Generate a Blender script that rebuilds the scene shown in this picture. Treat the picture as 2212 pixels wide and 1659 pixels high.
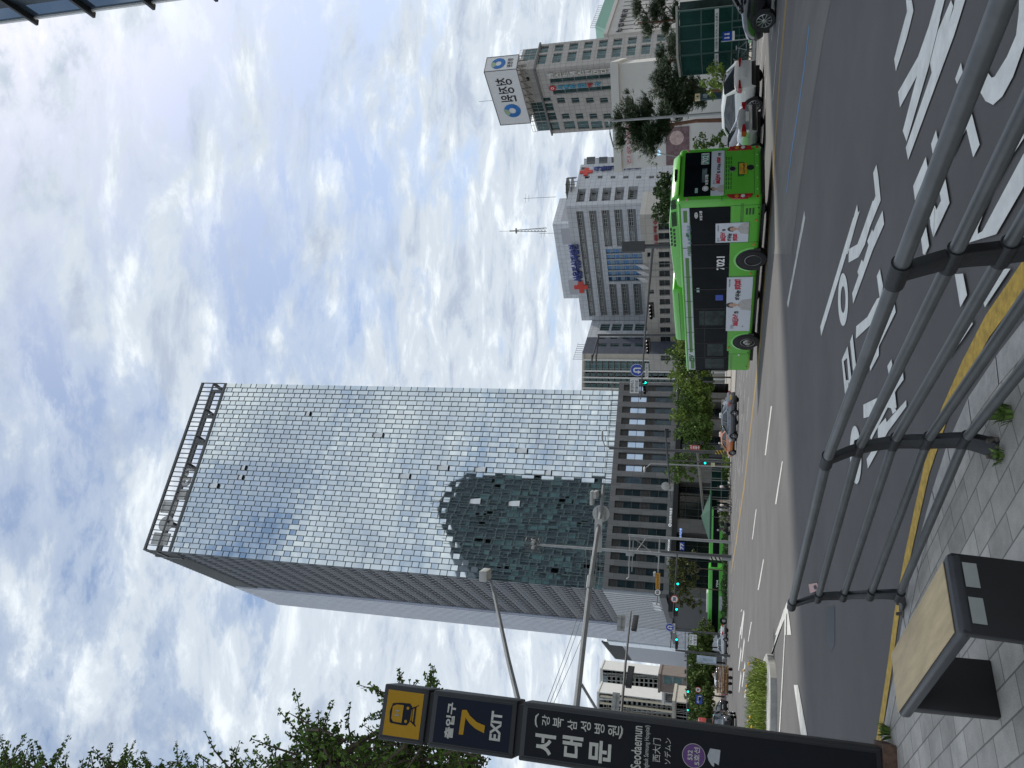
import bpy, bmesh, math, random
from mathutils import Vector, Matrix, noise
random.seed(7)
R=math.radians
for o in list(bpy.data.objects): bpy.data.objects.remove(o)
sc=bpy.context.scene; col=sc.collection

# ------------------------------------------------------------ camera (phone held sideways: the picture is rolled 90 degrees)
FPX=1661.; CAMH=1.5; PITCH=math.atan(452/1661.); ROLL=R(1.0)
Fw=Vector((0,math.cos(PITCH),math.sin(PITCH))); Rh=Vector((1,0,0)); Uh=Vector((0,-math.sin(PITCH),math.cos(PITCH)))
Xi=math.cos(ROLL)*Rh+math.sin(ROLL)*Uh; Yi=-math.sin(ROLL)*Rh+math.cos(ROLL)*Uh
cam=bpy.data.cameras.new('camera'); cam.sensor_fit='HORIZONTAL'; cam.sensor_width=36; cam.lens=FPX/2212*36
cam.clip_start=.05; cam.clip_end=4000
co=bpy.data.objects.new('camera',cam); col.objects.link(co); sc.camera=co
cx,cy,cz=-Yi,Xi,-Fw
co.matrix_world=Matrix(((cx.x,cy.x,cz.x,0),(cx.y,cy.y,cz.y,0),(cx.z,cy.z,cz.z,CAMH),(0,0,0,1)))
O=Vector((0,0,CAMH))

# ------------------------------------------------------------ sky and sun
SUN_AZ=R(50); SUN_EL=R(52)      # azimuth measured from +Y towards +X
w=bpy.data.worlds.new('World'); sc.world=w; w.use_nodes=True
nt=w.node_tree; N=nt.nodes; L=nt.links; N.clear()
def nd(t,**k):
    n=N.new(t)
    for a,b in k.items(): setattr(n,a,b)
    return n
sky=nd('ShaderNodeTexSky',sky_type='NISHITA',sun_disc=False); sky.sun_elevation=SUN_EL; sky.sun_rotation=SUN_AZ; sky.dust_density=1.5
tc=nd('ShaderNodeTexCoord'); sep=nd('ShaderNodeSeparateXYZ'); L.new(tc.outputs['Generated'],sep.inputs[0])
def M(op,a,b=None,c=None):
    m=nd('ShaderNodeMath',operation=op)
    for i,x in enumerate((a,b,c)):
        if x is None: continue
        if isinstance(x,(int,float)): m.inputs[i].default_value=x
        else: L.new(x,m.inputs[i])
    return m.outputs[0]
zz=M('ADD',M('MAXIMUM',sep.outputs[2],0.0),0.22)
cxy=nd('ShaderNodeCombineXYZ'); L.new(M('DIVIDE',sep.outputs[0],zz),cxy.inputs[0]); L.new(M('DIVIDE',sep.outputs[1],zz),cxy.inputs[1])
mp=nd('ShaderNodeMapping'); L.new(cxy.outputs[0],mp.inputs[0]); mp.inputs['Rotation'].default_value=(0,0,R(24)); mp.inputs['Scale'].default_value=(1.0,1.75,1); mp.inputs['Location'].default_value=(3.1,1.7,0)
def noi(sc_,det,rough,dist=0,src=None):
    n=nd('ShaderNodeTexNoise'); n.inputs['Scale'].default_value=sc_; n.inputs['Detail'].default_value=det; n.inputs['Roughness'].default_value=rough; n.inputs['Distortion'].default_value=dist
    L.new(src or mp.outputs[0],n.inputs['Vector']); return n.outputs[0]
def ramp(x,stops,interp='EASE'):
    r=nd('ShaderNodeValToRGB'); r.color_ramp.interpolation=interp; e=r.color_ramp.elements
    while len(e)<len(stops): e.new(.5)
    for i,(p,c) in enumerate(stops): e[i].position=p; e[i].color=(*c,1) if len(c)==3 else c
    L.new(x,r.inputs[0]); return r.outputs[0]
n1=noi(3.6,10,.64,.30); n2=noi(12,8,.66,.3); n3=noi(.9,3,.5)
dens=M('ADD',M('ADD',M('MULTIPLY',n1,.55),M('MULTIPLY',n2,.25)),M('MULTIPLY',n3,.42))
dens=M('ADD',dens,M('MULTIPLY',M('SUBTRACT',.55,M('MINIMUM',sep.outputs[2],.55)),.22))
cov=ramp(dens,[(.495,(0,0,0)),(.565,(.45,.45,.45)),(.645,(1,1,1))])
shade=ramp(noi(5.0,8,.64,.4),[(.32,(.38,.44,.54)),(.50,(.53,.59,.66)),(.66,(.74,.79,.82))])
mix=nd('ShaderNodeMixRGB'); L.new(cov,mix.inputs[0])
skm=nd('ShaderNodeMixRGB',blend_type='MULTIPLY'); skm.inputs[0].default_value=1; L.new(sky.outputs[0],skm.inputs[1]); skm.inputs[2].default_value=(.095,.092,.090,1)
ska=nd('ShaderNodeMixRGB',blend_type='ADD'); ska.inputs[0].default_value=1; L.new(skm.outputs[0],ska.inputs[1]); ska.inputs[2].default_value=(.055,.085,.125,1)
L.new(ska.outputs[0],mix.inputs[1]); L.new(shade,mix.inputs[2])
bg=nd('ShaderNodeBackground'); L.new(mix.outputs[0],bg.inputs[0]); bg.inputs[1].default_value=.95
wo=nd('ShaderNodeOutputWorld'); L.new(bg.outputs[0],wo.inputs[0])
sl=bpy.data.lights.new('sun','SUN'); sl.energy=2.7; sl.angle=R(2.0); sl.color=(1,.95,.87)
so=bpy.data.objects.new('sun',sl); col.objects.link(so)
sd=Vector((math.sin(SUN_AZ)*math.cos(SUN_EL),math.cos(SUN_AZ)*math.cos(SUN_EL),math.sin(SUN_EL)))
so.rotation_euler=sd.to_track_quat('Z','Y').to_euler()
vs=sc.view_settings; vs.view_transform='Standard'; vs.look='None'; vs.exposure=.45; vs.gamma=1

# ------------------------------------------------------------ pixel <-> world helpers (px in a 2212 x 1659 view of the photo)
def ray(X,Y):
    return Fw+(1659-Y-829.5)/FPX*Xi-(X-1106)/FPX*Yi
def gnd(X,Y,z=0.):
    d=ray(X,Y); return O+d*((z-CAMH)/d.z)
def atd(X,Y,D):
    d=ray(X,Y); return O+d*(D/d.y)
ZM={'A':(3000,0,.6028),'B':(3000,800,.4822),'C':(2900,1500,.6028),'D':(3100,2100,.5571),'b1':(2560,500,.3013),'b2':(2600,950,.3314),
    'p3':(2300,1400,.3014),'p4':(2300,1900,.3617),'p5':(2300,2400,.3762),'j':(1850,0,.3843),'h':(2050,550,.5122),'r':(2550,0,.3616),
    't':(1400,2600,.6329),'w':(500,1450,.6329),'q':(1500,1700,.5426),'k':(2380,2350,.1507),'m':(2600,2700,.3165),'v':(2600,1800,.211),'u':(2600,2400,.211),'g':(2700,1350,.2712)}
def Z(k,x,y):
    a,b,s=ZM[k]; return ((a+x*s)/1.8228,(b+y*s)/1.8228)

# ------------------------------------------------------------ materials
MATS={}
def lin(c): return tuple((x/255/12.92 if x/255<=.04045 else ((x/255+.055)/1.055)**2.4) for x in c)
def mat(name,color,rough=.7,metal=0,var=.12,scale=4,bump=0,bscale=60,emit=None,spec=.5,coat=0,island=0,detail=5,trans=0,stretch=None):
    if name in MATS: return MATS[name]
    m=bpy.data.materials.new(name); m.use_nodes=True; t=m.node_tree; b=t.nodes['Principled BSDF']
    b.inputs['Roughness'].default_value=rough; b.inputs['Metallic'].default_value=metal; b.inputs['Specular IOR Level'].default_value=spec
    if coat: b.inputs['Coat Weight'].default_value=coat; b.inputs['Coat Roughness'].default_value=.05
    if trans: b.inputs['Transmission Weight'].default_value=trans; b.inputs['IOR'].default_value=1.1
    tcn=t.nodes.new('ShaderNodeTexCoord'); src=tcn.outputs['Object']
    if stretch:
        mp=t.nodes.new('ShaderNodeMapping'); mp.inputs['Scale'].default_value=stretch; t.links.new(src,mp.inputs[0]); src=mp.outputs[0]
    n=t.nodes.new('ShaderNodeTexNoise'); n.inputs['Scale'].default_value=scale; n.inputs['Detail'].default_value=detail; n.inputs['Roughness'].default_value=.65
    t.links.new(src,n.inputs['Vector'])
    r=t.nodes.new('ShaderNodeValToRGB'); e=r.color_ramp.elements
    e[0].position=.3; e[1].position=.7
    e[0].color=(*[max(0,c*(1-var)) for c in color],1); e[1].color=(*[min(1,c*(1+var)) for c in color],1)
    t.links.new(n.outputs[0],r.inputs[0]); out=r.outputs[0]
    if island:
        g=t.nodes.new('ShaderNodeNewGeometry'); mx=t.nodes.new('ShaderNodeHueSaturation'); 
        ma=t.nodes.new('ShaderNodeMapRange'); ma.inputs['To Min'].default_value=1-island; ma.inputs['To Max'].default_value=1+island
        t.links.new(g.outputs['Random Per Island'],ma.inputs[0]); t.links.new(ma.outputs[0],mx.inputs['Value']); t.links.new(out,mx.inputs['Color']); out=mx.outputs[0]
    t.links.new(out,b.inputs['Base Color'])
    if bump:
        n2=t.nodes.new('ShaderNodeTexNoise'); n2.inputs['Scale'].default_value=bscale; n2.inputs['Detail'].default_value=4; t.links.new(tcn.outputs['Object'],n2.inputs['Vector'])
        bn=t.nodes.new('ShaderNodeBump'); bn.inputs['Strength'].default_value=bump; bn.inputs['Distance'].default_value=.01; t.links.new(n2.outputs[0],bn.inputs['Height']); t.links.new(bn.outputs[0],b.inputs['Normal'])
    if emit:
        b.inputs['Emission Color'].default_value=(*emit[:3],1); b.inputs['Emission Strength'].default_value=emit[3]
    MATS[name]=m; return m
def tiles(name,color,w_,h_,jc,js=.03,rough=.6,var=.08,off=0,rot=0,plane='xz',metal=0,bump=0,spec=.5,grime=0,gc=None):
    """panel or paver joints laid out in the object's own metres"""
    if name in MATS: return MATS[name]
    m=bpy.data.materials.new(name); m.use_nodes=True; t=m.node_tree; b=t.nodes['Principled BSDF']
    b.inputs['Roughness'].default_value=rough; b.inputs['Metallic'].default_value=metal; b.inputs['Specular IOR Level'].default_value=spec
    tcn=t.nodes.new('ShaderNodeTexCoord'); s=t.nodes.new('ShaderNodeSeparateXYZ'); c=t.nodes.new('ShaderNodeCombineXYZ')
    t.links.new(tcn.outputs['Object'],s.inputs[0]); t.links.new(s.outputs[0],c.inputs[0]); t.links.new(s.outputs[2 if plane=='xz' else 1],c.inputs[1])
    mp=t.nodes.new('ShaderNodeMapping'); mp.inputs['Rotation'].default_value=(0,0,rot); t.links.new(c.outputs[0],mp.inputs[0])
    br=t.nodes.new('ShaderNodeTexBrick'); br.offset=off; br.inputs['Scale'].default_value=1; br.inputs['Brick Width'].default_value=w_; br.inputs['Row Height'].default_value=h_
    br.inputs['Mortar Size'].default_value=js; br.inputs['Mortar Smooth'].default_value=.3; br.inputs['Bias'].default_value=0
    br.inputs['Color1'].default_value=(*[x*(1-var) for x in color],1); br.inputs['Color2'].default_value=(*[min(1,x*(1+var)) for x in color],1); br.inputs['Mortar'].default_value=(*jc,1)
    t.links.new(mp.outputs[0],br.inputs['Vector'])
    n=t.nodes.new('ShaderNodeTexNoise'); n.inputs['Scale'].default_value=.6 if plane=='xz' else 3.5; n.inputs['Detail'].default_value=7; n.inputs['Roughness'].default_value=.7; t.links.new(tcn.outputs['Object'],n.inputs['Vector'])
    mr=t.nodes.new('ShaderNodeMapRange'); mr.inputs['From Min'].default_value=.35; mr.inputs['From Max'].default_value=.65; mr.inputs['To Min'].default_value=1-grime; mr.inputs['To Max'].default_value=1+grime*.6
    t.links.new(n.outputs[0],mr.inputs[0])
    hs=t.nodes.new('ShaderNodeHueSaturation'); t.links.new(mr.outputs[0],hs.inputs['Value']); t.links.new(br.outputs[0],hs.inputs['Color']); t.links.new(hs.outputs[0],b.inputs['Base Color'])
    if bump:
        n2=t.nodes.new('ShaderNodeTexNoise'); n2.inputs['Scale'].default_value=90; t.links.new(tcn.outputs['Object'],n2.inputs['Vector'])
        ad=t.nodes.new('ShaderNodeMath'); ad.operation='SUBTRACT'; t.links.new(n2.outputs[0],ad.inputs[0]); t.links.new(br.outputs['Fac'],ad.inputs[1])
        bn=t.nodes.new('ShaderNodeBump'); bn.inputs['Strength'].default_value=bump; bn.inputs['Distance'].default_value=.006; t.links.new(ad.outputs[0],bn.inputs['Height']); t.links.new(bn.outputs[0],b.inputs['Normal'])
    MATS[name]=m; return m

# ------------------------------------------------------------ mesh builder and tagging
class MB:
    def __init__(s): s.v=[]; s.f=[]; s.mi=[]; s.m=0; s.T=None
    def add(s,vs,fs):
        n=len(s.v)
        for p in vs:
            p=Vector(p)
            s.v.append(tuple(s.T@p) if s.T else tuple(p))
        for f in fs: s.f.append(tuple(i+n for i in f)); s.mi.append(s.m)
        return s
    def box(s,x0,x1,y0,y1,z0,z1):
        return s.add([(x0,y0,z0),(x1,y0,z0),(x1,y1,z0),(x0,y1,z0),(x0,y0,z1),(x1,y0,z1),(x1,y1,z1),(x0,y1,z1)],
              [(0,3,2,1),(4,5,6,7),(0,1,5,4),(1,2,6,5),(2,3,7,6),(3,0,4,7)])
    def cb(s,c,d): return s.box(c[0]-d[0]/2,c[0]+d[0]/2,c[1]-d[1]/2,c[1]+d[1]/2,c[2]-d[2]/2,c[2]+d[2]/2)
    def quad(s,*p): return s.add(p,[tuple(range(len(p)))])
    def prism(s,pts,axis,a0,a1):
        """extrude polygon pts (2D) along axis 'x','y' or 'z'"""
        def P(u,v,a): return {'x':(a,u,v),'y':(u,a,v),'z':(u,v,a)}[axis]
        n=len(pts)
        return s.add([P(u,v,a0) for u,v in pts]+[P(u,v,a1) for u,v in pts],[tuple(range(n))[::-1],tuple(range(n,2*n))]+[(i,(i+1)%n,n+(i+1)%n,n+i) for i in range(n)])
    def tube(s,pts,r,n=8,cap=True):
        pts=[Vector(p) for p in pts]; rs=r if isinstance(r,(list,tuple)) else [r]*len(pts)
        vs=[];fs=[]
        up=None
        for i,p in enumerate(pts):
            d=(pts[min(i+1,len(pts)-1)]-pts[max(i-1,0)]).normalized()
            if up is None: up=Vector((0,0,1)) if abs(d.z)<.9 else Vector((1,0,0))
            a=d.cross(up).normalized(); b=d.cross(a).normalized(); up=-b if False else up
            for k in range(n):
                t=2*math.pi*k/n; vs.append(p+rs[i]*(math.cos(t)*a+math.sin(t)*b))
        for i in range(len(pts)-1):
            for k in range(n):
                k2=(k+1)%n; fs.append((i*n+k,i*n+k2,(i+1)*n+k2,(i+1)*n+k))
        if cap: fs.append(tuple(range(n))[::-1]); fs.append(tuple(range((len(pts)-1)*n,len(pts)*n)))
        return s.add(vs,fs)
    def lathe(s,prof,c,axis='z',n=20,cap=True):
        """prof: list of (radius, height)"""
        vs=[];fs=[]
        for r_,h in prof:
            for k in range(n):
                t=2*math.pi*k/n; a,b=r_*math.cos(t),r_*math.sin(t)
                q={'z':(a,b,h),'y':(a,h,b),'x':(h,a,b)}[axis]; vs.append((c[0]+q[0],c[1]+q[1],c[2]+q[2]))
        for i in range(len(prof)-1):
            for k in range(n):
                k2=(k+1)%n; fs.append((i*n+k,i*n+k2,(i+1)*n+k2,(i+1)*n+k))
        if cap: fs.append(tuple(range(n))[::-1]); fs.append(tuple(range((len(prof)-1)*n,len(prof)*n)))
        return s.add(vs,fs)
    def ball(s,c,r,n=8,m=6):
        rr=r if isinstance(r,(tuple,list)) else (r,r,r)
        vs=[];fs=[]
        for j in range(m+1):
            ph=math.pi*j/m
            for k in range(n):
                t=2*math.pi*k/n; vs.append((c[0]+rr[0]*math.sin(ph)*math.cos(t),c[1]+rr[1]*math.sin(ph)*math.sin(t),c[2]+rr[2]*math.cos(ph)))
        for j in range(m):
            for k in range(n):
                k2=(k+1)%n; fs.append((j*n+k,j*n+k2,(j+1)*n+k2,(j+1)*n+k))
        return s.add(vs,fs)
    def disc(s,c,r,y,n=24,hole=0,ex=1,ez=1):
        """flat disc in the x-z plane"""
        cxx,czz=c; vs=[(cxx+ex*r*math.cos(2*math.pi*k/n),y,czz+ez*r*math.sin(2*math.pi*k/n)) for k in range(n)]
        if not hole: return s.add(vs,[tuple(range(n))])
        vs+=[(cxx+ex*hole*math.cos(2*math.pi*k/n),y,czz+ez*hole*math.sin(2*math.pi*k/n)) for k in range(n)]
        return s.add(vs,[(k,(k+1)%n,n+(k+1)%n,n+k) for k in range(n)])
    def mesh(s,name,mats,smooth=0,fix=True):
        me=bpy.data.meshes.new(name); me.from_pydata(s.v,[],s.f)
        for m in (mats if isinstance(mats,(list,tuple)) else [mats]): me.materials.append(m)
        me.polygons.foreach_set('material_index',s.mi); me.update()
        if fix and len(s.f)<60000:
            b=bmesh.new(); b.from_mesh(me); bmesh.ops.recalc_face_normals(b,faces=b.faces); b.to_mesh(me); b.free()
        if smooth:
            me.shade_smooth(); me.set_sharp_from_angle(angle=smooth)
        return me
    def build(s,name,mats,parent=None,smooth=0,bevel=0,loc=None,rot=None,fix=True,bseg=2):
        if bevel:
            me=s.mesh(name,mats,0,fix); b=bmesh.new(); b.from_mesh(me); bmesh.ops.remove_doubles(b,verts=b.verts,dist=1e-5)
            es=[e for e in b.edges if len(e.link_faces)==2 and e.calc_face_angle(0)>.5]
            bmesh.ops.bevel(b,geom=es,offset=bevel,segments=bseg,affect='EDGES',profile=.5); b.to_mesh(me); b.free(); me.shade_smooth(); me.set_sharp_from_angle(angle=smooth or R(35))
        else: me=s.mesh(name,mats,smooth,fix)
        return link(name,me,parent,loc,rot)
def each(b,name,mats,parent=None,**k):
    """one object per connected piece"""
    par=list(range(len(b.v)))
    def fd(i):
        while par[i]!=i: par[i]=par[par[i]]; i=par[i]
        return i
    for f in b.f:
        for i in f[1:]: par[fd(i)]=fd(f[0])
    g={}
    for f,m in zip(b.f,b.mi): g.setdefault(fd(f[0]),[]).append((f,m))
    out=[]
    for fs in g.values():
        ids=sorted({i for f,_ in fs for i in f}); mp={i:j for j,i in enumerate(ids)}; q=MB(); q.v=[b.v[i] for i in ids]; q.f=[tuple(mp[i] for i in f) for f,_ in fs]; q.mi=[m for _,m in fs]; out.append(q.build(name,mats,parent,**k))
    return out
def link(name,me,parent=None,loc=None,rot=None):
    o=bpy.data.objects.new(name,me); col.objects.link(o)
    if parent: o.parent=parent
    if loc is not None: o.location=loc
    if rot is not None: o.rotation_euler=rot if not isinstance(rot,(int,float)) else (0,0,rot)
    return o
def thing(name,label,cat,loc=(0,0,0),rz=0,group=None):
    o=bpy.data.objects.new(name,None); col.objects.link(o); o.location=loc; o.rotation_euler=(0,0,rz); o.empty_display_size=.3
    o['label']=label; o['category']=cat
    if group: o['group']=group
    return o
def tag(o,label,cat,group=None,kind=None):
    o['label']=label; o['category']=cat
    if group: o['group']=group
    if kind: o['kind']=kind
    return o
def struct(o): o['kind']='structure'; return o
def copy_tree(o,parent=None):
    c=o.copy(); col.objects.link(c); c.parent=parent
    for ch in list(o.children): copy_tree(ch,c)
    return c
_f=None
def textmesh(body,box,y,m,bold=0,extr=0,name='lettering',parent=None,loc=None,rot=None,space=1,vert=False,ls=1.0,keep=False,mirror=False,shear=0):
    """lettering in the x-z plane filling box=(x0,x1,z0,z1) at depth y (front towards -y)"""
    cu=bpy.data.curves.new('lettering','FONT'); cu.body='\n'.join(body) if vert else body; cu.align_x='CENTER'; cu.offset=bold; cu.space_character=space; cu.space_line=ls; cu.resolution_u=3; cu.shear=shear
    to=bpy.data.objects.new('lettering',cu); col.objects.link(to)
    dg=bpy.context.evaluated_depsgraph_get(); me=bpy.data.meshes.new_from_object(to.evaluated_get(dg),depsgraph=dg)
    bpy.data.objects.remove(to); bpy.data.curves.remove(cu)
    me.name=name; me.materials.clear(); me.materials.append(m)
    co_=[v.co.copy() for v in me.vertices]
    if not co_: return None
    x0=min(c.x for c in co_);x1=max(c.x for c in co_);y0=min(c.y for c in co_);y1=max(c.y for c in co_)
    sx=(box[1]-box[0])/(x1-x0); sy=(box[3]-box[2])/(y1-y0)
    for v,c in zip(me.vertices,co_): v.co=Vector((box[0]+(c.x-x0)*sx,y,box[2]+(c.y-y0)*sy))
    if extr:
        b=bmesh.new(); b.from_mesh(me); g=bmesh.ops.extrude_face_region(b,geom=b.faces[:]); 
        for e in g['geom']:
            if isinstance(e,bmesh.types.BMVert): e.co.y-=extr
        bmesh.ops.recalc_face_normals(b,faces=b.faces); b.to_mesh(me); b.free()
    return link(name,me,parent,loc,rot)

class Fac:
    """a vertical plane from P0 (left as seen) to P1 (right as seen); local x along it, local y into the building, z up"""
    def __init__(s,P0,P1,root=None):
        s.P0=Vector((P0[0],P0[1],0)); s.P1=Vector((P1[0],P1[1],0)); s.e=(s.P1-s.P0).normalized(); s.len=(s.P1-s.P0).length
        s.rz=math.atan2(s.e.y,s.e.x); s.n=Vector((-s.e.y,s.e.x,0)); s.root=root
    def sz(s,X,Y):
        d=ray(X,Y); t=(s.P0-O).dot(s.n)/d.dot(s.n); h=O+d*t; return ((h-s.P0).dot(s.e),h.z)
    def bx(s,k,x0,y0,x1,y1):
        """box given by photo corners: (x0,y1) and (x1,y0) in zoom k -> (s0,s1,z0,z1)"""
        a=s.sz(*Z(k,x0,y0)); b=s.sz(*Z(k,x1,y1)); c=s.sz(*Z(k,x0,y1)); d=s.sz(*Z(k,x1,y0))
        return ((b[0]+c[0])/2,(a[0]+d[0])/2,(b[1]+d[1])/2,(a[1]+c[1])/2)
    def W(s,x,y=0,z=0): return s.P0+s.e*x+s.n*y+Vector((0,0,z))
    def rel(s):
        r=s.root; 
        if r is None: return s.P0,s.rz
        d=s.P0-r.location; a=-r.rotation_euler.z
        return Vector((d.x*math.cos(a)-d.y*math.sin(a),d.x*math.sin(a)+d.y*math.cos(a),d.z)),s.rz-r.rotation_euler.z
    def put(s,mb,name,mats,parent=None,**k):
        l,r=s.rel(); return mb.build(name,mats,parent or s.root,loc=l,rot=r,**k)
    def text(s,body,box,y,m,**k):
        l,r=s.rel(); return textmesh(body,box,y,m,parent=k.pop('parent',s.root),loc=l,rot=r,**k)
    def T(s,box,k=None): pass
def wallgrid(mb,x0,x1,z0,z1,ops,depth=.25,y=0):
    """wall with real openings and reveals"""
    ops=[o for o in ops if o[1]>x0 and o[0]<x1]
    xs=sorted({x0,x1,*[min(max(round(v,3),x0),x1) for o in ops for v in o[:2]]}); zs=sorted({z0,z1,*[min(max(round(v,3),z0),z1) for o in ops for v in o[2:4]]})
    for j in range(len(zs)-1):
        run=None
        for i in range(len(xs)-1):
            cxm=(xs[i]+xs[i+1])/2; czm=(zs[j]+zs[j+1])/2
            hole=any(o[0]<cxm<o[1] and o[2]<czm<o[3] for o in ops)
            if hole:
                if run is not None: mb.quad((run,y,zs[j]),(xs[i],y,zs[j]),(xs[i],y,zs[j+1]),(run,y,zs[j+1])); run=None
            elif run is None: run=xs[i]
        if run is not None: mb.quad((run,y,zs[j]),(xs[-1],y,zs[j]),(xs[-1],y,zs[j+1]),(run,y,zs[j+1]))
    for a,b,c,d in [o[:4] for o in ops]:
        mb.quad((a,y,c),(a,y+depth,c),(a,y+depth,d),(a,y,d)); mb.quad((b,y,c),(b,y,d),(b,y+depth,d),(b,y+depth,c))
        mb.quad((a,y,c),(b,y,c),(b,y+depth,c),(a,y+depth,c)); mb.quad((a,y,d),(a,y+depth,d),(b,y+depth,d),(b,y,d))
WC={}
def window(fac,o,depth,gm,fm,nx=1,nz=1,fw=.06,name='window',parent=None,bars=None):
    """one window: glass (slot 0) and frame bars (slot 1); equal sizes share a mesh"""
    wd,ht=round(o[1]-o[0],2),round(o[3]-o[2],2); key=(wd,ht,gm.name,fm.name,nx,nz,fw)
    if key not in WC:
        b=MB(); b.quad((0,0,0),(wd,0,0),(wd,0,ht),(0,0,ht)); b.m=1
        for i in range(nx+1):
            x=min(max(wd*i/nx,fw/2),wd-fw/2); b.box(x-fw/2,x+fw/2,-.05,-.003,0,ht)
        for i in range(nz+1):
            z=min(max(ht*i/nz,fw/2),ht-fw/2); b.box(0,wd,-.046,-.004,z-fw/2,z+fw/2)
        WC[key]=b.mesh(name,[gm,fm])
    l,r=fac.rel(); lx,ly=o[0],depth
    loc=l+Vector((lx*math.cos(r)-ly*math.sin(r),lx*math.sin(r)+ly*math.cos(r),o[2]))
    return link(name,WC[key],parent or fac.root,loc,r)
def facing(fac,z0,z1,ops,wm,gm,fm,depth=.25,nx=1,nz=1,fw=.06,name='wall',x0=0,x1=None,wname='window'):
    b=MB(); x1=fac.len if x1 is None else x1; wallgrid(b,x0,x1,z0,z1,ops,depth)
    wo_=fac.put(b,name,wm,fix=False)
    for o in ops: window(fac,o,depth-.01,gm,fm,*( (o[4],o[5]) if len(o)>5 else (nx,nz)),fw=fw,name=wname)
    return wo_

# common materials
M_asph=mat('asphalt',(.105,.100,.098),.85,var=.2,scale=.35,bump=.25,bscale=160,detail=9)
M_white=mat('road_paint',(.74,.735,.69),.7,var=.14,scale=5,bump=.15,bscale=120)
M_yel=mat('yellow_paint',(.52,.33,.05),.75,var=.35,scale=14,bump=.2,detail=8)
M_blk=mat('black_plastic',(.012,.012,.013),.45,var=.1)
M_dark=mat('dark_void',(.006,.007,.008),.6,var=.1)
M_pole=mat('galvanised_pole',(.30,.31,.31),.45,.3,var=.12,scale=3)
M_dpole=mat('dark_painted_pole',(.07,.072,.075),.5,var=.1)
M_plate=mat('bare_plate',(.42,.42,.40),.5,.1,var=.08)
M_wht=mat('white_enamel',(.72,.72,.70),.4,var=.03)
M_glassd=mat('dark_window_glass',(.02,.03,.035),.06,0,var=.3,scale=.5,spec=.9)
M_alum=mat('aluminium_frame',(.35,.36,.37),.4,.5,var=.05)
M_tyre=mat('tyre_rubber',(.012,.012,.012),.8,var=.2)
M_rim=mat('alloy_rim',(.45,.46,.47),.3,.8,var=.05)
M_grn=mat('green_signal_lamp',(.0,.5,.4),.3,emit=(0.,.95,.72,2.2))
M_lampoff=mat('unlit_signal_lens',(.03,.02,.02),.3)
M_blue=mat('blue_sign',(.01,.05,.36),.35,var=.05)
M_red=mat('red_sign',(.45,.02,.03),.35,var=.05)
exec_parts=[]

# ============================================================ GROUND AND ROADS
GX=[-1500,-400,-150,-80,-50]+list(range(-40,61,4))+[80,150,400,1500]
b=MB(); b.quad((-1500,-300,-.02),(1500,-300,-.02),(1500,2500,-.02),(-1500,2500,-.02)); struct(b.build('ground',mat('city_ground',(.16,.16,.15),.9,var=.2,scale=.05)))
b=MB(); b.quad((-160,-40,0),(90,-40,0),(90,330,0),(-160,330,0)); struct(b.build('road',M_asph))

def gpoly(b,k,pts,z):
    P=[gnd(*(Z(k,*p) if k else p),z) for p in pts]
    b.quad(*[(p.x,p.y,z) for p in P])
def strip(b,pts,wd,z):
    """a painted line of constant width along ground points"""
    n=len(pts); L_=[];R_=[]
    for i in range(n):
        d=(Vector(pts[min(i+1,n-1)])-Vector(pts[max(i-1,0)])); d=Vector((d.x,d.y)).normalized(); q=Vector((-d.y,d.x))*wd/2; p=Vector((pts[i][0],pts[i][1]))
        L_.append(p+q); R_.append(p-q)
    for i in range(n-1): b.quad((*L_[i],z),(*L_[i+1],z),(*R_[i+1],z),(*R_[i],z))
# lighter grey strip of the carriageway
b=MB(); gpoly(b,'A',[(450,0),(400,250),(350,560),(300,860),(250,1200),(195,1659),(62,1659),(110,1050),(150,700),(190,330),(222,0)],.004)
struct(b.build('road_patch',mat('pale_asphalt',(.14,.135,.125),.9,var=.2,scale=.8,bump=.2,detail=8,stretch=(1,.25,1))))
# lettering painted on the asphalt
b=MB()
A=[[(942,0),(978,0),(990,70),(945,250),(875,465),(864,385),(905,230),(948,75)],
[(1140,-10),(1195,-10),(1150,170),(1100,330),(902,702),(890,600),(1020,370),(1090,170)],
[(1165,120),(1090,430),(945,925),(920,855),(1050,350),(1110,150)],
[(1235,0),(1250,40),(1170,330),(1110,480),(1098,410),(1150,200)],
[(1262,-10),(1330,-10),(1255,230),(955,1045),(940,965),(1100,500),(1250,60)],
[(1300,410),(1312,470),(1275,550),(1262,515)],
[(1450,415),(1480,480),(1500,508),(1510,685),(1460,660),(1420,590),(1408,530)],
[(1500,508),(1520,500),(1600,370),(1660,230),(1712,300),(1640,500),(1570,630),(1510,685)],
[(1660,230),(1678,80),(1680,-10),(1760,-10),(1760,200),(1712,300)],
[(1355,665),(1370,740),(1422,945),(1380,1028),(1335,840),(1325,760)],
[(1325,760),(1335,840),(1245,1030),(1235,985),(1300,830)],
[(1137,850),(1150,920),(1118,1020),(1105,940)],
[(1070,1025),(1083,1100),(1000,1310),(988,1215)],
[(1188,1110),(1225,1325),(1170,1310),(1150,1200)],
[(1170,1310),(1225,1325),(1120,1550),(1085,1370),(1110,1290),(1140,1370)],
[(1045,1480),(1092,1610),(1065,1665),(1052,1659),(1033,1510)],
[(1712,750),(1712,900),(1620,1040),(1500,1260),(1410,1490),(1355,1480),(1500,1250)],
[(1410,1490),(1410,1528),(1440,1510),(1530,1530),(1350,1585),(1355,1480)],
[(1712,1000),(1712,1215),(1530,1530),(1440,1510)],
[(1712,1410),(1800,1300),(1800,1440),(1700,1620),(1690,1530)]]
for i,p in enumerate(A): gpoly(b,'A',p,.009+.0004*i)
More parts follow.
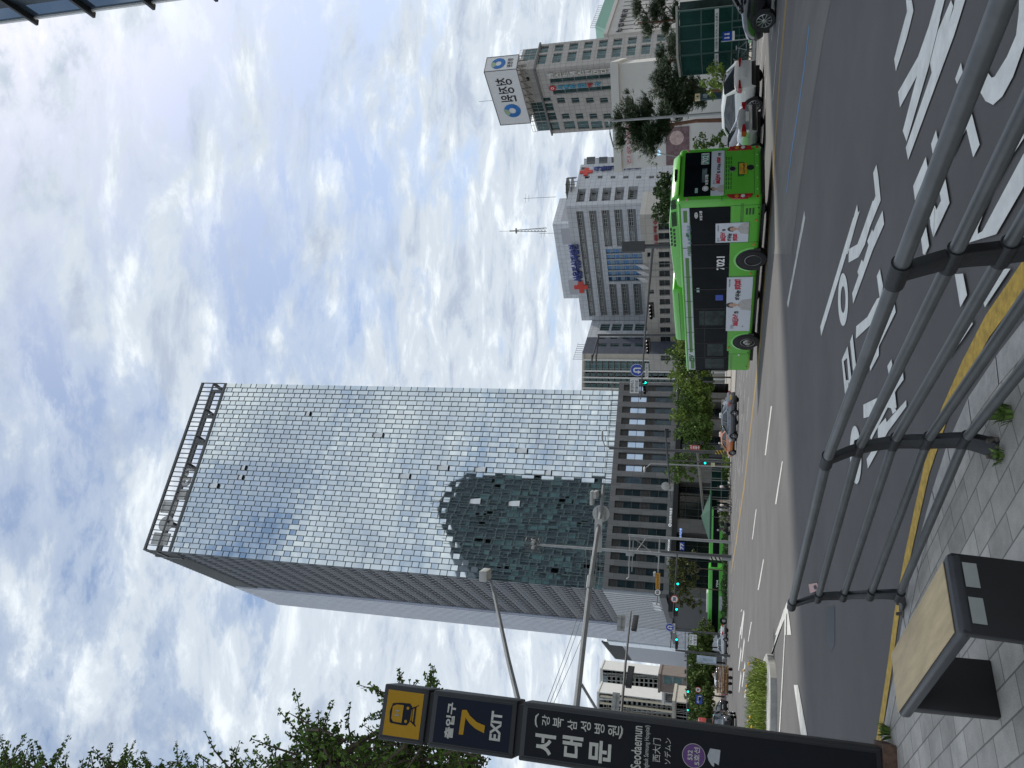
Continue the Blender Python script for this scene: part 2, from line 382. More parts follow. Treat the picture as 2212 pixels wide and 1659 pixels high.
A=[[(748,1075),(760,1150),(776,1310),(742,1280),(727,1130)],[(742,1280),(776,1310),(720,1440),(650,1600),(630,1590),(680,1450)],
[(622,1335),(630,1405),(560,1659),(525,1659),(570,1530)]]
for p in A: gpoly(b,'A',p,.008)
Bp=[[(745,120),(800,60),(484,1085),(476,1010)],[(905,-20),(968,-20),(880,200),(840,340),(790,440),(780,335),(830,200)],[(790,440),(708,485),(710,375),(780,335)],
[(985,60),(998,170),(905,380),(870,340),(930,180)],[(870,340),(905,380),(745,822),(738,735),(828,480)],[(900,215),(912,240),(870,340),(860,310)],[(815,460),(828,480),(790,590),(780,560)],
[(963,538),(990,680),(962,770),(938,595)],[(962,770),(990,690),(955,880),(880,1000),(768,1105),(770,1005),(860,930),(940,780)],
[(1080,790),(1092,890),(955,1170),(1000,960)],[(1000,960),(955,1170),(955,1240),(885,1370),(880,1330),(815,1455),(810,1400),(860,1250)],
[(740,1070),(768,1330),(745,1370),(720,1130)],[(700,1168),(709,1250),(668,1290),(652,1280)],[(700,1168),(730,1420),(712,1490),(695,1250)],[(652,1280),(668,1290),(692,1500),(680,1560)],
[(1057,1275),(1065,1320),(1035,1395),(1024,1330)],[(1150,1362),(1157,1440),(1085,1540),(1060,1500)],[(1085,1540),(1100,1670),(1070,1680),(1000,1659),(1060,1500)],
[(1575,580),(1642,575),(1675,750),(1620,850)],[(1945,535),(2030,535),(1820,850),(1803,790)],[(1707,950),(1722,985),(1640,1110),(1505,1295),(1530,1230)],
[(1365,20),(1385,5),(1410,50),(1400,280),(1375,180)],[(1290,230),(1330,130),(1365,350),(1325,420)]]
for i,p in enumerate(Bp): gpoly(b,'B',p,.009+.0004*i)
Cp=[[(828,155),(920,110),(880,230),(830,243)],[(1000,100),(1045,195),(1020,215),(995,130)],[(1108,125),(1110,165),(990,330),(980,270)],[(990,330),(858,572),(850,510),(925,390),(922,300),(975,240),(980,270)],
[(1075,-5),(1040,-5),(1005,100),(1015,120)],[(700,-5),(735,-5),(725,60),(708,80)],[(1005,100),(1015,120),(880,385),(870,360)]]
for i,p in enumerate(Cp): gpoly(b,'C',p,.0105+.0004*i)
def ringp(k,c,ro,ri,tilt=0,z=.0085):
    n=28; o_=[];i_=[]
    for j in range(n):
        t=2*math.pi*j/n
        for rr,l in ((ro,o_),(ri,i_)):
            dy=rr[1]*math.sin(t); l.append(gnd(*Z(k,c[0]+rr[0]*math.cos(t)+tilt*dy,c[1]+dy),z))
    for j in range(n):
        j2=(j+1)%n; b.quad(*[(p.x,p.y,z) for p in (o_[j],o_[j2],i_[j2],i_[j])])
ringp('B',(663,787),(41,216),(20,110)); ringp('C',(778,483),(37,190),(16,100),.03,.012)
struct(b.build('road_lettering',M_white))
# lane lines
b=MB()
qz=[.0055]
def ql(k,*pts): qz[0]+=.00025; gpoly(b,k,pts,qz[0])
ql('A',(276,1380),(284,1420),(238,1659),(224,1659)); ql('B',(349,62),(352,120),(214,855),(205,820))
for q in [((232,165),(224,165),(184,485),(192,485)),((303,525),(296,525),(251,805),(260,805)),((131,838),(126,838),(101,1035),(106,1035)),((180,1165),(174,1165),(138,1365),(146,1365)),((51,1500),(46,1500),(20,1659),(28,1659)),((99,1575),(94,1575),(80,1659),(86,1659))]: ql('C',*q)
for q in [((1755,130),(1748,130),(1713,335),(1720,335))]: ql('p5',*q)
for q in [((1570,60),(1550,20),(1508,540),(1520,555)),((1575,600),(1562,520),(1515,960),(1527,985)),((1588,1050),(1578,960),(1520,1430),(1532,1450)),((1505,330),(1495,330),(1452,720),(1462,720)),((1515,780),(1503,690),(1455,1130),(1466,1145)),((1512,1240),(1503,1140),(1462,1540),(1472,1550)),((1605,1540),(1593,1470),(1560,1640),(1590,1640)),((1530,0),(1515,0),(1500,40),(1512,40))]: ql('u',*q)
ql('p5',(2088,0),(2130,-10),(1850,818),(1828,822),(1900,672)); ql('p5',(2108,40),(2116,40),(2048,1320),(2036,1320))
ql('m',(1660,-10),(1712,-10),(1837,670),(1757,662)); ql('C',(330,1440),(336,1500),(270,1659),(252,1659)); ql('C',(330,1440),(338,1510),(358,1659),(330,1659)); ql('C',(314,1520),(326,1500),(322,1659),(312,1659))
# continuous lines on the far carriageway, in the direction of travel
HD=Vector((-.48,.877)); HN=Vector((.877,.48))
def lane(off,a0,a1,wd=.13,dash=None,bend=0):
    t=a0
    while t<a1:
        t2=min(a1,t+(dash[0] if dash else a1-a0)); pts=[]
        n=max(2,int((t2-t)/4)+1)
        for i in range(n+1):
            s_=t+(t2-t)*i/n; q=HN*(off+bend*max(0,s_-25)**2)+HD*s_; pts.append((q.x,q.y))
        strip(b,pts,wd,.006); t=t2+(dash[1] if dash else 1)
lane(21.3,-8,95,dash=(3,5)); lane(24.3,-8,100,.14,dash=(3,5)); lane(27.3,-10,100,.14,dash=(3,5)); lane(30.6,-12,95,.18); lane(34,-12,92,.14,dash=(3,5)); lane(36.9,-14,84,.12)
struct(b.build('lane_lines',mat('worn_line_paint',(.50,.50,.47),.75,var=.3,scale=3,detail=8)))
b=MB()
for t in range(4,70,2):      # hatching and wheel-worn thermoplastic streaks on the far lanes
    for off in (25.6,29.0,32.4,35.4):
        if random.random()<.8:
            a=t+random.uniform(-1,1); q0=HN*(off+random.uniform(-.8,.8))+HD*(a-6); q1=q0+HD*random.uniform(.8,2.2)+HN*random.uniform(-.2,.2)
            strip(b,[(q0.x,q0.y),(q1.x,q1.y)],random.uniform(.12,.4),.0075)
struct(b.build('worn_road_marks',mat('faded_paint',(.30,.30,.29),.8,var=.35,scale=6,detail=8)))
# yellow lines
b=MB()
P=[gnd(*q) for q in [(1800,1900),(1872,1720),(1897,1612),(1922,1450),(1938,1330),(1960,1210),(1984,1100),(2004,1010),(2040,900),(2085,800),(2135,705),(2185,635),(2230,570),(2300,480)]]
strip(b,[(p.x,p.y) for p in P],.15,.006)
Y2=[gnd(*q) for q in [(1704,-60),(1699,0),(1685,160),(1673,340),(1661,500),(1653,600)]]
for s_ in (-.16,.16): strip(b,[(p.x+s_*.88,p.y+s_*.48) for p in Y2]+[(1.9+s_*.88,32.5+s_*.48),(-6+s_,50),(-14+s_,72),(-22+s_,95)],.12,.0065)
struct(b.build('yellow_lines',M_yel))
b=MB(); P=[gnd(*Z('A',*q)) for q in [(312,170),(278,450),(235,750),(195,1000),(164,1255)]]; strip(b,[(p.x,p.y) for p in P],.10,.0085)
struct(b.build('blue_guide_line',mat('blue_paint',(.07,.25,.55),.7,var=.15)))
# drain cover
b=MB(); P=[gnd(*Z('D',*q),.005) for q in [(275,530),(335,515),(335,780),(310,835),(285,780)]]; b.quad(*[(p.x,p.y,.005) for p in P]); 
tag(b.build('drain_cover',mat('iron_cover',(.05,.06,.07),.5,.4,var=.3,scale=20)),'dark oval metal cover in the asphalt beyond the fence post','drain cover')
# litter
b=MB(); P=[gnd(*Z('D',*q),.012) for q in [(150,360),(215,350),(225,400),(165,425)]]; b.add([(p.x,p.y,.012+.01*(i%2)) for i,p in enumerate(P)],[(0,1,2,3)]); b.m=1
P=[gnd(*Z('D',*q),.016) for q in [(188,370),(206,366),(208,392),(196,398)]]; b.quad(*[(p.x,p.y,.026) for p in P])
tag(b.build('paper_litter',[mat('pink_paper',(.55,.35,.32),.8,var=.2,scale=30),M_blk]),'small pink printed leaflet lying on the asphalt behind the fence','leaflet')

# ---- near pavement with its kerb
KPX=[(1780,2000),(1862,1760),(1893,1650),(1931,1450),(1950,1330),(1975,1200),(2013,1060),(2045,960),(2090,860),(2150,770),(2212,690),(2300,600),(2450,480)]
K=[gnd(*q,.12) for q in KPX]; K=[Vector((p.x,p.y)) for p in K]
b=MB(); kw=.16
def inner(i):
    d=(K[min(i+1,len(K)-1)]-K[max(i-1,0)]).normalized(); return K[i]+Vector((-d.y,d.x))*-kw
I_=[inner(i) for i in range(len(K))]
for i in range(len(K)-1):
    g=.006*(K[i+1]-K[i]).normalized()
    b.add([(*(K[i]+g),0),(*(K[i+1]-g),0),(*(K[i+1]-g),.118),(*(K[i]+g),.118),(*(I_[i]+g),.122),(*(I_[i+1]-g),.122)],[(0,1,2,3),(3,2,5,4)])
struct(b.build('kerb',mat('granite_kerb',(.40,.385,.36),.8,var=.2,scale=12,bump=.3)))
b=MB(); pts=[(*p,.12) for p in I_]+[(14,-14,.12),(-25,-14,.12),(-25,7.0,.12)]
n=len(pts); b.add(pts,[tuple(range(n))]); 
struct(b.build('pavement',tiles('paving_tiles',(.43,.405,.365),.33,.17,(.20,.19,.17),.006,.85,.2,.5,R(52),'xy',bump=.5,grime=.22)))
# ---- traffic island with planted bed
isl=[gnd(*q) for q in [(1668,1413),(1671,1416),(1675,1435),(1678.2,1465),(1678.5,1520),(1677.5,1590),(1676,1680)]]
far=[gnd(*q) for q in [(1622,1680),(1630,1560),(1640,1486),(1654,1450),(1663,1422)]]
ring=[Vector((p.x,p.y)) for p in isl+far]
b=MB(); n=len(ring); cen=sum(ring,Vector((0,0)))/n
inn=[p+(cen-p).normalized()*.35 for p in ring]; inn[5]=ring[5]+Vector((0,.6)); inn[6]=ring[6]+Vector((0,.6))
b.add([(*p,0) for p in ring]+[(*p,.16) for p in ring],[(i,(i+1)%n,n+(i+1)%n,n+i) for i in range(n)]+[tuple(range(n,2*n))])
struct(b.build('traffic_island',mat('island_concrete',(.36,.36,.34),.85,var=.2,scale=2,bump=.2)))
# far pavement / plaza
FK=[(40,-6),(27,24),(18.6,44.5),(2.6,78),(-12.5,109),(-17,121),(-20,137),(-37,136.5),(-56,172),(-100,262),(-140,340)]
b=MB(); pts=[(x,y,.13) for x,y in FK]+[(200,340,.13),(200,-6,.13)]; n=len(pts); b.add(pts,[tuple(range(n))])
struct(b.build('plaza',tiles('plaza_tiles',(.30,.28,.25),.6,.6,(.2,.19,.17),.02,.85,.1,.5,R(20),'xy',grime=.15)))
b=MB()
for i in range(len(FK)-1):
    p,q=Vector(FK[i]),Vector(FK[i+1]); d=(q-p).normalized(); nn=Vector((-d.y,d.x))*.0; a=Vector((d.y,-d.x))*.22
    b.add([(*p,0),(*q,0),(*q,.135),(*p,.135),(*(q+a),.137),(*(p+a),.137)],[(0,1,2,3),(3,2,4,5)])
struct(b.build('far_kerb',MATS['granite_kerb']))

# ============================================================ OFFICE TOWER WITH ITS PODIUM
TR=Vector((-1.1,157.5,0)); TL=Vector((-37.1,139.2,0)); TB=TL+Vector((-.444,.896,0))*56
ZT=121.; ZG=114.; ZP=21.5
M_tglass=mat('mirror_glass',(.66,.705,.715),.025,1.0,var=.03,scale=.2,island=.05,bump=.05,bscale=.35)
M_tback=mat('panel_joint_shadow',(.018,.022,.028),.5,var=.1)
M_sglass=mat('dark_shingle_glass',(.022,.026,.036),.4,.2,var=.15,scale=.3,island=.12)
M_stone=tiles('podium_stone',(.165,.163,.165),1.1,2.2,(.10,.10,.10),.03,.7,.13,.3)
M_stonew=tiles('bright_metal_cladding',(.56,.58,.62),1.3,3.0,(.25,.26,.27),.03,.4,.05,0,metal=.2)
tower=thing('office_tower','tall glass skyscraper with staggered mirror panels above a brown stone podium','tower',TL)
F=Fac(TL,TR,tower); S=Fac(TB,TL,tower)
# core volume behind the skin
b=MB(); b.T=Matrix.Translation(-TL)
c0,c1=TL+Vector((.3,.9,0)),TR+Vector((-.7,.3,0)); cb3=TR+Vector((-.444,.896,0))*56; c4=TB+Vector((.5,.2,0))
b.add([(*p.xy,z) for z in (ZP,ZG-.5) for p in (c0,c1,cb3,c4)],[(0,1,2,3)[::-1],(4,5,6,7),(0,1,5,4),(1,2,6,5),(2,3,7,6),(3,0,4,7)])
b.build('core',M_tback,tower)
# mirror-glass front: every panel is a pane tipped out at its lower and left edge
NC=36; cw=F.len/NC; FH=(ZG-ZP)/23.; b=MB(); fin=MB(); rnd=random.Random(3)
OPEN=[(22,19.4),(26,15.0),(10,17.5),(7,13.5),(20,9.4),(16,12.6),(24,6.6),(15,8.7),(18,5.0),(9,20.2),(28,4.0)]
openset={}
for x,y in [(1138,280),(1548,415),(1722,678),(562,748),(709,630),(690,690)]:
    s_,z_=F.sz(*Z('w',x,y)); openset[(int(s_//cw),round(z_,1))]=1
for x,y in [(1062,142),(165,330),(458,268),(745,282),(1190,302),(708,517),(1004,533)]:
    s_,z_=F.sz(*Z('q',x,y)); openset[(int(s_//cw),round(z_,1))]=1
opened=[]
for c in range(NC):
    x0,x1=c*cw+.03,(c+1)*cw-.03; z=ZP+(-.2 if c%2 else -.2-FH*.45)+.0; z=ZP-FH*(.0 if c%2 else .5); k=0
    fin.box(c*cw-.05,c*cw+.05,-.30,.05,ZP,ZG)
    while z<ZG:
        h=FH*(.64 if k%2 else .36); z0,z1=max(z,ZP)+.05,min(z+h,ZG)-.06; k+=1; z+=h
        if z1-z0<.4: continue
        fin.box(x0,x1,-.27,.04,z0-.10,z0-.015)
        hit=[kk for kk in openset if kk[0]==c and z0-.1<=kk[1]<=z1+.1]
        if hit and (z1-z0)<3:
            opened.append((x0,x1,z0,z1)); openset.pop(hit[0]); continue
        t1,t2=rnd.uniform(-.006,.006),rnd.uniform(-.006,.006)
        yb,yt=-.22+t1,-.19+t1
        nsub=2 if h>FH*.5 else 1
        if True:
            b.add([(x0,yb-.004,z0),(x1,yb+.004+t2,z0),(x1,yt+.004+t2,z1),(x0,yt-.004,z1),(x0,.05,z0),(x1,.05,z0),(x1,.05,z1),(x0,.05,z1)],[(0,1,2,3),(0,4,5,1),(1,5,6,2),(0,3,7,4),(3,2,6,7)])
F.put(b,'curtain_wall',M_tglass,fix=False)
F.put(fin,'vertical_fin',mat('panel_fin',(.045,.065,.075),.4,.1))
for o in opened:
    b=MB(); x0,x1,z0,z1=o; b.add([(x0,-.75,z0),(x1,-.75,z0),(x1,-.05,z1),(x0,-.05,z1),(x0,0,z0),(x1,0,z0)],[(0,1,2,3),(0,3,4),(1,5,2)]); F.put(b,'open_window',mat('open_pane',(.78,.80,.80),.3,.0,var=.03),fix=False)
# open crown frame at the top
b=MB()
for z in (ZG+.2,ZT-.5): b.box(0,F.len,-.2,.3,z,z+.5)
for c in range(NC+1): b.box(c*cw-.055,c*cw+.055,-.25,.15,ZG,ZT)
for c in range(0,NC+1,6): b.box(c*cw-.3,c*cw+.3,.3,4.6,ZG+3.4,ZG+4.0); b.box(c*cw-.35,c*cw+.35,4,4.7,ZG,ZT)
b.box(0,F.len,-.2,.1,ZG+3.5,ZG+3.8); b.box(0,F.len,4.1,4.6,ZG+3.2,ZG+4.2); b.box(0,F.len,4.1,4.6,ZT-.9,ZT-.2)
for i in range(0,200):
    x=F.len*(i+.5)/200
    b.box(x-.03,x+.03,2.4,2.5,ZG,ZG+2.6)
b.box(0,F.len,-.25,5,ZG-.1,ZG+.05)
F.put(b,'crown_frame',mat('crown_steel',(.11,.115,.115),.5,.2))
# round and square emblem plates plus small letters behind the crown
b=MB(); x=1.7
b.box(1.5,4.1,.5,.9,ZG+2.2,ZG+6.2); b.disc((6.2,ZG+4.2),1.75,.6,28); b.add([],[]); b.disc((6.2,ZG+4.2),1.75,.8,28); b.box(8.6,11.2,.5,.9,ZG+3.0,ZG+6.6); b.box(11.8,14.2,.5,.9,ZG+1.6,ZG+3.4)
F.put(b,'emblem',M_wht); F.text('d·l',(14.8,19.2,ZG+1.4,ZG+4.4),.5,M_wht,bold=.03,extr=.3,name='roof_lettering')
# side skin: dark shingled glass, then a bright striped strip towards the far corner
sl_=S.len
NS=34; sdark=sl_*.60; b=MB(); sw=sdark/NS
def zbot(x): return ZP-1.0
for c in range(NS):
    x1=sl_-c*sw-.04; x0=x1-sw+.08; z=ZP-FH*(c%4)*.25; k=0
    while z<ZG:
        h=FH*.5; z0,z1=max(z,ZP)+.04,min(z+h,ZG)-.04; z+=h
        if z1-z0<.3: continue
        o_=-.15 if (k+c)%2 else -.07; k+=1
        b.add([(x0,o_*.5,z0),(x1,o_,z0),(x1,o_*.3,z1),(x0,-.02,z1),(x0,.05,z0),(x1,.05,z0),(x1,.05,z1)],[(0,1,2,3),(0,4,5,1),(1,5,6,2)])
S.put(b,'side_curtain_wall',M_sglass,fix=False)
b=MB(); x=0.0; b.m=0
xs_=sl_-sdark
for i in range(12):
    w_=xs_/12; b.m=0; b.box(i*w_,i*w_+w_*.52,-.5,.1,0,ZT-1.5); b.m=1; b.quad((i*w_+w_*.52,-.05,0),((i+1)*w_,-.05,0),((i+1)*w_,-.05,ZT-2),(i*w_+w_*.52,-.05,ZT-2))
S.put(b,'striped_side_cladding',[M_stonew,mat('blue_strip_glass',(.42,.48,.66),.08,.9,var=.25,scale=.15,stretch=(1,1,.6))],fix=False)
# raking crown on the side
b=MB()
for i in range(46): x=sl_*i/46; b.box(x,x+.35,-.15,.3,ZG-1,ZT)
b.box(0,sl_,-.1,.35,ZT-.5,ZT); b.box(0,sl_,.0,.3,ZG-.5,ZG)
S.put(b,'side_crown_screen',MATS['crown_steel'])
b=MB(); b.box(sl_-17,sl_-5,.3,.5,ZG+1.5,ZT-1.5); S.put(b,'roof_sign_panel',M_wht)
# ---- podium: brown stone piers, ribbons of glass and louvres
PR=TR+(TR-TL).normalized()*1.6; PF=Fac(TL-Vector((0,1.0,0))*0+F.n*-1.0,PR+F.n*-1.0,tower)
zb=9.8; ops=[]; np_=17; pw=PF.len/np_
lv=MB(); gl=MB(); winb=[]
wins=[]
for i in range(np_):
    a=i*pw+pw*.22; c=a+pw*.56; wins.append((a,c,zb+1.0,ZP-.9))
facing(PF,zb,ZP-.1,[],M_stone,M_glassd,M_alum,x0=0) if False else None
b=MB(); wallgrid(b,0,PF.len,zb,ZP+.1,wins,.45); b.quad((0,0,ZP+.1),(PF.len,0,ZP+.1),(PF.len,8,ZP+.1),(0,8,ZP+.1)); b.quad((PF.len,0,0),(PF.len,12,0),(PF.len,12,ZP+.1),(PF.len,0,ZP+.1)); b.quad((0,0,zb),(PF.len,0,zb),(PF.len,6,zb),(0,6,zb))
PF.put(b,'podium_wall',M_stone,fix=False)
M_pgl=[mat('podium_sky_glass',(.42,.50,.60),.04,.95,var=.1,scale=.4),mat('podium_dark_glass',(.03,.05,.06),.05,.3,var=.5,scale=.7),mat('louvre_metal',(.035,.034,.034),.5,.2)]
for i,o in enumerate(wins):
    b=MB(); a,c,z0,z1=o; H_=z1-z0; d=.42
    segs=[(0,.34,1),(.34,.52,2),(.52,.84,0 if i>7 else 1),(.84,1,2)]
    for f0,f1,m_ in segs:
        b.m=m_; b.quad((a,d,z0+H_*f0),(c,d,z0+H_*f0),(c,d,z0+H_*f1),(a,d,z0+H_*f1))
        if m_==2:
            b.m=3; n_=7
            for q in range(n_): zq=z0+H_*(f0+(f1-f0)*(q+.5)/n_); b.box(a,c,d-.12,d-.01,zq-.05,zq+.03)
    b.m=3
    for q in (.34,.52,.68,.84,.18): zq=z0+H_*q; b.box(a,c,d-.06,d-.002,zq-.04,zq+.04)
    PF.put(b,'podium_window',M_pgl+[mat('window_mullion',(.10,.10,.10),.5,.3)],fix=False)
# ground storeys: dark recess, stone piers, name band
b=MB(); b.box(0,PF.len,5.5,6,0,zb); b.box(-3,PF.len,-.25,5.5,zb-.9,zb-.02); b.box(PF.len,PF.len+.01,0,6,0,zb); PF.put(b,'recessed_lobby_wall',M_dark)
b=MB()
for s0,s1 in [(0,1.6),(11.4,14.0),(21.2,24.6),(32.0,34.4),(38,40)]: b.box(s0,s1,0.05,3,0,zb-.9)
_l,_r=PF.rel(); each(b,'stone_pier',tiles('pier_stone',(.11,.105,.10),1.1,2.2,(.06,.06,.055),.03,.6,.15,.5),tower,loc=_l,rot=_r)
b=MB()
for s0,s1 in [(1.8,11.2),(14.2,21),(24.8,31.8),(34.6,38)]:
    n_=int((s1-s0)/1.3)
    for i in range(n_+1): x=s0+(s1-s0)*i/n_; b.box(x-.05,x+.05,3.1,3.2,0,zb-1)
    for z in (2.6,5.2,7.6): b.box(s0,s1,3.08,3.18,z,z+.1)
PF.put(b,'lobby_glazing_frame',mat('lobby_frame',(.06,.065,.07),.4,.4))
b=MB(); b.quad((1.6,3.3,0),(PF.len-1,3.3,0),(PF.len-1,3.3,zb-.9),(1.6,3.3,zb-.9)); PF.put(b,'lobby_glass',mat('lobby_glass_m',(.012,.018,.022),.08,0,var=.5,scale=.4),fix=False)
txw=mat('lit_white_letters',(.75,.76,.78),.4,emit=(.8,.85,.9,.25))
def ptxt(k,x0,y0,x1,y1,body,m=txw,y=-.3,**kw):
    bb=PF.bx(k,x0,y0,x1,y1); PF.text(body,bb,y,m,extr=.08,**kw)
ptxt('v',172,965,218,1240,'신한투자증권',bold=.02)
bb=PF.bx('v',150,1245,214,1310); b=MB(); c=((bb[0]+bb[1])/2,(bb[2]+bb[3])/2); r_=(bb[3]-bb[2])/2; b.disc(c,r_,-.31,24); PF.put(b,'round_emblem',txw); PF.text('S',(c[0]-r_*.5,c[0]+r_*.5,c[1]-r_*.7,c[1]+r_*.7),-.33,M_dark,bold=.02,name='emblem_letter')
ptxt('v',358,1335,402,1510,'우리은행',mat('blue_lit_letters',(.2,.35,.8),.4,emit=(.35,.5,1,.9)),y=.0)
ptxt('p4',912,628,932,752,'MYBADGOM',bold=.02)
ptxt('p4',898,815,928,905,'강남',mat('white_letters',(.6,.6,.58),.5),bold=.02)
b=MB(); bb=PF.bx('p4',845,1030,790,1150) if False else None
# podium flank: pale vertical bars
PS=Fac(TL+Vector((-.444,.896,0))*53+F.n*-1.0,TL+F.n*-1.0,tower)
b=MB(); b.m=1; b.quad((0,0,11.4),(PS.len,0,11.4),(PS.len,0,ZP+.1),(0,0,ZP+.1)); b.m=0
nb=30
for i in range(nb):
    x=PS.len*i/nb; b.box(x,x+PS.len/nb*.5,-.35,-.003,11.4,ZP)
b.m=2; b.quad((0,-.01,0),(PS.len,-.01,0),(PS.len,-.01,11.4),(0,-.01,11.4)); b.m=3; b.box(0,PS.len,-.7,0,10.2,11.39)
PS.put(b,'podium_flank',[mat('pale_bar',(.50,.50,.50),.5,.1),mat('flank_blue_glass',(.50,.58,.72),.06,.9,var=.3,scale=.25,stretch=(1,1,.3)),M_dark,mat('soffit_grey',(.10,.10,.105),.6)],fix=False)
b=MB(); b.quad((-.0,-.02,ZP+.1),(3.4,-.02,ZP+.1),(3.4,9,ZP+.1),(0,9,ZP+.1)) if False else None
bb=PS.bx('k',1265,70,1490,300); b=MB(); 
w_=(bb[1]-bb[0])/3
for i in range(3):
    x=bb[0]+i*w_; b.prism([(x+.1,bb[2]),(x+w_*.75,bb[2]+.3),(x+w_*.75,bb[3]),(x+.1,bb[3]-.3)],'y',-.45,-.37)
PS.put(b,'slatted_emblem',M_wht)
# roof garden on the podium edge
b=MB(); 
for i in range(42): x=PF.len*i/41; b.box(x-.025,x+.025,-.05,.0,ZP+.1,ZP+1.6)
b.box(0,PF.len,-.06,.01,ZP+1.5,ZP+1.56); PF.put(b,'terrace_railing',mat('railing_steel',(.25,.26,.26),.4,.5))
# ---- second block of the complex: slatted white metal with an enclosed stair strip
B0=TL+Vector((-.444,.896,0))*58+F.n*-6; B1=B0+Vector((-.444,.896,0))*44
blk=thing('slatted_office_block','pale metal office block with fine vertical slats left of the skyscraper','building',B0)
Q=Fac(B1,B0,blk)
b=MB(); b.box(0,Q.len,.3,28,0,26); Q.put(b,'wall',MATS['soffit_grey'])
zt=[Q.sz(*Z('p5',300,325))[1],Q.sz(*Z('p5',640,1000))[1]]
zq0=Q.sz(*Z('p5',120,310))[1]
b=MB(); n_=44
for i in range(n_):
    x=Q.len*i/n_; 
    if 30<i<37: continue
    b.m=0; b.box(x,x+Q.len/n_*.55,-.25,.29,5.5,25+0*i); b.m=1; b.quad((x+Q.len/n_*.55,.1,5.5),(x+Q.len/n_,.1,5.5),(x+Q.len/n_,.1,25),(x+Q.len/n_*.55,.1,25))
Q.put(b,'slat_facade',[mat('pale_slat',(.50,.51,.54),.5,.1),MATS['flank_blue_glass']],fix=False)
b=MB(); x=Q.len*31/n_; x2=Q.len*37/n_; b.box(x,x2,-.6,.2,5.5,28); Q.put(b,'stair_strip',tiles('stair_glass',(.70,.76,.80),6,4,(.45,.5,.52),.06,.3,.03,0,metal=.2))
b=MB(); b.box(0,Q.len*31/n_,-.1,.0,0,5.4); Q.put(b,'shopfront',M_dark)
b=MB(); 
for i in range(20): x=Q.len*.7*i/20; b.box(x,x+.25,-.2,.3,25,30)
b.box(0,Q.len*.7,-.1,.3,29.8,30.2); Q.put(b,'roof_screen',MATS['crown_steel'])

# ============================================================ OTHER BUILDINGS
def topp(X,Y,z):
    d=ray(X,Y); return O+d*((z-CAMH)/d.z)
def opc(f,k,x,y,w_,h_,nx=1,nz=1):
    s_,z_=f.sz(*Z(k,x,y)); return (s_-w_/2,s_+w_/2,z_-h_/2,z_+h_/2,nx,nz)
def flatp(p): return Vector((p.x,p.y,0))
M_gteal=mat('teal_window_glass',(.05,.10,.10),.07,.35,var=.5,scale=.6)
M_wframe=mat('white_window_frame',(.5,.5,.49),.5,var=.05)
# ---------- hospital
M_hosp=tiles('hospital_panels',(.54,.56,.59),1.6,1.6,(.27,.28,.30),.05,.5,.05,0,grime=.08)
M_hgrey=mat('grey_spandrel',(.20,.21,.22),.6,var=.08)
hC=flatp(topp(*Z('h',350,512),46)); hL=flatp(topp(*Z('h',470,1390),46)); hS=flatp(topp(*Z('h',375,365),46)); hR=flatp(topp(*Z('h',412,195),46)); hR2=flatp(topp(*Z('h',450,148),44.5))
hosp=thing('hospital_building','white panelled hospital with grey ribbon windows, blue glass bay and red crosses','hospital',hC)
H=Fac(hL,hC,hosp); rows=[(425,480),(523,580),(620,680),(718,780),(820,885)]; ops=[]; zr=[]
for a,c in rows: zr.append((H.sz(*Z('h',c,540))[1],H.sz(*Z('h',a,540))[1]))
sA=H.sz(*Z('h',900,1355))[0]; sB=H.sz(*Z('h',700,1112))[0]; sC_=H.sz(*Z('h',700,825))[0]; sD=H.sz(*Z('h',700,540))[0]
gz0=H.sz(*Z('h',940,900))[1]; gz1=H.sz(*Z('h',652,835))[1]
bands=[]
for i,(z0,z1) in enumerate(zr):
    bands+= [(sA,sD,z0,z1)] if i<2 else [(sA,sB,z0,z1),(sC_,sD,z0,z1)]
glz=(sB+.8,sC_-.6,gz0,gz1)
b=MB(); wallgrid(b,0,H.len,0,46,bands+[glz],.8); H.put(b,'front_wall',M_hosp,fix=False)
b=MB()
for o in bands: b.quad((o[0],.79,o[2]),(o[1],.79,o[2]),(o[1],.79,o[3]),(o[0],.79,o[3]))
H.put(b,'grey_spandrel',M_hgrey,fix=False)
M_ward=mat('ward_glass',(.10,.12,.12),.08,.3,var=.7,scale=.4)
for o in bands:
    n_=max(1,round((o[1]-o[0])/5.2)); w_=(o[1]-o[0])/n_
    for i in range(n_): 
        a=o[0]+i*w_+.3; window(H,(a,a+w_-.6,o[2]+(o[3]-o[2])*.38,o[3]-.15),.70,M_ward,M_wframe,4,2,.13,name='ribbon_window')
b=MB(); g=glz; n_=6; b.m=0; b.quad((g[0],.5,g[2]),(g[1],.5,g[2]),(g[1],.5,g[3]),(g[0],.5,g[3])); w_=(g[1]-g[0])/n_
for i in range(n_+1): b.m=1; x=g[0]+i*w_; b.box(x-.12,x+.12,.1,.49,g[2],g[3])
for j in range(4):
    z=g[2]+(g[3]-g[2])*(j+.15)/4; b.m=2
    for i in range(n_): x=g[0]+i*w_; b.box(x+.5,x+w_-.3,.40,.49,z,z+1.3)
for j in range(1,8): z=g[2]+(g[3]-g[2])*j/8; b.m=1; b.box(g[0],g[1],.42,.488,z-.04,z+.04)
H.put(b,'blue_glass_bay',[mat('blue_bay_glass',(.05,.13,.26),.06,.5,var=.35,scale=.3),M_wframe,mat('pale_blind',(.22,.30,.38),.4)])
H1=Fac(hC,hS,hosp); ops=[]
for i,(a,c) in enumerate(rows):
    z0,z1=zr[i]; ops.append((1.6,H1.len-1.0,z0-.3,z1))
b=MB(); wallgrid(b,0,H1.len,0,46,ops,1.6); 
b.m=1
for o in ops: b.quad((o[0],1.5,o[2]),(o[1],1.5,o[2]),(o[1],1.5,o[3]),(o[0],1.5,o[3]))
H1.put(b,'side_wall',[M_hosp,M_hgrey],fix=False)
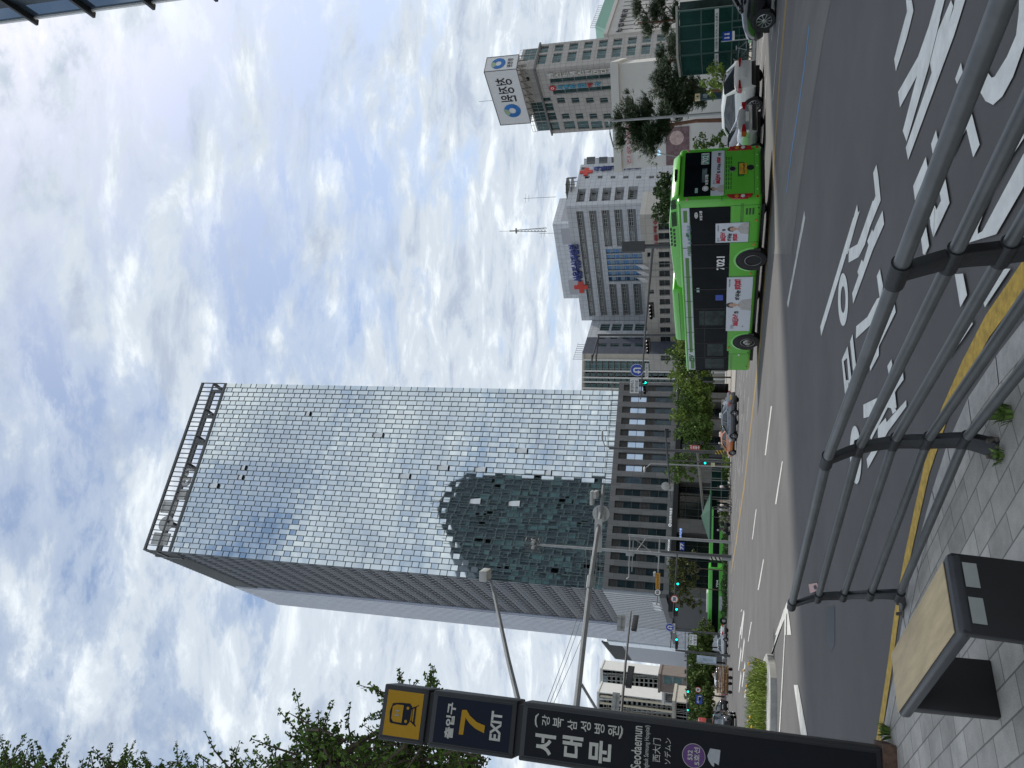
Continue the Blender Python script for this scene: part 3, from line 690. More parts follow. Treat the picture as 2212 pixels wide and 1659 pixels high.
for o in ops: window(H1,(o[1]-3.2,o[1]-.4,o[3]-1.6,o[3]-.2),1.4,M_glassd,M_wframe,3,1,.1)
W1=hS; H2=Fac(W1,hR,hosp); ops=[]
for i in range(6):
    ops.append(opc(H2,'h',512+99*i,288,1.3,1.5)); 
for i in range(3): ops.append(opc(H2,'h',484+96*i,222,1.5,1.5))
facing(H2,0,44,ops,M_hosp,M_glassd,M_wframe,.25,name='wing_wall')
H3=Fac(hR,hR2,hosp); ops=[opc(H3,'h',540+95*i,172,3.2,2.6,2,1) for i in range(3)]
facing(H3,0,43,ops,M_hosp,M_glassd,M_wframe,.25,name='rear_wing_wall')
b=MB(); b.T=Matrix.Translation(-hC); pts=[hC,hS,W1,hR,hR2,hR2+Vector((-34,32,0)),hL+Vector((8,18,0)),hL]; n_=len(pts); b.add([(*p.xy,43.0) for p in pts],[tuple(range(n_))])
p=hL; q=hL+Vector((8,18,0)); b.add([(*p.xy,0),(*q.xy,0),(*q.xy,46),(*p.xy,46)],[(0,1,2,3)]); b.build('roof',M_hosp,hosp)
# penthouse storey
zc=46; pc=flatp(topp(*Z('h',245,650),54)); pl=flatp(topp(*Z('h',332,1220),54)); pr=flatp(topp(*Z('h',300,452),54))
for a,c,nm in ((pl,pc,'penthouse_front'),(pc,pr,'penthouse_side')):
    f=Fac(a,c,hosp); b=MB(); b.quad((0,0,43.1),(f.len,0,43.1),(f.len,0,54),(0,0,54)); b.m=1
    for u0,u1 in ((.06,.26),(.74,.94)) if nm[-1]=='t' else ((.1,.95),): b.quad((f.len*u0,-.05,48),(f.len*u1,-.05,48),(f.len*u1,-.05,51.6),(f.len*u0,-.05,51.6))
    f.put(b,nm,[M_hosp,mat('lilac_panel',(.36,.36,.38),.6,var=.05)],fix=False)
b=MB(); b.T=Matrix.Translation(-hC); q=pl+(pr-pc); b.add([(*p_.xy,54) for p_ in (pl,pc,pr,q)],[(0,1,2,3)]); b.build('penthouse_roof',M_hosp,hosp)
tw=mat('blue_sign_letters',(.03,.05,.22),.5); rc=mat('red_cross',(.60,.05,.03),.5)
def cross(f,k,x,y,arm,dep=-.5):
    s_,z_=f.sz(*Z(k,x,y)); b=MB(); a=arm; c=arm*.33; b.prism([(s_-a,z_-c),(s_-c,z_-c),(s_-c,z_-a),(s_+c,z_-a),(s_+c,z_-c),(s_+a,z_-c),(s_+a,z_+c),(s_+c,z_+c),(s_+c,z_+a),(s_-c,z_+a),(s_-c,z_+c),(s_-a,z_+c)],'y',dep,dep+.3); f.put(b,'red_cross_sign',rc)
cross(H,'h',466,1130,2.2,-.4); cross(H2,'h',505,252,1.9,-.4)
l0=H.sz(*Z('h',458,1085)); l1=H.sz(*Z('h',425,800)); H.text('서울적십자병원',(l0[0],l1[0],zr[0][1]+.5,zr[0][1]+3.6),-.3,tw,bold=.05,extr=.3)
l0=H2.sz(*Z('h',560,235)); l1=H2.sz(*Z('h',920,225))
H2.text(list('서울적십자병원'),(l0[0]-1.0,l0[0]+1.2,l1[1],l0[1]),-.3,tw,vert=True,bold=.05,extr=.25)
# rooftop lattice mast, aerials and little glass lookout
b=MB(); s_,_=H.sz(*Z('h',240,745)); base=H.W(s_,4)-hC; h0,h1=54,63.5
for a in range(4):
    q=math.pi/2*a+.7; b.tube([base+Vector((.8*math.cos(q),.8*math.sin(q),h0)),base+Vector((.3*math.cos(q),.3*math.sin(q),h1))],.07,5)
for i in range(9):
    z0=h0+(h1-h0)*i/9; z1=h0+(h1-h0)*(i+1)/9; r0=.8-.5*i/9; r1=.8-.5*(i+1)/9
    for a in range(4):
        q=math.pi/2*a+.7; q2=q+math.pi/2; b.tube([base+Vector((r0*math.cos(q),r0*math.sin(q),z0)),base+Vector((r1*math.cos(q2),r1*math.sin(q2),z1))],.05,4)
b.lathe([(.9,h1),(.9,h1+.2),(.2,h1+.3),(.2,h1+2.2)],base,n=10); b.tube([base+Vector((0,0,h1)),base+Vector((0,0,h1+5.5))],.05,5)
b.build('lattice_mast',M_pole,hosp)
for yy,zt_ in ((520,60),(800,57)):
    s_,_=H.sz(*Z('h',250,yy)); q=H.W(s_,6)-hC; b=MB(); b.tube([q+Vector((0,0,50)),q+Vector((0,0,zt_))],.07,5); b.tube([q+Vector((-1.4,0,zt_-.6)),q+Vector((1.4,0,zt_-.6))],.05,4); b.tube([q+Vector((-1,0,zt_-1.6)),q+Vector((1,0,zt_-1.6))],.05,4); b.build('aerial',M_pole,hosp)
b=MB(); q0=H2.W(-3.5,1)-hC; 
for k_ in range(9): a=math.pi*2*k_/9; b.tube([q0+Vector((3.2+3.4*math.cos(a),3+3*math.sin(a),44)),q0+Vector((3.2+3.4*math.cos(a),3+3*math.sin(a),47))],.12,4)
b.lathe([(3.5,46.6),(3.5,46.8)],q0+Vector((3.2,3,0)),n=9); b.lathe([(3.4,45.2),(3.4,45.3)],q0+Vector((3.2,3,0)),n=9); b.build('roof_lookout',mat('lookout_frame',(.10,.11,.11),.4),hosp)
# low front wing of the hospital
LF=Fac(H.W(-10,-13),H.W(H.len+4,-13),hosp)
zl=LF.sz(*Z('h',955,1200))[1]; ops=[]
for i in range(16): ops.append(opc(LF,'h',1100+1.0*i,600+i*72 if i<16 else 0,2.2,3.0,1,2))
ops+= [opc(LF,'h',893+99,886,1.6,1.3),opc(LF,'h',1008,1170,1.6,1.3)]
ops=[o for o in ops if o[0]>.5 and o[1]<LF.len-.5]
M_cream=tiles('cream_panels',(.46,.45,.42),2.4,2.0,(.28,.27,.26),.05,.6,.05,0,grime=.08)
facing(LF,0,zl,ops,M_cream,M_glassd,M_alum,.5,name='low_wing_wall')
b=MB(); b.quad((0,0,zl),(LF.len,0,zl),(LF.len,12.9,zl),(0,12.9,zl)); b.quad((LF.len,0,0),(LF.len,12,0),(LF.len,12,zl),(LF.len,0,zl)); LF.put(b,'low_wing_roof',M_cream,fix=False)
l0=LF.sz(*Z('h',1045,845)); LF.text('서울적십자',(l0[0],l0[0]+13,l0[1]-.5,l0[1]+.5),-.1,mat('dark_red_letters',(.30,.03,.04),.5),bold=.03,extr=.1)
# flags before the glass bay
for i,yy in enumerate((940,990,1040)):
    s_,z_=LF.sz(*Z('h',1010,yy)); q=LF.W(s_,-1); fl=thing('flagpole','white flag on a thin pole before the blue glass bay, %s of three'%('rightmost','middle','leftmost')[i],'flagpole',q,0,'flags in front of the hospital')
    b=MB(); b.tube([(0,0,0),(0,0,z_+5)],.09,6); b.build('pole',M_pole,fl); b=MB(); zz_=z_+4.6
    vs=[(-x_*.35+.0,.15*math.sin(x_*2+i),zz_-y_*.7-x_*.55) for x_ in range(5) for y_ in range(4)]; b.add(vs,[(x_*4+y_,x_*4+y_+1,x_*4+y_+5,x_*4+y_+4) for x_ in range(4) for y_ in range(3)]); b.build('flag',mat('flag_cloth',(.6,.6,.62),.8,var=.2,scale=3),fl,smooth=1,fix=False)

# ---------- annex left of the hospital, grey-blue gable
aP1=H.W(-.5,2); aP0=flatp(topp(*Z('h',540,1645),40)); 
ann=thing('hospital_annex','lower white wing with a blank slate-blue end wall left of the hospital','building',aP1)
zA=H.sz(*Z('h',525,1400))[1]-1
aM=aP1+(aP0-aP1)*.56; A1=Fac(aM,aP1,ann); ops=[]
for r_ in range(5):
    for yy in (1440,): ops.append(opc(A1,'h',648+89*r_,yy,4.6,3.0,3,1))
facing(A1,0,zA,ops,M_hosp,M_gteal,M_wframe,.3); 
A2=Fac(aP0,aM,ann); ops=[opc(A2,'h',628+94*r_,1578,1.8,2.6) for r_ in range(4)]+[opc(A2,'h',624+92*r_,1523,1.3,2.2) for r_ in range(4)]
facing(A2,0,zA,ops,tiles('slate_blue_cladding',(.085,.095,.125),1.5,1.5,(.05,.055,.07),.03,.6,.1,0),M_gteal,M_wframe,.3,name='gable_wall')
b=MB(); b.T=Matrix.Translation(-aP1); pts=[aP0,aM,aP1,aP1+Vector((10,22,0)),aP0+Vector((10,22,0))]; b.add([(*p.xy,zA) for p in pts],[tuple(range(5))]); b.add([(*aP0.xy,0),(*(aP0+Vector((10,22,0))).xy,0),(*(aP0+Vector((10,22,0))).xy,zA),(*aP0.xy,zA)],[(0,1,2,3)]); b.build('roof',M_hosp,ann)
b=MB(); 
for i in range(8): b.tube([(A2.P0-aP1)+A2.e*(i*A2.len/8)+A2.n*2+Vector((0,0,zA)),(A2.P0-aP1)+A2.e*(i*A2.len/8)+A2.n*2+Vector((0,0,zA+3))],.08,4)
b.tube([(A2.P0-aP1)+A2.n*2+Vector((0,0,zA+3)),(A2.P1-aP1)+A2.n*2+Vector((0,0,zA+3))],.08,4); b.build('roof_railing',M_pole,ann)

# ---------- beige apartment block between annex and tower
def slab(name,label,cat,P0,P1,z,ops,wm,gm,fm,back=14,depth=.3,nx=1,nz=1,fw=.1,trim=None):
    t=thing(name,label,cat,P0); f=Fac(P0,P1,t); ops=[(max(o[0],.4),min(o[1],f.len-.4),max(o[2],.3),min(o[3],z-.4),*o[4:]) for o in ops(f)]; ops=[o for o in ops if o[1]-o[0]>.3 and o[3]-o[2]>.3]
    facing(f,0,z,ops,wm,gm,fm,depth,nx,nz,fw)
    b=MB(); b.quad((0,0,z),(f.len,0,z),(f.len,back,z),(0,back,z)); b.quad((f.len,0,0),(f.len,back,0),(f.len,back,z),(f.len,0,z)); b.quad((0,0,0),(0,0,z),(0,back,z),(0,back,0)); b.quad((0,back,0),(0,back,z),(f.len,back,z),(f.len,back,0)); b.box(-.3,f.len+.3,-.4,back+.3,z+.01,z+.9)
    f.put(b,'roof',wm,fix=False)
    if trim:
        b=MB(); trim(b,f); f.put(b,'trim',trim.m)
    return t,f
M_beige=mat('beige_render',(.40,.38,.33),.75,var=.08,scale=.4); M_tanw=mat('tan_render',(.48,.43,.33),.75,var=.08,scale=.4); M_whr=mat('white_render',(.56,.56,.54),.75,var=.06,scale=.4)
Pa,Pb=flatp(atd(1262,845,330)),flatp(atd(1262,760,330))
def ops1(f):
    r=[]
    for i in range(17):
        for yy,w_ in ((140,6.2),(248,3.0),(318,3.6),(385,3.0)): r.append(opc(f,'p3',115+81*(i-1),yy,w_,3.2,3 if w_>5 else 1,1))
    return r
zt_=atd(1262,800,330).z
def tr(b,f):
    for yy in (60,205,290,350,430): s_,_=f.sz(*Z('p3',300,yy)); b.box(s_-.35,s_+.35,-.9,-.01,0,zt_+.5)
tr.m=M_whr
slab('apartment_block','tall cream apartment block with white ribs between the hospital annex and the skyscraper','apartment block',Pa,Pb,zt_,ops1,M_beige,M_gteal,M_wframe,trim=tr)

M_gfar=mat('far_window_glass',(.11,.14,.15),.1,.3,var=.5,scale=.2)
# ---------- left apartments far behind the junction
def ops2(f):
    r=[]
    for i in range(12):
        x=238+50*i if i<4 else 238+50*i
        for yy,w_ in ((638,3.4),(668,3.4),(742,6.5),(820,3.4)): r.append(opc(f,'p5',238+48.5*i+ (yy-640)*.0,yy+i*3,w_,4.6,2 if w_>5 else 1,1))
    return r
slab('apartment_block','white apartment tower farthest right behind the slatted office block','apartment block',flatp(atd(*Z('p5',190,862),430)),flatp(atd(*Z('p5',165,618),430)),atd(*Z('p5',180,740),430).z,ops2,M_whr,M_gfar,M_wframe,fw=.15)
def ops3(f):
    r=[]
    for i in range(15):
        for yy,w_ in ((888,2.6),(908,2.6),(988,4.2),(1052,6),(1125,6)): r.append(opc(f,'p5',188+51.5*i+(yy-900)*.05,yy+i*2.4,w_,4.4,2 if w_>5 else 1,1))
    return r
def tr2(b,f):
    for yy in (940,1015,1085): s_,_=f.sz(*Z('p5',500,yy)); b.box(s_-1,s_+1,-1.4,-.01,4,f.root['zt']-3)
t,f=None,None
def tr3(b,f):
    for yy in (940,1012,1085): s_,_=f.sz(*Z('p5',500,yy)); b.box(s_-.45,s_+.45,-1.0,-.01,4,ZTW)
tr3.m=M_tanw; ZTW=atd(*Z('p5',150,1000),400).z-1
slab('apartment_block','white apartment tower with tan bands rising beside the subway sign','apartment block',flatp(atd(*Z('p5',180,1190),400)),flatp(atd(*Z('p5',160,864),400)),atd(*Z('p5',150,1000),400).z,ops3,M_whr,M_gfar,M_wframe,trim=tr3,fw=.15)
def ops4(f): return [opc(f,'p5',880+100*i,712,5,3.4,1,1) for i in range(2)]
slab('brown_building','brown stone low building right of the slatted block behind the trees','building',flatp(atd(*Z('p5',800,860),290)),flatp(atd(*Z('p5',795,678),290)),atd(*Z('p5',800,750),290).z,ops4,mat('brown_stone',(.16,.13,.115),.7,var=.15,scale=.5),M_gteal,M_alum)
def ops5(f): return [opc(f,'p5',870+70*i,900+20*j,2.6,5.5) for i in range(3) for j in range(-2,3)]
slab('white_building','low white finned building under the apartment towers','building',flatp(atd(*Z('p5',850,990),300)),flatp(atd(*Z('p5',830,862),300)),atd(*Z('p5',840,900),300).z,ops5,M_whr,M_glassd,M_wframe)
def ops6(f): return [opc(f,'p5',995+0*i,1010+36*i,7,7,2,2) for i in range(5)]
slab('school_building','pale low building with large grid windows left behind the red bus','building',flatp(atd(*Z('p5',950,1300),250)),flatp(atd(*Z('p5',940,960),250)),atd(*Z('p5',950,1050),250).z,ops6,M_beige,M_glassd,M_wframe)

# ---------- office building with the food-brand rooftop sign
M_grid=tiles('gridded_stone',(.41,.395,.375),1.15,1.15,(.27,.26,.245),.06,.6,.06,0,grime=.06)
jC=flatp(topp(*Z('j',655,715),40)); jL=flatp(topp(*Z('j',835,1370),40)); jR=flatp(topp(*Z('j',715,455),40)); zJ=40
jb=thing('office_building','beige gridded stone office building carrying a big white box sign on its roof','building',jC)
JL=Fac(jL,jC,jb); JR=Fac(jC,jR,jb)
ops=[]
for i in range(10):
    s_,z_=JL.sz(*Z('j',1020+141*i if False else 1020+140*i,1285)); ops.append((max(.5,s_-1.2),s_+1.3,z_-1.3,z_+1.2,2,1))
    ops.append(opc(JL,'j',982+142*i,1192,1.7,1.7,2,1)); ops.append(opc(JL,'j',935+147*i,1030,1.6,1.7,2,1))
t0=JL.sz(*Z('j',822,835)); t1=JL.sz(*Z('j',1570,790)); ops.append((t0[0]-.65,t0[0]+.65,max(4,t1[1]-8),t0[1],1,9))
t0=JL.sz(*Z('j',852,950)); ops.append((t0[0]-.65,t0[0]+.65,max(4,t1[1]-8),t0[1],1,9))
tops=[opc(JL,'j',868,1295,2.6,2.1,2,1),opc(JL,'j',838,1195,2.4,2.1,2,1),opc(JL,'j',808,1100,2.4,2.1,2,1),opc(JL,'j',783,1022,1.2,2.0)]
ops+=tops; ops=[o for o in ops if o[2]>.5]
facing(JL,0,zJ,ops,M_grid,M_gteal,M_alum,.3,fw=.09)
ops=[]
for i in range(11):
    z_=JR.sz(*Z('j',890+150*(i-1),590))[1]
    if z_<2: continue
    a=JR.sz(*Z('j',890,640))[0]; c=JR.sz(*Z('j',890,545))[0]; d=JR.sz(*Z('j',890,525))[0]; e=JR.sz(*Z('j',890,458))[0]
    ops+=[(a,c,z_-.95,z_+.85,2,1),(d,e,z_-.95,z_+.85,2,1)]
facing(JR,0,zJ,ops,M_grid,M_gteal,M_alum,.3,name='side_wall',fw=.09)
b=MB(); b.T=Matrix.Translation(-jC); jB=jL+(jR-jC); b.add([(*p.xy,zJ) for p in (jL,jC,jR,jB)],[(0,1,2,3)]); b.add([(*jR.xy,0),(*jB.xy,0),(*jB.xy,zJ),(*jR.xy,zJ)],[(0,1,2,3)]); b.add([(*jB.xy,0),(*jL.xy,0),(*jL.xy,zJ),(*jB.xy,zJ)],[(0,1,2,3)])
b.build('roof',M_grid,jb,fix=False)
# cornice and set-back glass attic
zS=JL.sz(*Z('j',495,745))[1]
def inset(p,q,f0,f1,o): 
    e=(q-p); return p+e*f0,p+e*f1
b=MB(); 
for f in (JL,JR):
    b2=MB(); b2.box(-.3,f.len+.2,-.35,.2,zJ-.35,zJ); f.put(b2,'cornice',mat('dark_cornice',(.15,.15,.15),.6))
A0=JL.W(.6,.5); A1_=JL.W(JL.len*.5,.5); A2_=JL.W(JL.len-.02,.3); A3=JR.W(JR.len-.6,.4)
for p,q,gl,nm in ((A0,A1_,1,'attic_glass'),(A1_,A2_,0,'attic_wall'),(A2_,A3,0,'attic_side_wall')):
    f=Fac(p,q,jb); b=MB()
    if gl: 
        facing(f,zJ+.02,zJ+3.2,[(f.len*i/3+.1,f.len*(i+1)/3-.1,zJ+.3,zJ+2.9,3,2) for i in range(3)],M_grid,M_gteal,M_alum,.1,name=nm,fw=.06)
    elif nm=='attic_wall': facing(f,zJ+.02,zJ+4.2,[],M_grid,M_gteal,M_alum,name=nm); bb=f.bx('j',582,822,610,790); b.box(bb[0],bb[1],-.12,-.01,bb[2],bb[3]); f.put(b,'vent',M_dark)
    else: facing(f,zJ+.02,zJ+3.6,[(f.len*.45,f.len*.7,zJ+.4,zJ+3.0,2,2),(f.len*.72,f.len*.97,zJ+.4,zJ+3.0,2,2)],M_grid,M_gteal,M_alum,.1,name=nm)
b=MB(); b.T=Matrix.Translation(-jC); q=A0+(A3-A2_); b.add([(*p.xy,zJ+3.2) for p in (A0,A2_,A3,q)],[(0,1,2,3)]); b.build('attic_roof',M_grid,jb)
# rooftop sign box
g0=flatp(topp(*Z('j',315,1283),50)); g1=flatp(topp(*Z('j',145,737),50)); g2=flatp(topp(*Z('j',175,592),50)); zb0=Fac(g0,g1).sz(*Z('j',480,715))[1]
sb=thing('rooftop_sign','white rooftop box sign with blue ring emblems and black Korean name','rooftop sign',g1+Vector((0,0,zb0)))
G1=Fac(g0,g1,sb); G2=Fac(g1,g2,sb)
sb_m=mat('sign_face',(.72,.73,.74),.5,var=.02)
def G(f,b,nm,m,**k):
    b.T=Matrix.Rotation(f.rz,4,'Z'); b.T=Matrix.Translation(f.P0-g1-Vector((0,0,zb0)))@b.T; return b
b=MB(); q=g0+(g2-g1); b.T=Matrix.Translation(-g1-Vector((0,0,zb0))); b.add([(*p.xy,z) for z in (zb0,50) for p in (g0,g1,g2,q)],[(0,1,2,3)[::-1],(4,5,6,7),(0,1,5,4),(1,2,6,5),(2,3,7,6),(3,0,4,7)]); b.build('sign_box',sb_m,sb)
b=MB()
for p,q_ in ((g0,g1),(g1,g2)):
    for z in (zb0,50): b.tube([p+Vector((0,0,z))-g1-Vector((0,0,zb0)),q_+Vector((0,0,z))-g1-Vector((0,0,zb0))],.09,5)
for p in (g0,g1,g2): b.tube([p+Vector((0,0,zb0))-g1-Vector((0,0,zb0)),p+Vector((0,0,50))-g1-Vector((0,0,zb0))],.09,5)
b.build('edge_trim',mat('sign_edge',(.12,.12,.13),.5),sb)
b=MB(); 
for i in range(9):
    p=g0.lerp(g1,i/8)+G1.n*.5-g1; b.tube([p+Vector((0,0,-1.9)),p],.09,4)
    if i<8: b.tube([p+Vector((0,0,-1.9)),g0.lerp(g1,(i+1)/8)+G1.n*.5-g1],.06,4)
for i in range(4): p=g1.lerp(g2,i/3)+G2.n*.4-g1; b.tube([p+Vector((0,0,-1.9)),p],.09,4)
each(b,'steel_frame_member',M_dpole,sb)
lb=mat('ring_blue',(.02,.17,.50),.5,var=.3,scale=.3); lg=mat('ring_green',(.35,.45,.30),.5); bk=mat('sign_black',(.012,.012,.018),.5)
lift=Vector((0,0,-zb0))
def sgloc(f): d=f.P0-g1; return Vector((d.x,d.y,-zb0)),f.rz
for f,k in ((G1,(352,1200,523,1065,288,1045,455,795)),(G2,(222,705,364,600,383,688,440,598))):
    bb=f.bx('j',k[0],k[1],k[2],k[3]); c=((bb[0]+bb[1])/2,(bb[2]+bb[3])/2); r_=(bb[3]-bb[2])/2; ex=(bb[1]-bb[0])/2/r_
    lo,ro=sgloc(f); b=MB(); b.disc(c,r_,-.06,32,hole=r_*.42,ex=ex); b.build('ring_emblem',lb,sb,loc=lo,rot=ro,fix=False)
    b=MB(); vs=[];n_=7
    for i in range(n_+1):
        a=R(40+70*i/n_)
        for rr in (r_*.44,r_*.98): vs.append((c[0]+ex*rr*math.cos(a),-.075,c[1]+rr*math.sin(a)))
    b.add(vs,[(2*i,2*i+1,2*i+3,2*i+2) for i in range(n_)]); b.build('ring_highlight',lg,sb,loc=lo,rot=ro,fix=False)
    bb=f.bx('j',k[4],k[5],k[6],k[7]); textmesh('청정원',bb,-.06,bk,bold=.012,parent=sb,loc=lo,rot=ro)
# raised letters and vertical shop sign on the facade
s0,z0=JL.sz(*Z('j',800,790)); s1,z1=JL.sz(*Z('j',1575,715)); JL.text(list('베스트웨스턴미디어빌딩'[:10]),(JL.len-2.3,JL.len-1.1,z1,z0),-.12,mat('stone_letters',(.62,.61,.58),.6),vert=True,extr=.2,bold=.02)
sg=thing('vertical_shop_sign','red emblem over blue and red Korean letters running down the beige facade','sign',JL.W(JL.len*.55,-.2,20))
s0,z0=JL.sz(*Z('j',900,890)); s1,z1=JL.sz(*Z('j',1350,870)); zz=z0-z1; ms=s0
def sgt(body,a,c,m,nm='lettering'):
    d=JL.W(0,0)-sg.location; textmesh(list(body),(ms-.55,ms+.65,z0-zz*c,z0-zz*a),-.25,m,bold=.03,extr=.12,vert=True,parent=sg,loc=d,rot=JL.rz,name=nm)
cb=mat('cyan_letters',(.03,.28,.45),.5)
sgt('서대문',0,.42,cb); sgt('본점',.45,.66,cb); sgt('약',.68,.82,M_red); sgt('국',.86,1,cb)
b=MB(); b.disc((ms,z0+1.1),.75,-.3,20); b.build('emblem',M_red,sg,loc=JL.W(0,0)-sg.location,rot=JL.rz,fix=False)
b=MB(); b.disc((ms,z0+1.1),.35,-.33,14,hole=.2); b.build('emblem_ring',M_wht,sg,loc=JL.W(0,0)-sg.location,rot=JL.rz,fix=False)
b=MB(); p=g0.lerp(g1,.55)-jC; b.tube([p+Vector((0,2,40)),p+Vector((0,2,53.5))],.05,5); b.build('lightning_rod',M_pole,jb)
b=MB()
for f in (JL,JR):
    for i in range(10): q=f.W(f.len*i/9,.9)-jC; b.tube([q+Vector((0,0,zJ+3.2)),q+Vector((0,0,zJ+4.4))],.04,4)
    b.tube([f.W(0,.9,zJ+4.4)-jC,f.W(f.len,.9,zJ+4.4)-jC],.04,4); b.tube([f.W(0,.9,zJ+3.8)-jC,f.W(f.len,.9,zJ+3.8)-jC],.04,4)
b.build('roof_railing',M_pole,jb)

# ---------- police hall building at the far right with a green roof
pA=flatp(topp(*Z('j',1410,355),30)); pB=flatp(topp(*Z('j',1545,-60),30))
def ops7(f):
    r=[]
    for i in range(13):
        y=338-40.5*i
        r+=[opc(f,'j',1600+5.5*i,y,.8,3.4),opc(f,'j',1748+5.8*i,y-8,.8,3.2),opc(f,'j',1885+6*i,y-16,1.0,2.4),opc(f,'j',1985+6*i,y-16,1.0,2.2)]
    return [o for o in r if o[2]>.3]
t,f=slab('hall_building','white hall building with narrow slot windows and black roof-line letters','building',pA,pB,30,ops7,mat('hall_concrete',(.47,.46,.44),.7,var=.08,scale=.5),M_glassd,M_alum,back=8,depth=.4)
s0,z0=f.sz(*Z('j',1515,335)); s1,z1=f.sz(*Z('j',1560,100)); f.text('농업박물관',(s0,s1,z0-1,z0+.5),-.12,bk,extr=.1,bold=.02,space=1.4)
b=MB(); b.prism([(9,30.9),(f.len*1.2,30.9),(f.len*1.2,35),(14,35)],'y',2,7); f.put(b,'green_roof',mat('green_copper_roof',(.16,.33,.26),.6,var=.08))
b=MB()
for i in range(12): b.tube([(14+i*1.6,2.5,35),(14+i*1.6,2.5,36.4)],.05,4)
b.tube([(14,2.5,36.4),(32,2.5,36.4)],.05,4); f.put(b,'roof_railing',M_pole)

# ---------- low white shop building behind the pines
wA=Vector((25.6,90.8,0)); wB=Vector((36,86,0))
def ops8(f):
    o=[f.bx('h',860,185,1140,30),f.bx('h',1190,170,1255,20)]
    bb=f.bx('j',1700,955,1990,835); o.append((bb[0],bb[1],bb[2],bb[3],3,2)); bb=f.bx('j',1620,905,1655,775); o.append(bb)
    return [(*q[:4],*(q[4:] or (3,2))) for q in o]
t,f=slab('shop_building','low white cubic shop building with dark display window behind the pine trees','building',wA,wB,13.2,ops8,mat('white_shop_render',(.60,.60,.58),.7,var=.05,scale=.5),mat('shop_glass',(.015,.03,.045),.06,.3,var=.4,scale=.5),M_alum,back=9)
bb=f.bx('h',1050,120,1078,80); f.text('약국',bb,-.05,mat('lit_cyan_letters',(.3,.6,.8),.4,emit=(.4,.75,1,1.0)),bold=.02)
bb=f.bx('h',1185,60,1250,-60); f.T if False else None
b=MB(); bb=f.bx('b1',320,450,1,1) if False else None
b=MB(); s_,z_=f.sz(*Z('b1',360,400)); b.box(s_-.8,s_+3.4,-.1,-.02,z_-1.3,z_+1.3); b.m=1; b.disc((s_+2.2,z_+.1),.8,-.12,18); f.put(b,'pink_poster',[mat('poster_mauve',(.16,.10,.11),.6,var=.5,scale=3),mat('poster_pink',(.5,.38,.36),.6,var=.3,scale=3)],fix=False)
b=MB(); s_,z_=f.sz(*Z('h',835,120)); b.box(s_-1.2,s_+3.5,-.12,-.02,z_-.3,z_+.35); f.put(b,'shop_banner',mat('banner_white',(.6,.55,.55),.6)); f.text('진료안내',(s_-1,s_+3.3,z_-.2,z_+.25),-.14,M_red)

# ---------- glass tower at our own side of the street (right, overhead)
nE=atd(195,20,38); nE.z=0
near=thing('glass_office_tower','blue-grey glass tower with dark horizontal fins at the upper right frame edge','tower',nE)
NF=Fac(nE,nE+Vector((math.sin(R(-6.5)),math.cos(R(-6.5)),0))*-34,near)
# the visible flank runs towards the camera: P0 is the far edge, P1 nearer
def sheet(f,b,x0,x1,z0,z1,y=0): b.quad((x0,y,z0),(x1,y,z0),(x1,y,z1),(x0,y,z1))
M_near=tiles('blue_grey_curtain_glass',(.13,.19,.26),1.5,4.3,(.05,.06,.07),.05,.06,.35,0,metal=.75)
b=MB(); b.box(0,NF.len,0,.2,0,96); NF.put(b,'curtain_wall',M_near)
dz=(1.0905-.977)*nE.y/1.0
b=MB(); z=CAMH+nE.y*1.0905
zs=[z+dz*i for i in range(-9,12)]
for zf in zs:
    if 6<zf<95: b.box(-.35,NF.len,-.35,-.01,zf-.09,zf+.09)
NF.put(b,'horizontal_fin',mat('dark_fin',(.015,.016,.018),.5))
b=MB(); b.box(-.12,.02,-.12,.3,0,96); NF.put(b,'corner_trim',M_wht)
pr=[(22.3,0),(104,0),(104,110),(100,115),(84,117),(66,107),(51,93),(36,82),(22.3,96)]
b=MB(); b.T=Matrix.Translation(-nE); b.prism([(x-.0,z) for x,z in pr],'y',5,37.6); b.build('body',mat('tower_body',(.028,.042,.055),.35,.0,var=.4,scale=.3,spec=.15),near)
NB=Fac(Vector((104,37.7,0)),Vector((22.3,37.7,0)),near)
b=MB()
for x in range(0,81,3):
    xx=104-x; 
    zt2=[(104.1,110),(100,115),(84,117),(66,107),(51,93),(36,82),(22.3,96)]
    for (xa,za),(xb,zb2) in zip(zt2,zt2[1:]):
        if xb<=xx<=xa: zt3=za+(zb2-za)*(xx-xa)/(xb-xa)
    b.box(x-.12,x+.12,-.25,0,0,zt3+(2.5 if x%2 else 4))
for z in range(4,124,4):
    xs=[xx for xx in range(23,104) if any(xb<=xx<=xa and za+(zb2-za)*(xx-xa)/(xb-xa)>=z for (xa,za),(xb,zb2) in zip(zt2,zt2[1:]))]
    if xs:
        g=[]; st=xs[0]; pv=xs[0]
        for q in xs[1:]+[999]:
            if q-pv>1: g.append((st,pv)); st=q
            pv=q
        for a,c in g: b.box(104-c,104-a,-.2,0,z-.15,z+.15)
NB.put(b,'rear_mullion_grid',mat('teal_mullion',(.09,.14,.15),.5,.2))
b=MB(); r5=random.Random(5)
for i in range(240):
    x=r5.uniform(1,78); z=r5.uniform(2,104); xx=104-x
    for (xa,za),(xb,zb2) in zip(zt2,zt2[1:]):
        if xb<=xx<=xa: zt3=za+(zb2-za)*(xx-xa)/(xb-xa)
    if z+4<zt3: x=3*int(x/3); z=4*int(z/4); b.quad((x+.2,-.05,z+.2),(x+2.8,-.05,z+.2),(x+2.8,-.05,z+3.7),(x+.2,-.05,z+3.7))
NB.put(b,'pale_rear_pane',mat('teal_pane',(.05,.10,.11),.3,spec=.2,var=.4,scale=.2),fix=False)

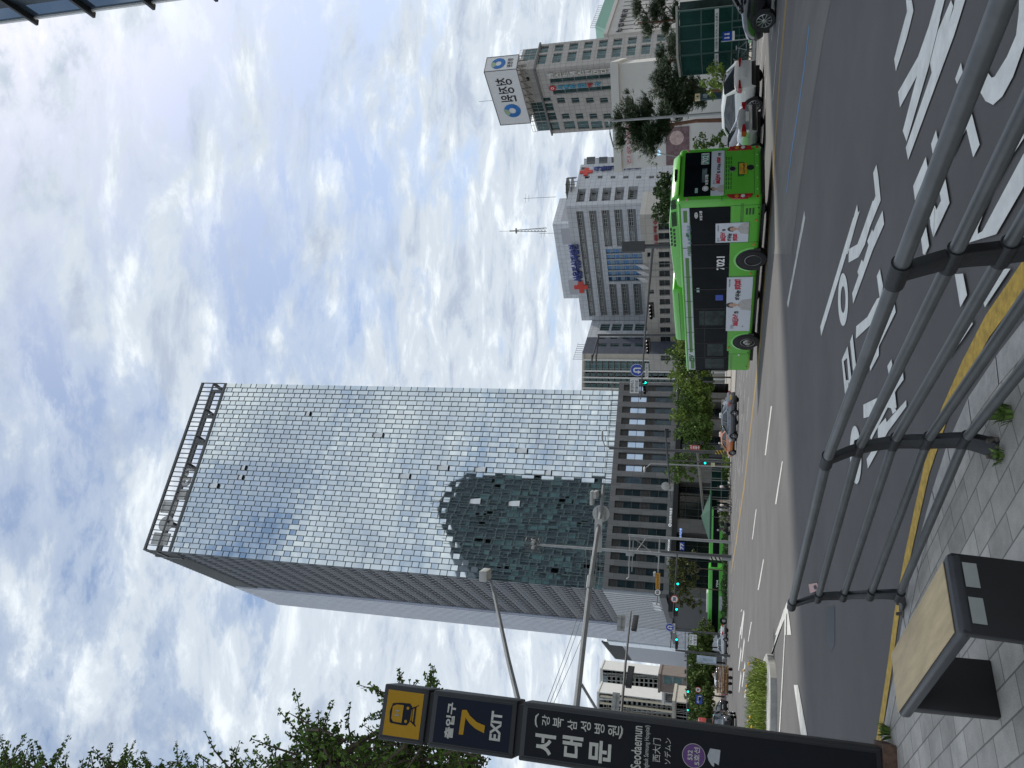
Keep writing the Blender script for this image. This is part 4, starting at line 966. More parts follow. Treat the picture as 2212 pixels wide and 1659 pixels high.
# ============================================================ GREEN CITY BUS (large, right of centre)
M_bgreen=mat('bus_green_paint',(.10,.44,.034),.28,0,var=.05,scale=1,coat=.5,spec=.5)
M_bglass=mat('bus_tinted_glass',(.005,.007,.009),.25,0,var=.5,scale=1.2,spec=.06)
M_bwhite=mat('bus_white_film',(.50,.54,.58),.45,var=.05)
M_bband=mat('bus_olive_band',(.07,.20,.035),.5,var=.05)
M_adw=mat('advert_white',(.55,.58,.62),.45,var=.03)
M_adr=mat('advert_red',(.42,.015,.04),.5); M_skin=mat('printed_skin',(.50,.31,.23),.55,var=.1,scale=8); M_hair=mat('printed_hair',(.02,.015,.012),.5); M_suit=mat('printed_cloth',(.42,.40,.38),.6,var=.15,scale=9)
brn=Vector((6.1,26.0,0)); hd=Vector((-.5,.866,0)); BL=10.73
bfr=brn+hd*BL
bus=thing('city_bus','large green city bus, route 7021, with white adverts, seen from its rear left','bus',bfr)
SF=Fac(bfr,brn,bus); bus.rotation_euler=(0,0,SF.rz)
RF=Fac(brn,brn+Vector((.866,.5,0))*2.5,bus)
BW=2.5; ZB=3.02
b=MB(); b.box(0,BL,0,BW,.32,ZB); body=b.build('body',M_bgreen,bus,bevel=.13,bseg=4)
def sp(k,x,y): return SF.sz(*Z(k,x,y))
wx=[sp('b2',1110,215)[0],sp('b2',1025,1192)[0]]
# wheel arches, wheels
for i,x in enumerate(wx):
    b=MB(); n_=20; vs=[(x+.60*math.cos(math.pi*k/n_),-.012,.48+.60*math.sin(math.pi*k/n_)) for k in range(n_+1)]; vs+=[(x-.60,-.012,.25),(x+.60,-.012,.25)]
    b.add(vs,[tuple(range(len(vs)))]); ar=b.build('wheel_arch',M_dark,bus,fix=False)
    b=MB(); 
    for k in range(n_):
        a0,a1=math.pi*k/n_,math.pi*(k+1)/n_; b.add([(x+r_*math.cos(a),y_,.48+r_*math.sin(a)) for a in (a0,a1) for r_,y_ in ((.60,-.03),(.68,-.005),(.60,.02))],[(0,1,4,3),(0,3,5,2)])
    b.build('arch_lip',M_bgreen,bus,smooth=1)
    for y in (0,BW):
        s_=1 if y==0 else -1
        wh=MB(); wh.lathe([(.27,-.03),(.40,-.035),(.465,-.02),(.485,.04),(.485,.22),(.46,.26),(.25,.26)],(0,0,0),'y',n=32); wo_=wh.build('wheel',M_tyre,bus,smooth=R(40),loc=(x,y-.012 if y==0 else y-.22,.485))
        wh=MB()
        if i==0: wh.lathe([(.275,-.05),(.29,-.045),(.26,.0),(.22,.10),(.13,.14),(.12,.02),(.09,-.01),(.0,-.01)],(0,0,0),'y',n=28,cap=False)
        else: wh.lathe([(.275,-.05),(.29,-.045),(.265,-.02),(.25,.02),(.17,-.035),(.11,-.06),(.10,-.11),(.0,-.115)],(0,0,0),'y',n=28,cap=False)
        wh.build('rim',mat('steel_rim',(.30,.29,.27),.4,.7,var=.2,scale=12),wo_,smooth=R(40))
        wh=MB()
        for k in range(10): a=2*math.pi*k/10; wh.lathe([(.022,-.052 if i else .06),(.022,-.03 if i else .1)],(.215*math.cos(a),0,.215*math.sin(a)),'y',n=8)
        wh.build('wheel_hole',M_dark,wo_)
# glass band
gt=sp('b2',403,600)[1]; 
s_r=sp('b1',700,1050)[0]; s_f=.06
zl_r=sp('b1',1000,1120)[1]; zl_f=sp('b2',760,1200)[1]; zg=sp('b1',572,1300)[1]
b=MB(); sd1=sp('b1',600,1500)[0]
pts=[(s_f,zl_f-.02),(s_r,zl_r),(s_r,zg),(s_f,zg)]
b.prism([(s_f,1.42-.2),(wx[1]-.75,1.22),(wx[1]-.75,1.30),(s_r,1.30),(s_r,2.62),(s_f,2.62)],'y',-.018,.05); b.build('side_window_band',M_bglass,bus)
b=MB()
for k,(x_,) in enumerate([(q,) for q in (1.15,2.3,3.4,4.75,6.0,7.3,8.6)]): b.box(x_-.035,x_+.035,-.026,-.0185,1.32,2.58)
for x0_,x1_ in ((1.2,2.25),(2.35,3.35),(3.5,4.7)): b.box(x0_,x1_,-.025,-.0185,2.18,2.22)
each(b,'window_divider_bar',mat('rubber_trim',(.004,.004,.005),.7),bus)
b=MB(); b.quad((3.6,-.0186,1.42),(4.6,-.0186,1.42),(4.6,-.0186,2.4),(3.6,-.0186,2.4)); b.quad((1.3,-.0186,1.45),(2.2,-.0186,1.45),(2.2,-.0186,2.1),(1.3,-.0186,2.1)); b.quad((.25,-.0186,1.4),(1.05,-.0186,1.4),(1.05,-.0186,2.2),(.25,-.0186,2.2))
each(b,'clear_pane',mat('see_through_tint',(.022,.034,.032),.08,0,var=.9,scale=2.5,spec=.08,detail=8),bus,fix=False)
b=MB(); x_,z_=sp('b2',700,665); b.box(x_-.17,x_+.17,-.024,-.019,z_-.14,z_+.14); b.build('blue_seat_notice',M_blue,bus)
b=MB(); x_,z_=sp('b2',448,575); b.box(x_-.13,x_+.13,-.024,-.019,z_-.05,z_+.05); b.build('window_sticker',mat('mint_sticker',(.3,.45,.38),.5),bus)
# white destination film with olive stripe
b=MB(); z0,z1=2.64,2.90; b.box(.12,s_r,-.012,.02,z0,z1); b.build('roof_edge_film',M_bwhite,bus)
b=MB(); c=(z0+z1)/2
for x0_,x1_ in ((1.55,sp('b2',350,195)[0]),(sp('b1',500,1245)[0],s_r-.12)): b.box(x0_,x1_,-.016,-.0125,c-.065,c+.065)
b.box(.2,.95,-.016,-.0125,z0+.02,c+.04); b.build('olive_stripe',M_bband,bus)
b=MB()
for y_ in (78,422,710,900,1080,1282): x_=sp('b2',350,y_)[0]; b.box(x_-.012,x_+.012,-.018,-.0125,z0,z1)
b.build('film_joint',M_blk,bus)
M_db=mat('film_lettering',(.07,.12,.22),.5)
def bt(k,x0,y0,x1,y1,body,m,y=-.02,par=bus,**kw):
    bb=SF.bx(k,x0,y0,x1,y1); SF.text(body,bb,y,m,parent=par,**kw)
bt('b1',483,1280,540,1530,'숨 쉬는 서울로',M_db,bold=.005); bt('b2',322,62,372,172,'전기버',mat('film_green_lettering',(.05,.16,.06),.5),bold=.005); bt('b1',486,1552,540,1659,'스타고',MATS['film_green_lettering'],bold=.005)
bt('b2',345,1338,405,1436,'ZEV',mat('film_dark_green',(.02,.12,.03),.5),y=-.017,bold=.06,shear=.3)
b=MB(); x_,z_=sp('b1',510,1495) if False else sp('b1',515,1500); b.disc((x_+.12,z_+.02),.035,-.0175,12); b.prism([(x_+.2,z_+.02),(x_+.33,z_+.12),(x_+.5,z_+.1),(x_+.4,z_-.0)],'y',-.0175,-.0165); b.build('leaf_emblem',mat('leaf_green',(.02,.15,.05),.5),bus)
bt('b2',668,175,765,335,'7021',M_wht,bold=.035,y=-.021)
bt('b1',645,1090,682,1215,'보광교통',M_wht,bold=.02,y=-.021)
def logo(f,k,x0,y0,x1,y1,body='보광'):
    bb=f.bx(k,x0,y0,x1,y1); c=((bb[0]+bb[1])/2,(bb[2]+bb[3])/2); rx=(bb[1]-bb[0])/2; rz_=(bb[3]-bb[2])/2; l,r=f.rel(); b=MB(); b.disc(c,rz_,-.0205,24,ex=rx/rz_); b.m=1; b.disc(c,rz_*.85,-.0225,24,hole=rz_*.72,ex=rx/rz_); b.build('oval_emblem',[M_wht,M_blk],bus,loc=l,rot=r,fix=False)
    f.text(body,(c[0]-rx*.5,c[0]+rx*.5,c[1]-rz_*.4,c[1]+rz_*.4),-.023,M_blk,name='emblem_letter',bold=.03)
logo(SF,'b1',578,1110,625,1190)
# mouldings, flaps, lamps on the left flank
b=MB()
bb=SF.bx('b1',1240,1060,1365,1140)
for k in range(3): z_=bb[2]+(bb[3]-bb[2])*(k+.5)/3; b.box(bb[0],bb[1],-.015,-.002,z_-.035,z_+.02)
for y0_,y1_ in ((1040,1240),): 
    for x_ in (1185,1200,1215): s0,z_=sp('b1',x_,1150); b.box(s0-.5,s0+.55,-.006,.002,z_-.006,z_+.006)
for x_ in (835,850): s0,z_=sp('b2',x_,1400); b.box(.1,1.35,-.006,.002,z_-.006,z_+.006)
for xx in (wx[0]-.95,wx[0]+.95,wx[1]+.8,1.42,s_r+.02): b.box(xx-.007,xx+.007,-.005,.002,.34,1.28)
b.build('panel_seam',mat('seam_shadow',(.01,.05,.008),.6),bus)
for k,x,y in (('b1',1385,1217),('b1',1352,1535),('b2',1075,380),('b2',815,1262)):
    s0,z_=sp(k,x,y); b=MB(); b.box(s0-.05,s0+.05,-.02,0,z_-.035,z_+.035); b.build('side_marker',mat('amber_lens',(.45,.16,.02),.3),bus)
for k,x,y in (('b1',1418,1052),('b1',1425,1135),('b1',1440,1203),('b2',1038,1320),('b2',1020,1485)):
    s0,z_=sp(k,x,y); b=MB(); b.lathe([(.03,-.012),(.03,0)],(s0,0,z_),'y',n=10); b.build('flap_lock',M_blk,bus)
b=MB(); s0,z_=sp('b2',930,1347); b.box(s0-.05,s0+.05,-.03,0,z_-.03,z_+.03); b.build('door_handle',M_wht,bus)
# adverts on the flank
def portrait(f,cxx,czz,h,y,par,rot=None):
    l,r=f.rel()
    b=MB(); b.prism([(cxx-h*.42,czz-h*.5),(cxx+h*.45,czz-h*.5),(cxx+h*.36,czz-h*.12),(cxx+h*.12,czz+.02*h),(cxx-h*.10,czz+.02*h),(cxx-h*.34,czz-h*.12)],'y',y-.002,y); b.build('printed_jacket',M_suit,par,loc=l,rot=r)
    b=MB(); b.disc((cxx,czz+.26*h),h*.17,y-.004,20,ex=.78,ez=1.15); b.box(cxx-h*.06,cxx+h*.06,y-.005,y-.0045,czz-.06*h,czz+.12*h); b.build('printed_face',M_skin,par,loc=l,rot=r,fix=False)
    b=MB(); n_=14; vs=[]
    for k in range(n_+1):
        a=R(-12+204*k/n_); 
        for q in (.22,.12 if 3<k<11 else .155): vs.append((cxx+h*q*.85*math.cos(a),y-.006,czz+.28*h+h*q*1.15*math.sin(a)))
    b.add(vs,[(2*k,2*k+1,2*k+3,2*k+2) for k in range(n_)]); 
    for s_ in (-1,1): b.box(cxx+s_*h*.055-.018*h,cxx+s_*h*.055+.018*h,y-.0055,y-.005,czz+.27*h,czz+.285*h)
    b.box(cxx-.03*h,cxx+.03*h,y-.0055,y-.005,czz+.155*h,czz+.165*h); b.build('printed_hair_and_features',M_hair,par,loc=l,rot=r,fix=False)
def advert(f,x0,x1,z0,z1,y=-.03):
    b=MB(); b.box(x0,x1,y,y+.029,z0,z1); l,r=f.rel(); return b.build('advert_panel',M_adw,bus,loc=l,rot=r)
bb=SF.bx('b2',768,422,1125,1088); x0,x1,z0,z1=max(wx[1]+.83,bb[0]),min(wx[0]-.97,bb[1]),.44,1.36
ad=advert(SF,x0,x1,z0,z1); SF.root=bus
W_=x1-x0; H_=z1-z0
def adt(body,u0,u1,v0,v1,m,bold=.05): SF.text(body,(x0+W_*u0,x0+W_*u1,z0+H_*v0,z0+H_*v1),-.0325,m,bold=bold)
adt('보통날',.10,.34,.48,.74,M_adr,.09); adt('을',.345,.395,.50,.68,M_blk,.07); adt('채우는',.60,.78,.45,.66,M_blk,.07); adt('커피',.785,.97,.40,.71,M_adr,.09); adt('품격있는',.05,.13,.68,.82,M_blk,.0); adt('부동산대출',.84,.97,.86,.93,M_blk,.02); adt('등록',.08,.105,.27,.33,M_blk,.03)
portrait(SF,x0+W_*.51,z0+H_*.5,H_*.98,-.0315,bus)
bb=SF.bx('b1',852,1500,1292,1245) if False else SF.bx('b1',855,1248,1285,1498); x0,x1,z0,z1=bb[0],bb[1],bb[2],bb[3]; ad=advert(SF,x0,x1,z0,z1); W_=x1-x0;H_=z1-z0
adt('보통날',.07,.56,.68,.86,M_adr,.09); adt('을',.60,.72,.70,.80,M_blk,.07); adt('채우는',.07,.48,.50,.64,M_blk,.07); adt('커피',.07,.45,.30,.48,M_adr,.09); adt('품격',.05,.25,.88,.95,M_blk,0); adt('대출상담',.60,.92,.90,.94,M_blk,.02)
portrait(SF,x0+W_*.70,z0+H_*.31,H_*.62,-.0315,bus)
# roof pods
b=MB(); p0=sp('b2',200,1255)[0]-.0; p1=sp('b2',200,660)[0]; b.box(p0,p1,.28,2.2,ZB-.05,3.42); b.build('roof_battery_pod',M_bgreen,bus,bevel=.14,bseg=4)
b=MB(); b.box(p0+.15,p1-.15,.262,.29,3.17,3.185); b.build('pod_crease',MATS['seam_shadow'],bus)
b=MB(); q1=sp('b1',330,1400)[0]; q2=sp('b1',340,960)[0]
b.prism([(p1+.05,ZB-.05),(q2,ZB-.05),(q2-.25,3.22),(q1+.1,3.36),(q1-1.2,3.36),(p1+1.0,3.30),(p1+.3,3.2)],'y',.30,2.2); b.build('roof_cooling_pod',M_bgreen,bus,bevel=.06,bseg=2)
b=MB()
for k in range(20):
    x_=q1+.1+(q2-q1-.35)*k/20
    if 10<k<13: continue
    b.add([(x_,.292,ZB+.06),(x_+.055,.292,ZB+.06),(x_+.0,.292,ZB+.24),(x_-.055,.292,ZB+.24)],[(0,1,2,3)])
b.disc((q1+.15+(q2-q1)*.56,ZB+.14),.10,.290,16)
b.build('pod_louvre',mat('louvre_black',(.01,.03,.01),.6),bus,fix=False)
b=MB()
for k in range(5):
    for j in range(2): x_=q1-1.0+k*.2+j*.05; b.quad((x_,.292,ZB+.14+j*.11),(x_+.14,.292,ZB+.14+j*.11),(x_+.12,.292,ZB+.21+j*.11),(x_-.02,.292,ZB+.21+j*.11))
b.build('pod_grille_slot',MATS['louvre_black'],bus,fix=False)
b=MB(); b.box(-.02,BL-.1,-.02,.10,ZB-.10,ZB-.03); b.build('gutter',M_bgreen,bus,bevel=.02)
# front mirror arm
b=MB(); b.tube([(.1,-.0,2.55),(-.35,-.15,2.5),(-.42,-.2,2.2)],.035,6); b.box(-.52,-.36,-.3,-.08,1.85,2.3); b.build('wing_mirror',M_blk,bus)
# ---- rear face
RFl,RFr=RF.rel()
def rput(b,n_,m,**k): return b.build(n_,m,bus,loc=RFl,rot=RFr,**k)
def rt(k,x0,y0,x1,y1,body,m,y=-.02,**kw): RF.text(body,RF.bx(k,x0,y0,x1,y1),y,m,parent=bus,**kw)
bb=RF.bx('b1',472,285,795,935); X0,X1=.24,2.26
b=MB(); b.box(X0,X1,-.018,.05,bb[2],2.82); rput(b,'rear_window',M_bglass,bevel=.01)
zw=bb[2]
bb=RF.bx('b1',790,265,968,912); b=MB(); b.box(X0,X1,-.03,.02,bb[2],zw-.01); rput(b,'advert_panel',M_adw); zA0,zA1=bb[2],zw-.01
# map columns (photo y of zoom b1: 940 -> X0, 270 -> X1)
def ux(y): return X0+(X1-X0)*(935-y)/(935-285)
def uz(x): # photo x of zoom b1 at mid rear
    return RF.sz(*Z('b1',x,600))[1]
def rtx(y0,y1,x0,x1,body,m,bold=.05,y=-.033,**k): RF.text(body,(ux(y0),ux(y1),uz(x1),uz(x0)),y,m,parent=bus,bold=bold,**k)
hA=zA1-zA0
def rad(u0,u1,v0,v1,body,m,bold): RF.text(body,(X0+(X1-X0)*u0,X0+(X1-X0)*u1,zA0+hA*v0,zA0+hA*v1),-.033,m,parent=bus,bold=bold)
rad(.24,.47,.28,.66,'보통날',M_adr,.09); rad(.48,.53,.3,.56,'을',M_blk,.07); rad(.55,.70,.27,.56,'채우는',M_blk,.06); rad(.71,.85,.23,.60,'커피',M_adr,.09); rad(.24,.33,.7,.85,'품격',M_blk,0); rad(.88,.95,.25,.5,'대출',M_blk,.1)
portrait(RF,X0+(X1-X0)*.13,zA0+hA*.5,hA*1.0,-.0315,bus)
b=MB(); b.box(ux(475),ux(308),-.026,-.019,uz(768),uz(665)); rput(b,'route_panel',M_wht)
b=MB(); b.box(ux(470),ux(313),-.029,-.0265,uz(764),uz(670)); rput(b,'route_panel_face',mat('route_green',(.02,.22,.14),.5)); rtx(466,318,676,760,'7021',M_wht,.03)
rtx(780,630,720,764,'보광교통',M_wht,.03,y=-.023)
b=MB(); c=(ux(832),uz(728)); b.disc(c,.10,-.021,20,ex=1.2); b.m=1; b.disc(c,.075,-.022,20,hole=.065,ex=1.2); rput(b,'oval_emblem',[M_wht,M_blk],fix=False)
b=MB(); b.box(ux(890),ux(822),-.024,-.019,uz(632),uz(596)); rput(b,'window_sticker',MATS['mint_sticker'])
b=MB(); b.box(ux(740),ux(540),-.021,-.0185,uz(745),uz(680)); rput(b,'painted_reflection',mat('pale_reflection',(.10,.13,.13),.1,var=.8,scale=5))  # pale reflection on the rear glass, put in as colour
b=MB()
for k in range(8):
    for j in range(3): x_=.50+.19*k; z_=zA0-.07-.075*j; b.box(x_,x_+.14,-.006,.01,z_-.016,z_+.010)
rput(b,'vent_slot',MATS['louvre_black'])
b=MB(); b.box(X0-.03,X1+.03,-.005,.01,.56,.572); b.box(.02,.2,-.005,.01,1.58,1.595); b.box(2.3,2.48,-.005,.01,1.58,1.595); 
for x_ in (X0-.04,X1+.04): b.box(x_-.006,x_+.006,-.005,.01,.58,1.6)
rput(b,'panel_seam',MATS['seam_shadow'])
for s_ in (0,1):
    xa,xb=(.05,.25) if s_==0 else (2.25,2.45); b=MB(); zt0,zt1=uz(1345),uz(1000)
    b.prism([(xa,zt0+.18),(xb,zt0),(xb,zt1),(xa,zt1-.22)] if s_==0 else [(xa,zt0),(xb,zt0+.18),(xb,zt1-.22),(xa,zt1)],'y',-.035,.02); tl=rput(b,'tail_light',mat('tail_red',(.30,.02,.015),.2,var=.1,coat=.5),bevel=.008)
    for k,mm in enumerate((mat('lens_red',(.42,.02,.02),.15),mat('lens_clear',(.6,.6,.58),.2),mat('lens_amber',(.5,.2,.02),.2),MATS['tail_red'])):
        b=MB(); b.lathe([(.062,-.05),(.07,-.03)],((xa+xb)/2+(.0),0,zt0+.12+(zt1-zt0-.25)*k/3),'y',n=18); b.build('lamp_lens',mm,tl)
for x_,z_ in ((.12,2.70),(2.36,2.72)): b=MB(); b.lathe([(.045,-.03),(.055,.0)],(x_,0,z_),'y',n=14); rput(b,'top_marker_lamp',mat('rose_lens',(.5,.28,.22),.3))
for x_ in (.13,2.36): b=MB(); b.lathe([(.04,-.02),(.045,.0)],(x_,0,.47),'y',n=14); rput(b,'bumper_reflector',MATS['lens_red'])
pcx=ux(560)
b=MB(); b.box(pcx-.36,pcx+.30,-.004,.02,uz(1232),uz(1150)); b.box(pcx-.36,pcx+.30,-.02,.02,uz(1156),uz(1146)); rput(b,'plate_recess',mat('recess_green',(.02,.13,.015),.5),bevel=.01)
b=MB(); b.box(ux(648),ux(492),-.028,-.021,uz(1262),uz(1165)); pl=rput(b,'number_plate',mat('plate_yellow',(.55,.33,.03),.5,var=.04)); rtx(642,497,1202,1250,'사7045',M_blk,.03,y=-.0295); rtx(610,530,1172,1195,'서울74',M_blk,.0,y=-.0295)
for y_,x_,mm in ((562,1076,M_rim),(553,1312,M_blk)):
    b=MB(); b.lathe([(.11,-.02),(.115,.0)],(ux(y_),0,uz(x_)),'y',n=22); rput(b,'round_badge',mm)
    b=MB(); b.lathe([(.09,-.026),(.09,-.0)],(ux(y_),0,uz(x_)),'y',n=22); rput(b,'badge_centre',M_blk)
b=MB()
for x_ in (.45,.95,1.5,2.0): b.lathe([(.015,-.015),(.015,0)],(x_,0,.47),'y',n=8)
rput(b,'bumper_bolt',M_wht)
b=MB(); b.box(.3,2.2,-.1,.3,.26,.36); b.box(1.0,1.5,-.03,.1,ZB-.02,ZB+.13); rput(b,'undertray',M_dark)
b=MB(); b.box(.5,BL-.5,.25,BW-.25,.2,.34); b.build('chassis',M_dark,bus)

# ============================================================ CARS, TAXIS, BUSES IN TRAFFIC, MOTORCYCLES
M_cglass=mat('car_tinted_glass',(.015,.02,.024),.05,0,var=.4,scale=1.5,spec=.9)
CARS={'sedan':dict(L=4.75,W=1.84,H=1.45,st=[(-2.37,.50,.78,.70),(-2.25,.30,.98,.84),(-1.9,.28,1.03,.90),(-1.3,.27,1.0,.92),(0,.26,.96,.92),(1.1,.27,.94,.92),(1.75,.28,.86,.90),(2.15,.30,.76,.83),(2.37,.38,.62,.68)],
        cab=[(-1.75,1.0,.80),(-1.0,1.38,.62),(-.2,1.45,.62),(.45,1.40,.61),(1.25,.93,.80)],wb=(-1.38,1.42),r=.33),
      'suv':dict(L=4.5,W=1.86,H=1.68,st=[(-2.22,.45,.95,.78),(-2.15,.33,1.15,.88),(-1.8,.33,1.18,.92),(-1.0,.32,1.14,.93),(.2,.32,1.10,.93),(1.0,.33,1.08,.93),(1.7,.34,1.00,.91),(2.1,.36,.90,.85),(2.25,.42,.70,.72)],
        cab=[(-2.08,1.14,.80),(-1.75,1.58,.68),(-.8,1.68,.68),(.15,1.64,.66),(1.05,1.07,.82)],wb=(-1.32,1.36),r=.36)}
def loft(b,rings):
    n=len(rings[0]); vs=[p for r_ in rings for p in r_]; fs=[]
    for i in range(len(rings)-1):
        for k in range(n-1): fs.append((i*n+k,i*n+k+1,(i+1)*n+k+1,(i+1)*n+k))
    fs.append(tuple(range(n))[::-1]); fs.append(tuple(range((len(rings)-1)*n,len(rings)*n)))
    b.add(vs,fs)
def car(name,label,cat,loc,hdg,kind,paint,group='vehicles on the far carriageway',plate=(.6,.6,.58),front=True,rims=10,cladding=False,taxi=False,two=None):
    """local +x is forward"""
    D=CARS[kind]; t=thing(name,label,cat,loc,math.atan2(hdg[1],hdg[0]),group)
    b=MB(); hw=D['W']/2; rings=[]
    for x,zl,zb_,w_ in D['st']:
        zm=(zl+zb_)/2; rings.append([(x,-w_*.86,zl),(x,-w_,zl+.12),(x,-w_*1.01,zm),(x,-w_*.985,zb_-.12),(x,-w_*.90,zb_-.02),(x,-w_*.6,zb_+.03),(x,0,zb_+.045),(x,w_*.6,zb_+.03),(x,w_*.90,zb_-.02),(x,w_*.985,zb_-.12),(x,w_*1.01,zm),(x,w_,zl+.12),(x,w_*.86,zl),(x,-w_*.86,zl)])
    loft(b,rings); me=b.mesh('body',paint); bm_=bmesh.new(); bm_.from_mesh(me); bmesh.ops.remove_doubles(bm_,verts=bm_.verts,dist=1e-4); bmesh.ops.recalc_face_normals(bm_,faces=bm_.faces); bm_.to_mesh(me); bm_.free(); me.shade_smooth(); me.set_sharp_from_angle(angle=R(50)); link('body',me,t)
    # greenhouse
    cb_=D['cab']; rings=[]
    for x,z,w_ in cb_:
        zb_=.90 if kind=='sedan' else 1.04
        rings.append([(x,-.80-.02,zb_),(x,-w_*1.0-.03,z-.10 if z>zb_+.2 else zb_+.01),(x,-w_*.9,z-.01),(x,0,z+.015),(x,w_*.9,z-.01),(x,w_*1.0+.03,z-.10 if z>zb_+.2 else zb_+.01),(x,.82,zb_),(x,-.82,zb_)])
    b=MB(); loft(b,rings); b.build('window_glass',M_cglass,t,smooth=R(40))
    # roof and pillars in body colour, 12 mm proud
    b=MB(); e=.014
    mid=cb_[1:-1]
    vs=[]
    for x,z,w_ in mid: vs+= [(x,-w_*1.0-.03-e,z-.10),(x,-w_*.9-e,z+e),(x,0,z+.015+e+.01),(x,w_*.9+e,z+e),(x,w_*1.0+.03+e,z-.10)]
    b.add(vs,[(i*5+k,i*5+k+1,i*5+k+6,i*5+k+5) for i in range(len(mid)-1) for k in range(4)]); b.build('roof',two or paint,t,smooth=1)
    b=MB()
    for s_ in (-1,1):
        for (xa,za,wa),(xb,zb2,wb2),th in ((cb_[0],cb_[1],.10),(cb_[-1],cb_[-2],.07)):
            pa=Vector((xa,s_*.84,.92 if kind=='sedan' else 1.06)); pb=Vector((xb,s_*(wb2+.04),zb2-.08)); b.tube([pa,pb],[th,.05],6)
        x_=-.15; b.add([(x_-.05,s_*.85,.92),(x_+.05,s_*.85,.92),(x_+.04,s_*(.68),D['H']-.1),(x_-.06,s_*(.68),D['H']-.1)],[(0,1,2,3)])
    each(b,'pillar',paint,t)
    for (x,r_) in ((D['wb'][0],D['r']),(D['wb'][1],D['r'])):
        for s_ in (-1,1):
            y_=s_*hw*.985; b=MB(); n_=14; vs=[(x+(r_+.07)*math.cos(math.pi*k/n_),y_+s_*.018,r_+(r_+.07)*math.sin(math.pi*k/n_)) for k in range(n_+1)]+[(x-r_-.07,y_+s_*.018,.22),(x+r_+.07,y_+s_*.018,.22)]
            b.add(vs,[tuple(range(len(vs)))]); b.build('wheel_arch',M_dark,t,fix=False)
            b=MB(); b.lathe([(r_*.66,.0),(r_*.70,s_*.02),(r_*.95,s_*.03),(r_,-s_*.0),(r_,-s_*.18),(r_*.6,-s_*.18)],(0,0,0),'y',n=22); wo_=b.build('wheel',M_tyre,t,smooth=R(40),loc=(x,y_+s_*.012,r_))
            b=MB(); b.lathe([(r_*.70,s_*.012),(r_*.66,s_*.03),(r_*.60,-s_*.02)],(0,0,0),'y',n=22,cap=False)
            for k in range(rims):
                a=2*math.pi*k/rims+.3; da=.10 if rims>6 else .2; b.add([(r_*.12*math.cos(a-da*2),s_*.03,r_*.12*math.sin(a-da*2)),(r_*.12*math.cos(a+da*2),s_*.03,r_*.12*math.sin(a+da*2)),(r_*.66*math.cos(a+da*.7),s_*.024,r_*.66*math.sin(a+da*.7)),(r_*.66*math.cos(a-da*.7),s_*.024,r_*.66*math.sin(a-da*.7))],[(0,1,2,3)])
            b.lathe([(r_*.16,s_*.036),(r_*.2,s_*.02)],(0,0,0),'y',n=10); b.build('rim',M_rim,wo_,fix=False)
    xr=D['st'][0][0]; xf=D['st'][-1][0]; zr=D['st'][0][2]; 
    for s_ in (-1,1):
        b=MB()
        if kind=='suv': b.prism([(s_*.42,zr-.0),(s_*.94,zr-.05),(s_*.91,zr+.08),(s_*.42,zr+.06)],'x',xr-.03,xr+.22)
        else: b.prism([(s_*.45,zr-.02),(s_*.88,zr-.06),(s_*.86,zr+.12),(s_*.45,zr+.08)],'x',xr-.02,xr+.24)
        b.build('tail_light',mat('car_tail_red',(.32,.01,.015),.15,coat=.5),t)
        b=MB(); b.prism([(s_*.45,D['st'][-1][2]-.02),(s_*.80,D['st'][-1][2]+.02),(s_*.78,D['st'][-1][2]+.13),(s_*.45,D['st'][-1][2]+.08)],'x',xf-.34,xf+.0); b.build('headlight',mat('headlight_lens',(.5,.52,.54),.08,.4),t)
        b=MB(); b.cb((.85 if kind=='sedan' else .75,s_*1.0,.98 if kind=='sedan' else 1.12),(.14,.2,.13)); b.build('door_mirror',paint,t,bevel=.03)
        b=MB()
        for x_ in (-.95,-.1,1.02): b.box(x_-.006,x_+.006,s_*hw*1.005-.004,s_*hw*1.005+.004,.38,.85)
        for x_ in (-.72,.28): b.box(x_-.09,x_+.09,s_*hw*1.0-.012,s_*hw*1.0+.018,.80,.83)
        b.build('door_seam',M_blk,t)
    b=MB(); b.box(xr-.035,xr,-.26,.26,.62 if kind=='sedan' else .72,.74 if kind=='sedan' else .84); b.build('number_plate',mat('plate_%d'%int(plate[2]*100),plate,.5,var=.04),t)
    b=MB(); b.box(xr-.02,xr+.25,-.72,.72,.32,.50); b.build('rear_bumper_trim',M_blk,t,bevel=.03)
    b=MB(); b.prism([(-.5,.42),(.5,.42),(.55,.60),(.4,.70),(-.4,.70),(-.55,.60)] if kind=='sedan' else [(-.42,.45),(.42,.45),(.62,.66),(.5,.86),(-.5,.86),(-.62,.66)],'x',xf-.06,xf+.03); b.build('grille',M_blk,t)
    b=MB(); b.box(xf-.0,xf+.045,-.26,.26,.46,.56); b.build('number_plate',MATS['plate_%d'%int(plate[2]*100)],t)
    b=MB(); b.box(-2.0,2.0,-.7,.7,.16,.34); b.build('underbody',M_dark,t)
    if cladding:
        b=MB(); 
        for s_ in (-1,1): b.box(-1.0,1.0,s_*hw*1.0-.02,s_*hw*1.0+.022,.30,.46)
        b.build('sill_cladding',M_blk,t)
    if taxi:
        b=MB(); b.prism([(-.28,1.47),(.28,1.47),(.2,1.62),(-.2,1.62)],'x',-.28,-.08); b.build('taxi_roof_light',M_wht,t,bevel=.02)
    return t
P_wh=mat('paint_white',(.66,.66,.65),.2,0,var=.02,coat=1); P_si=mat('paint_silver',(.42,.44,.46),.25,.6,var=.03,coat=1); P_bk=mat('paint_black',(.008,.009,.012),.15,0,var=.1,coat=1); P_gy=mat('paint_grey',(.13,.14,.155),.25,.5,var=.05,coat=1); P_or=mat('paint_orange',(.55,.17,.04),.3,0,var=.04,coat=1)
h1=(-.48,.877)
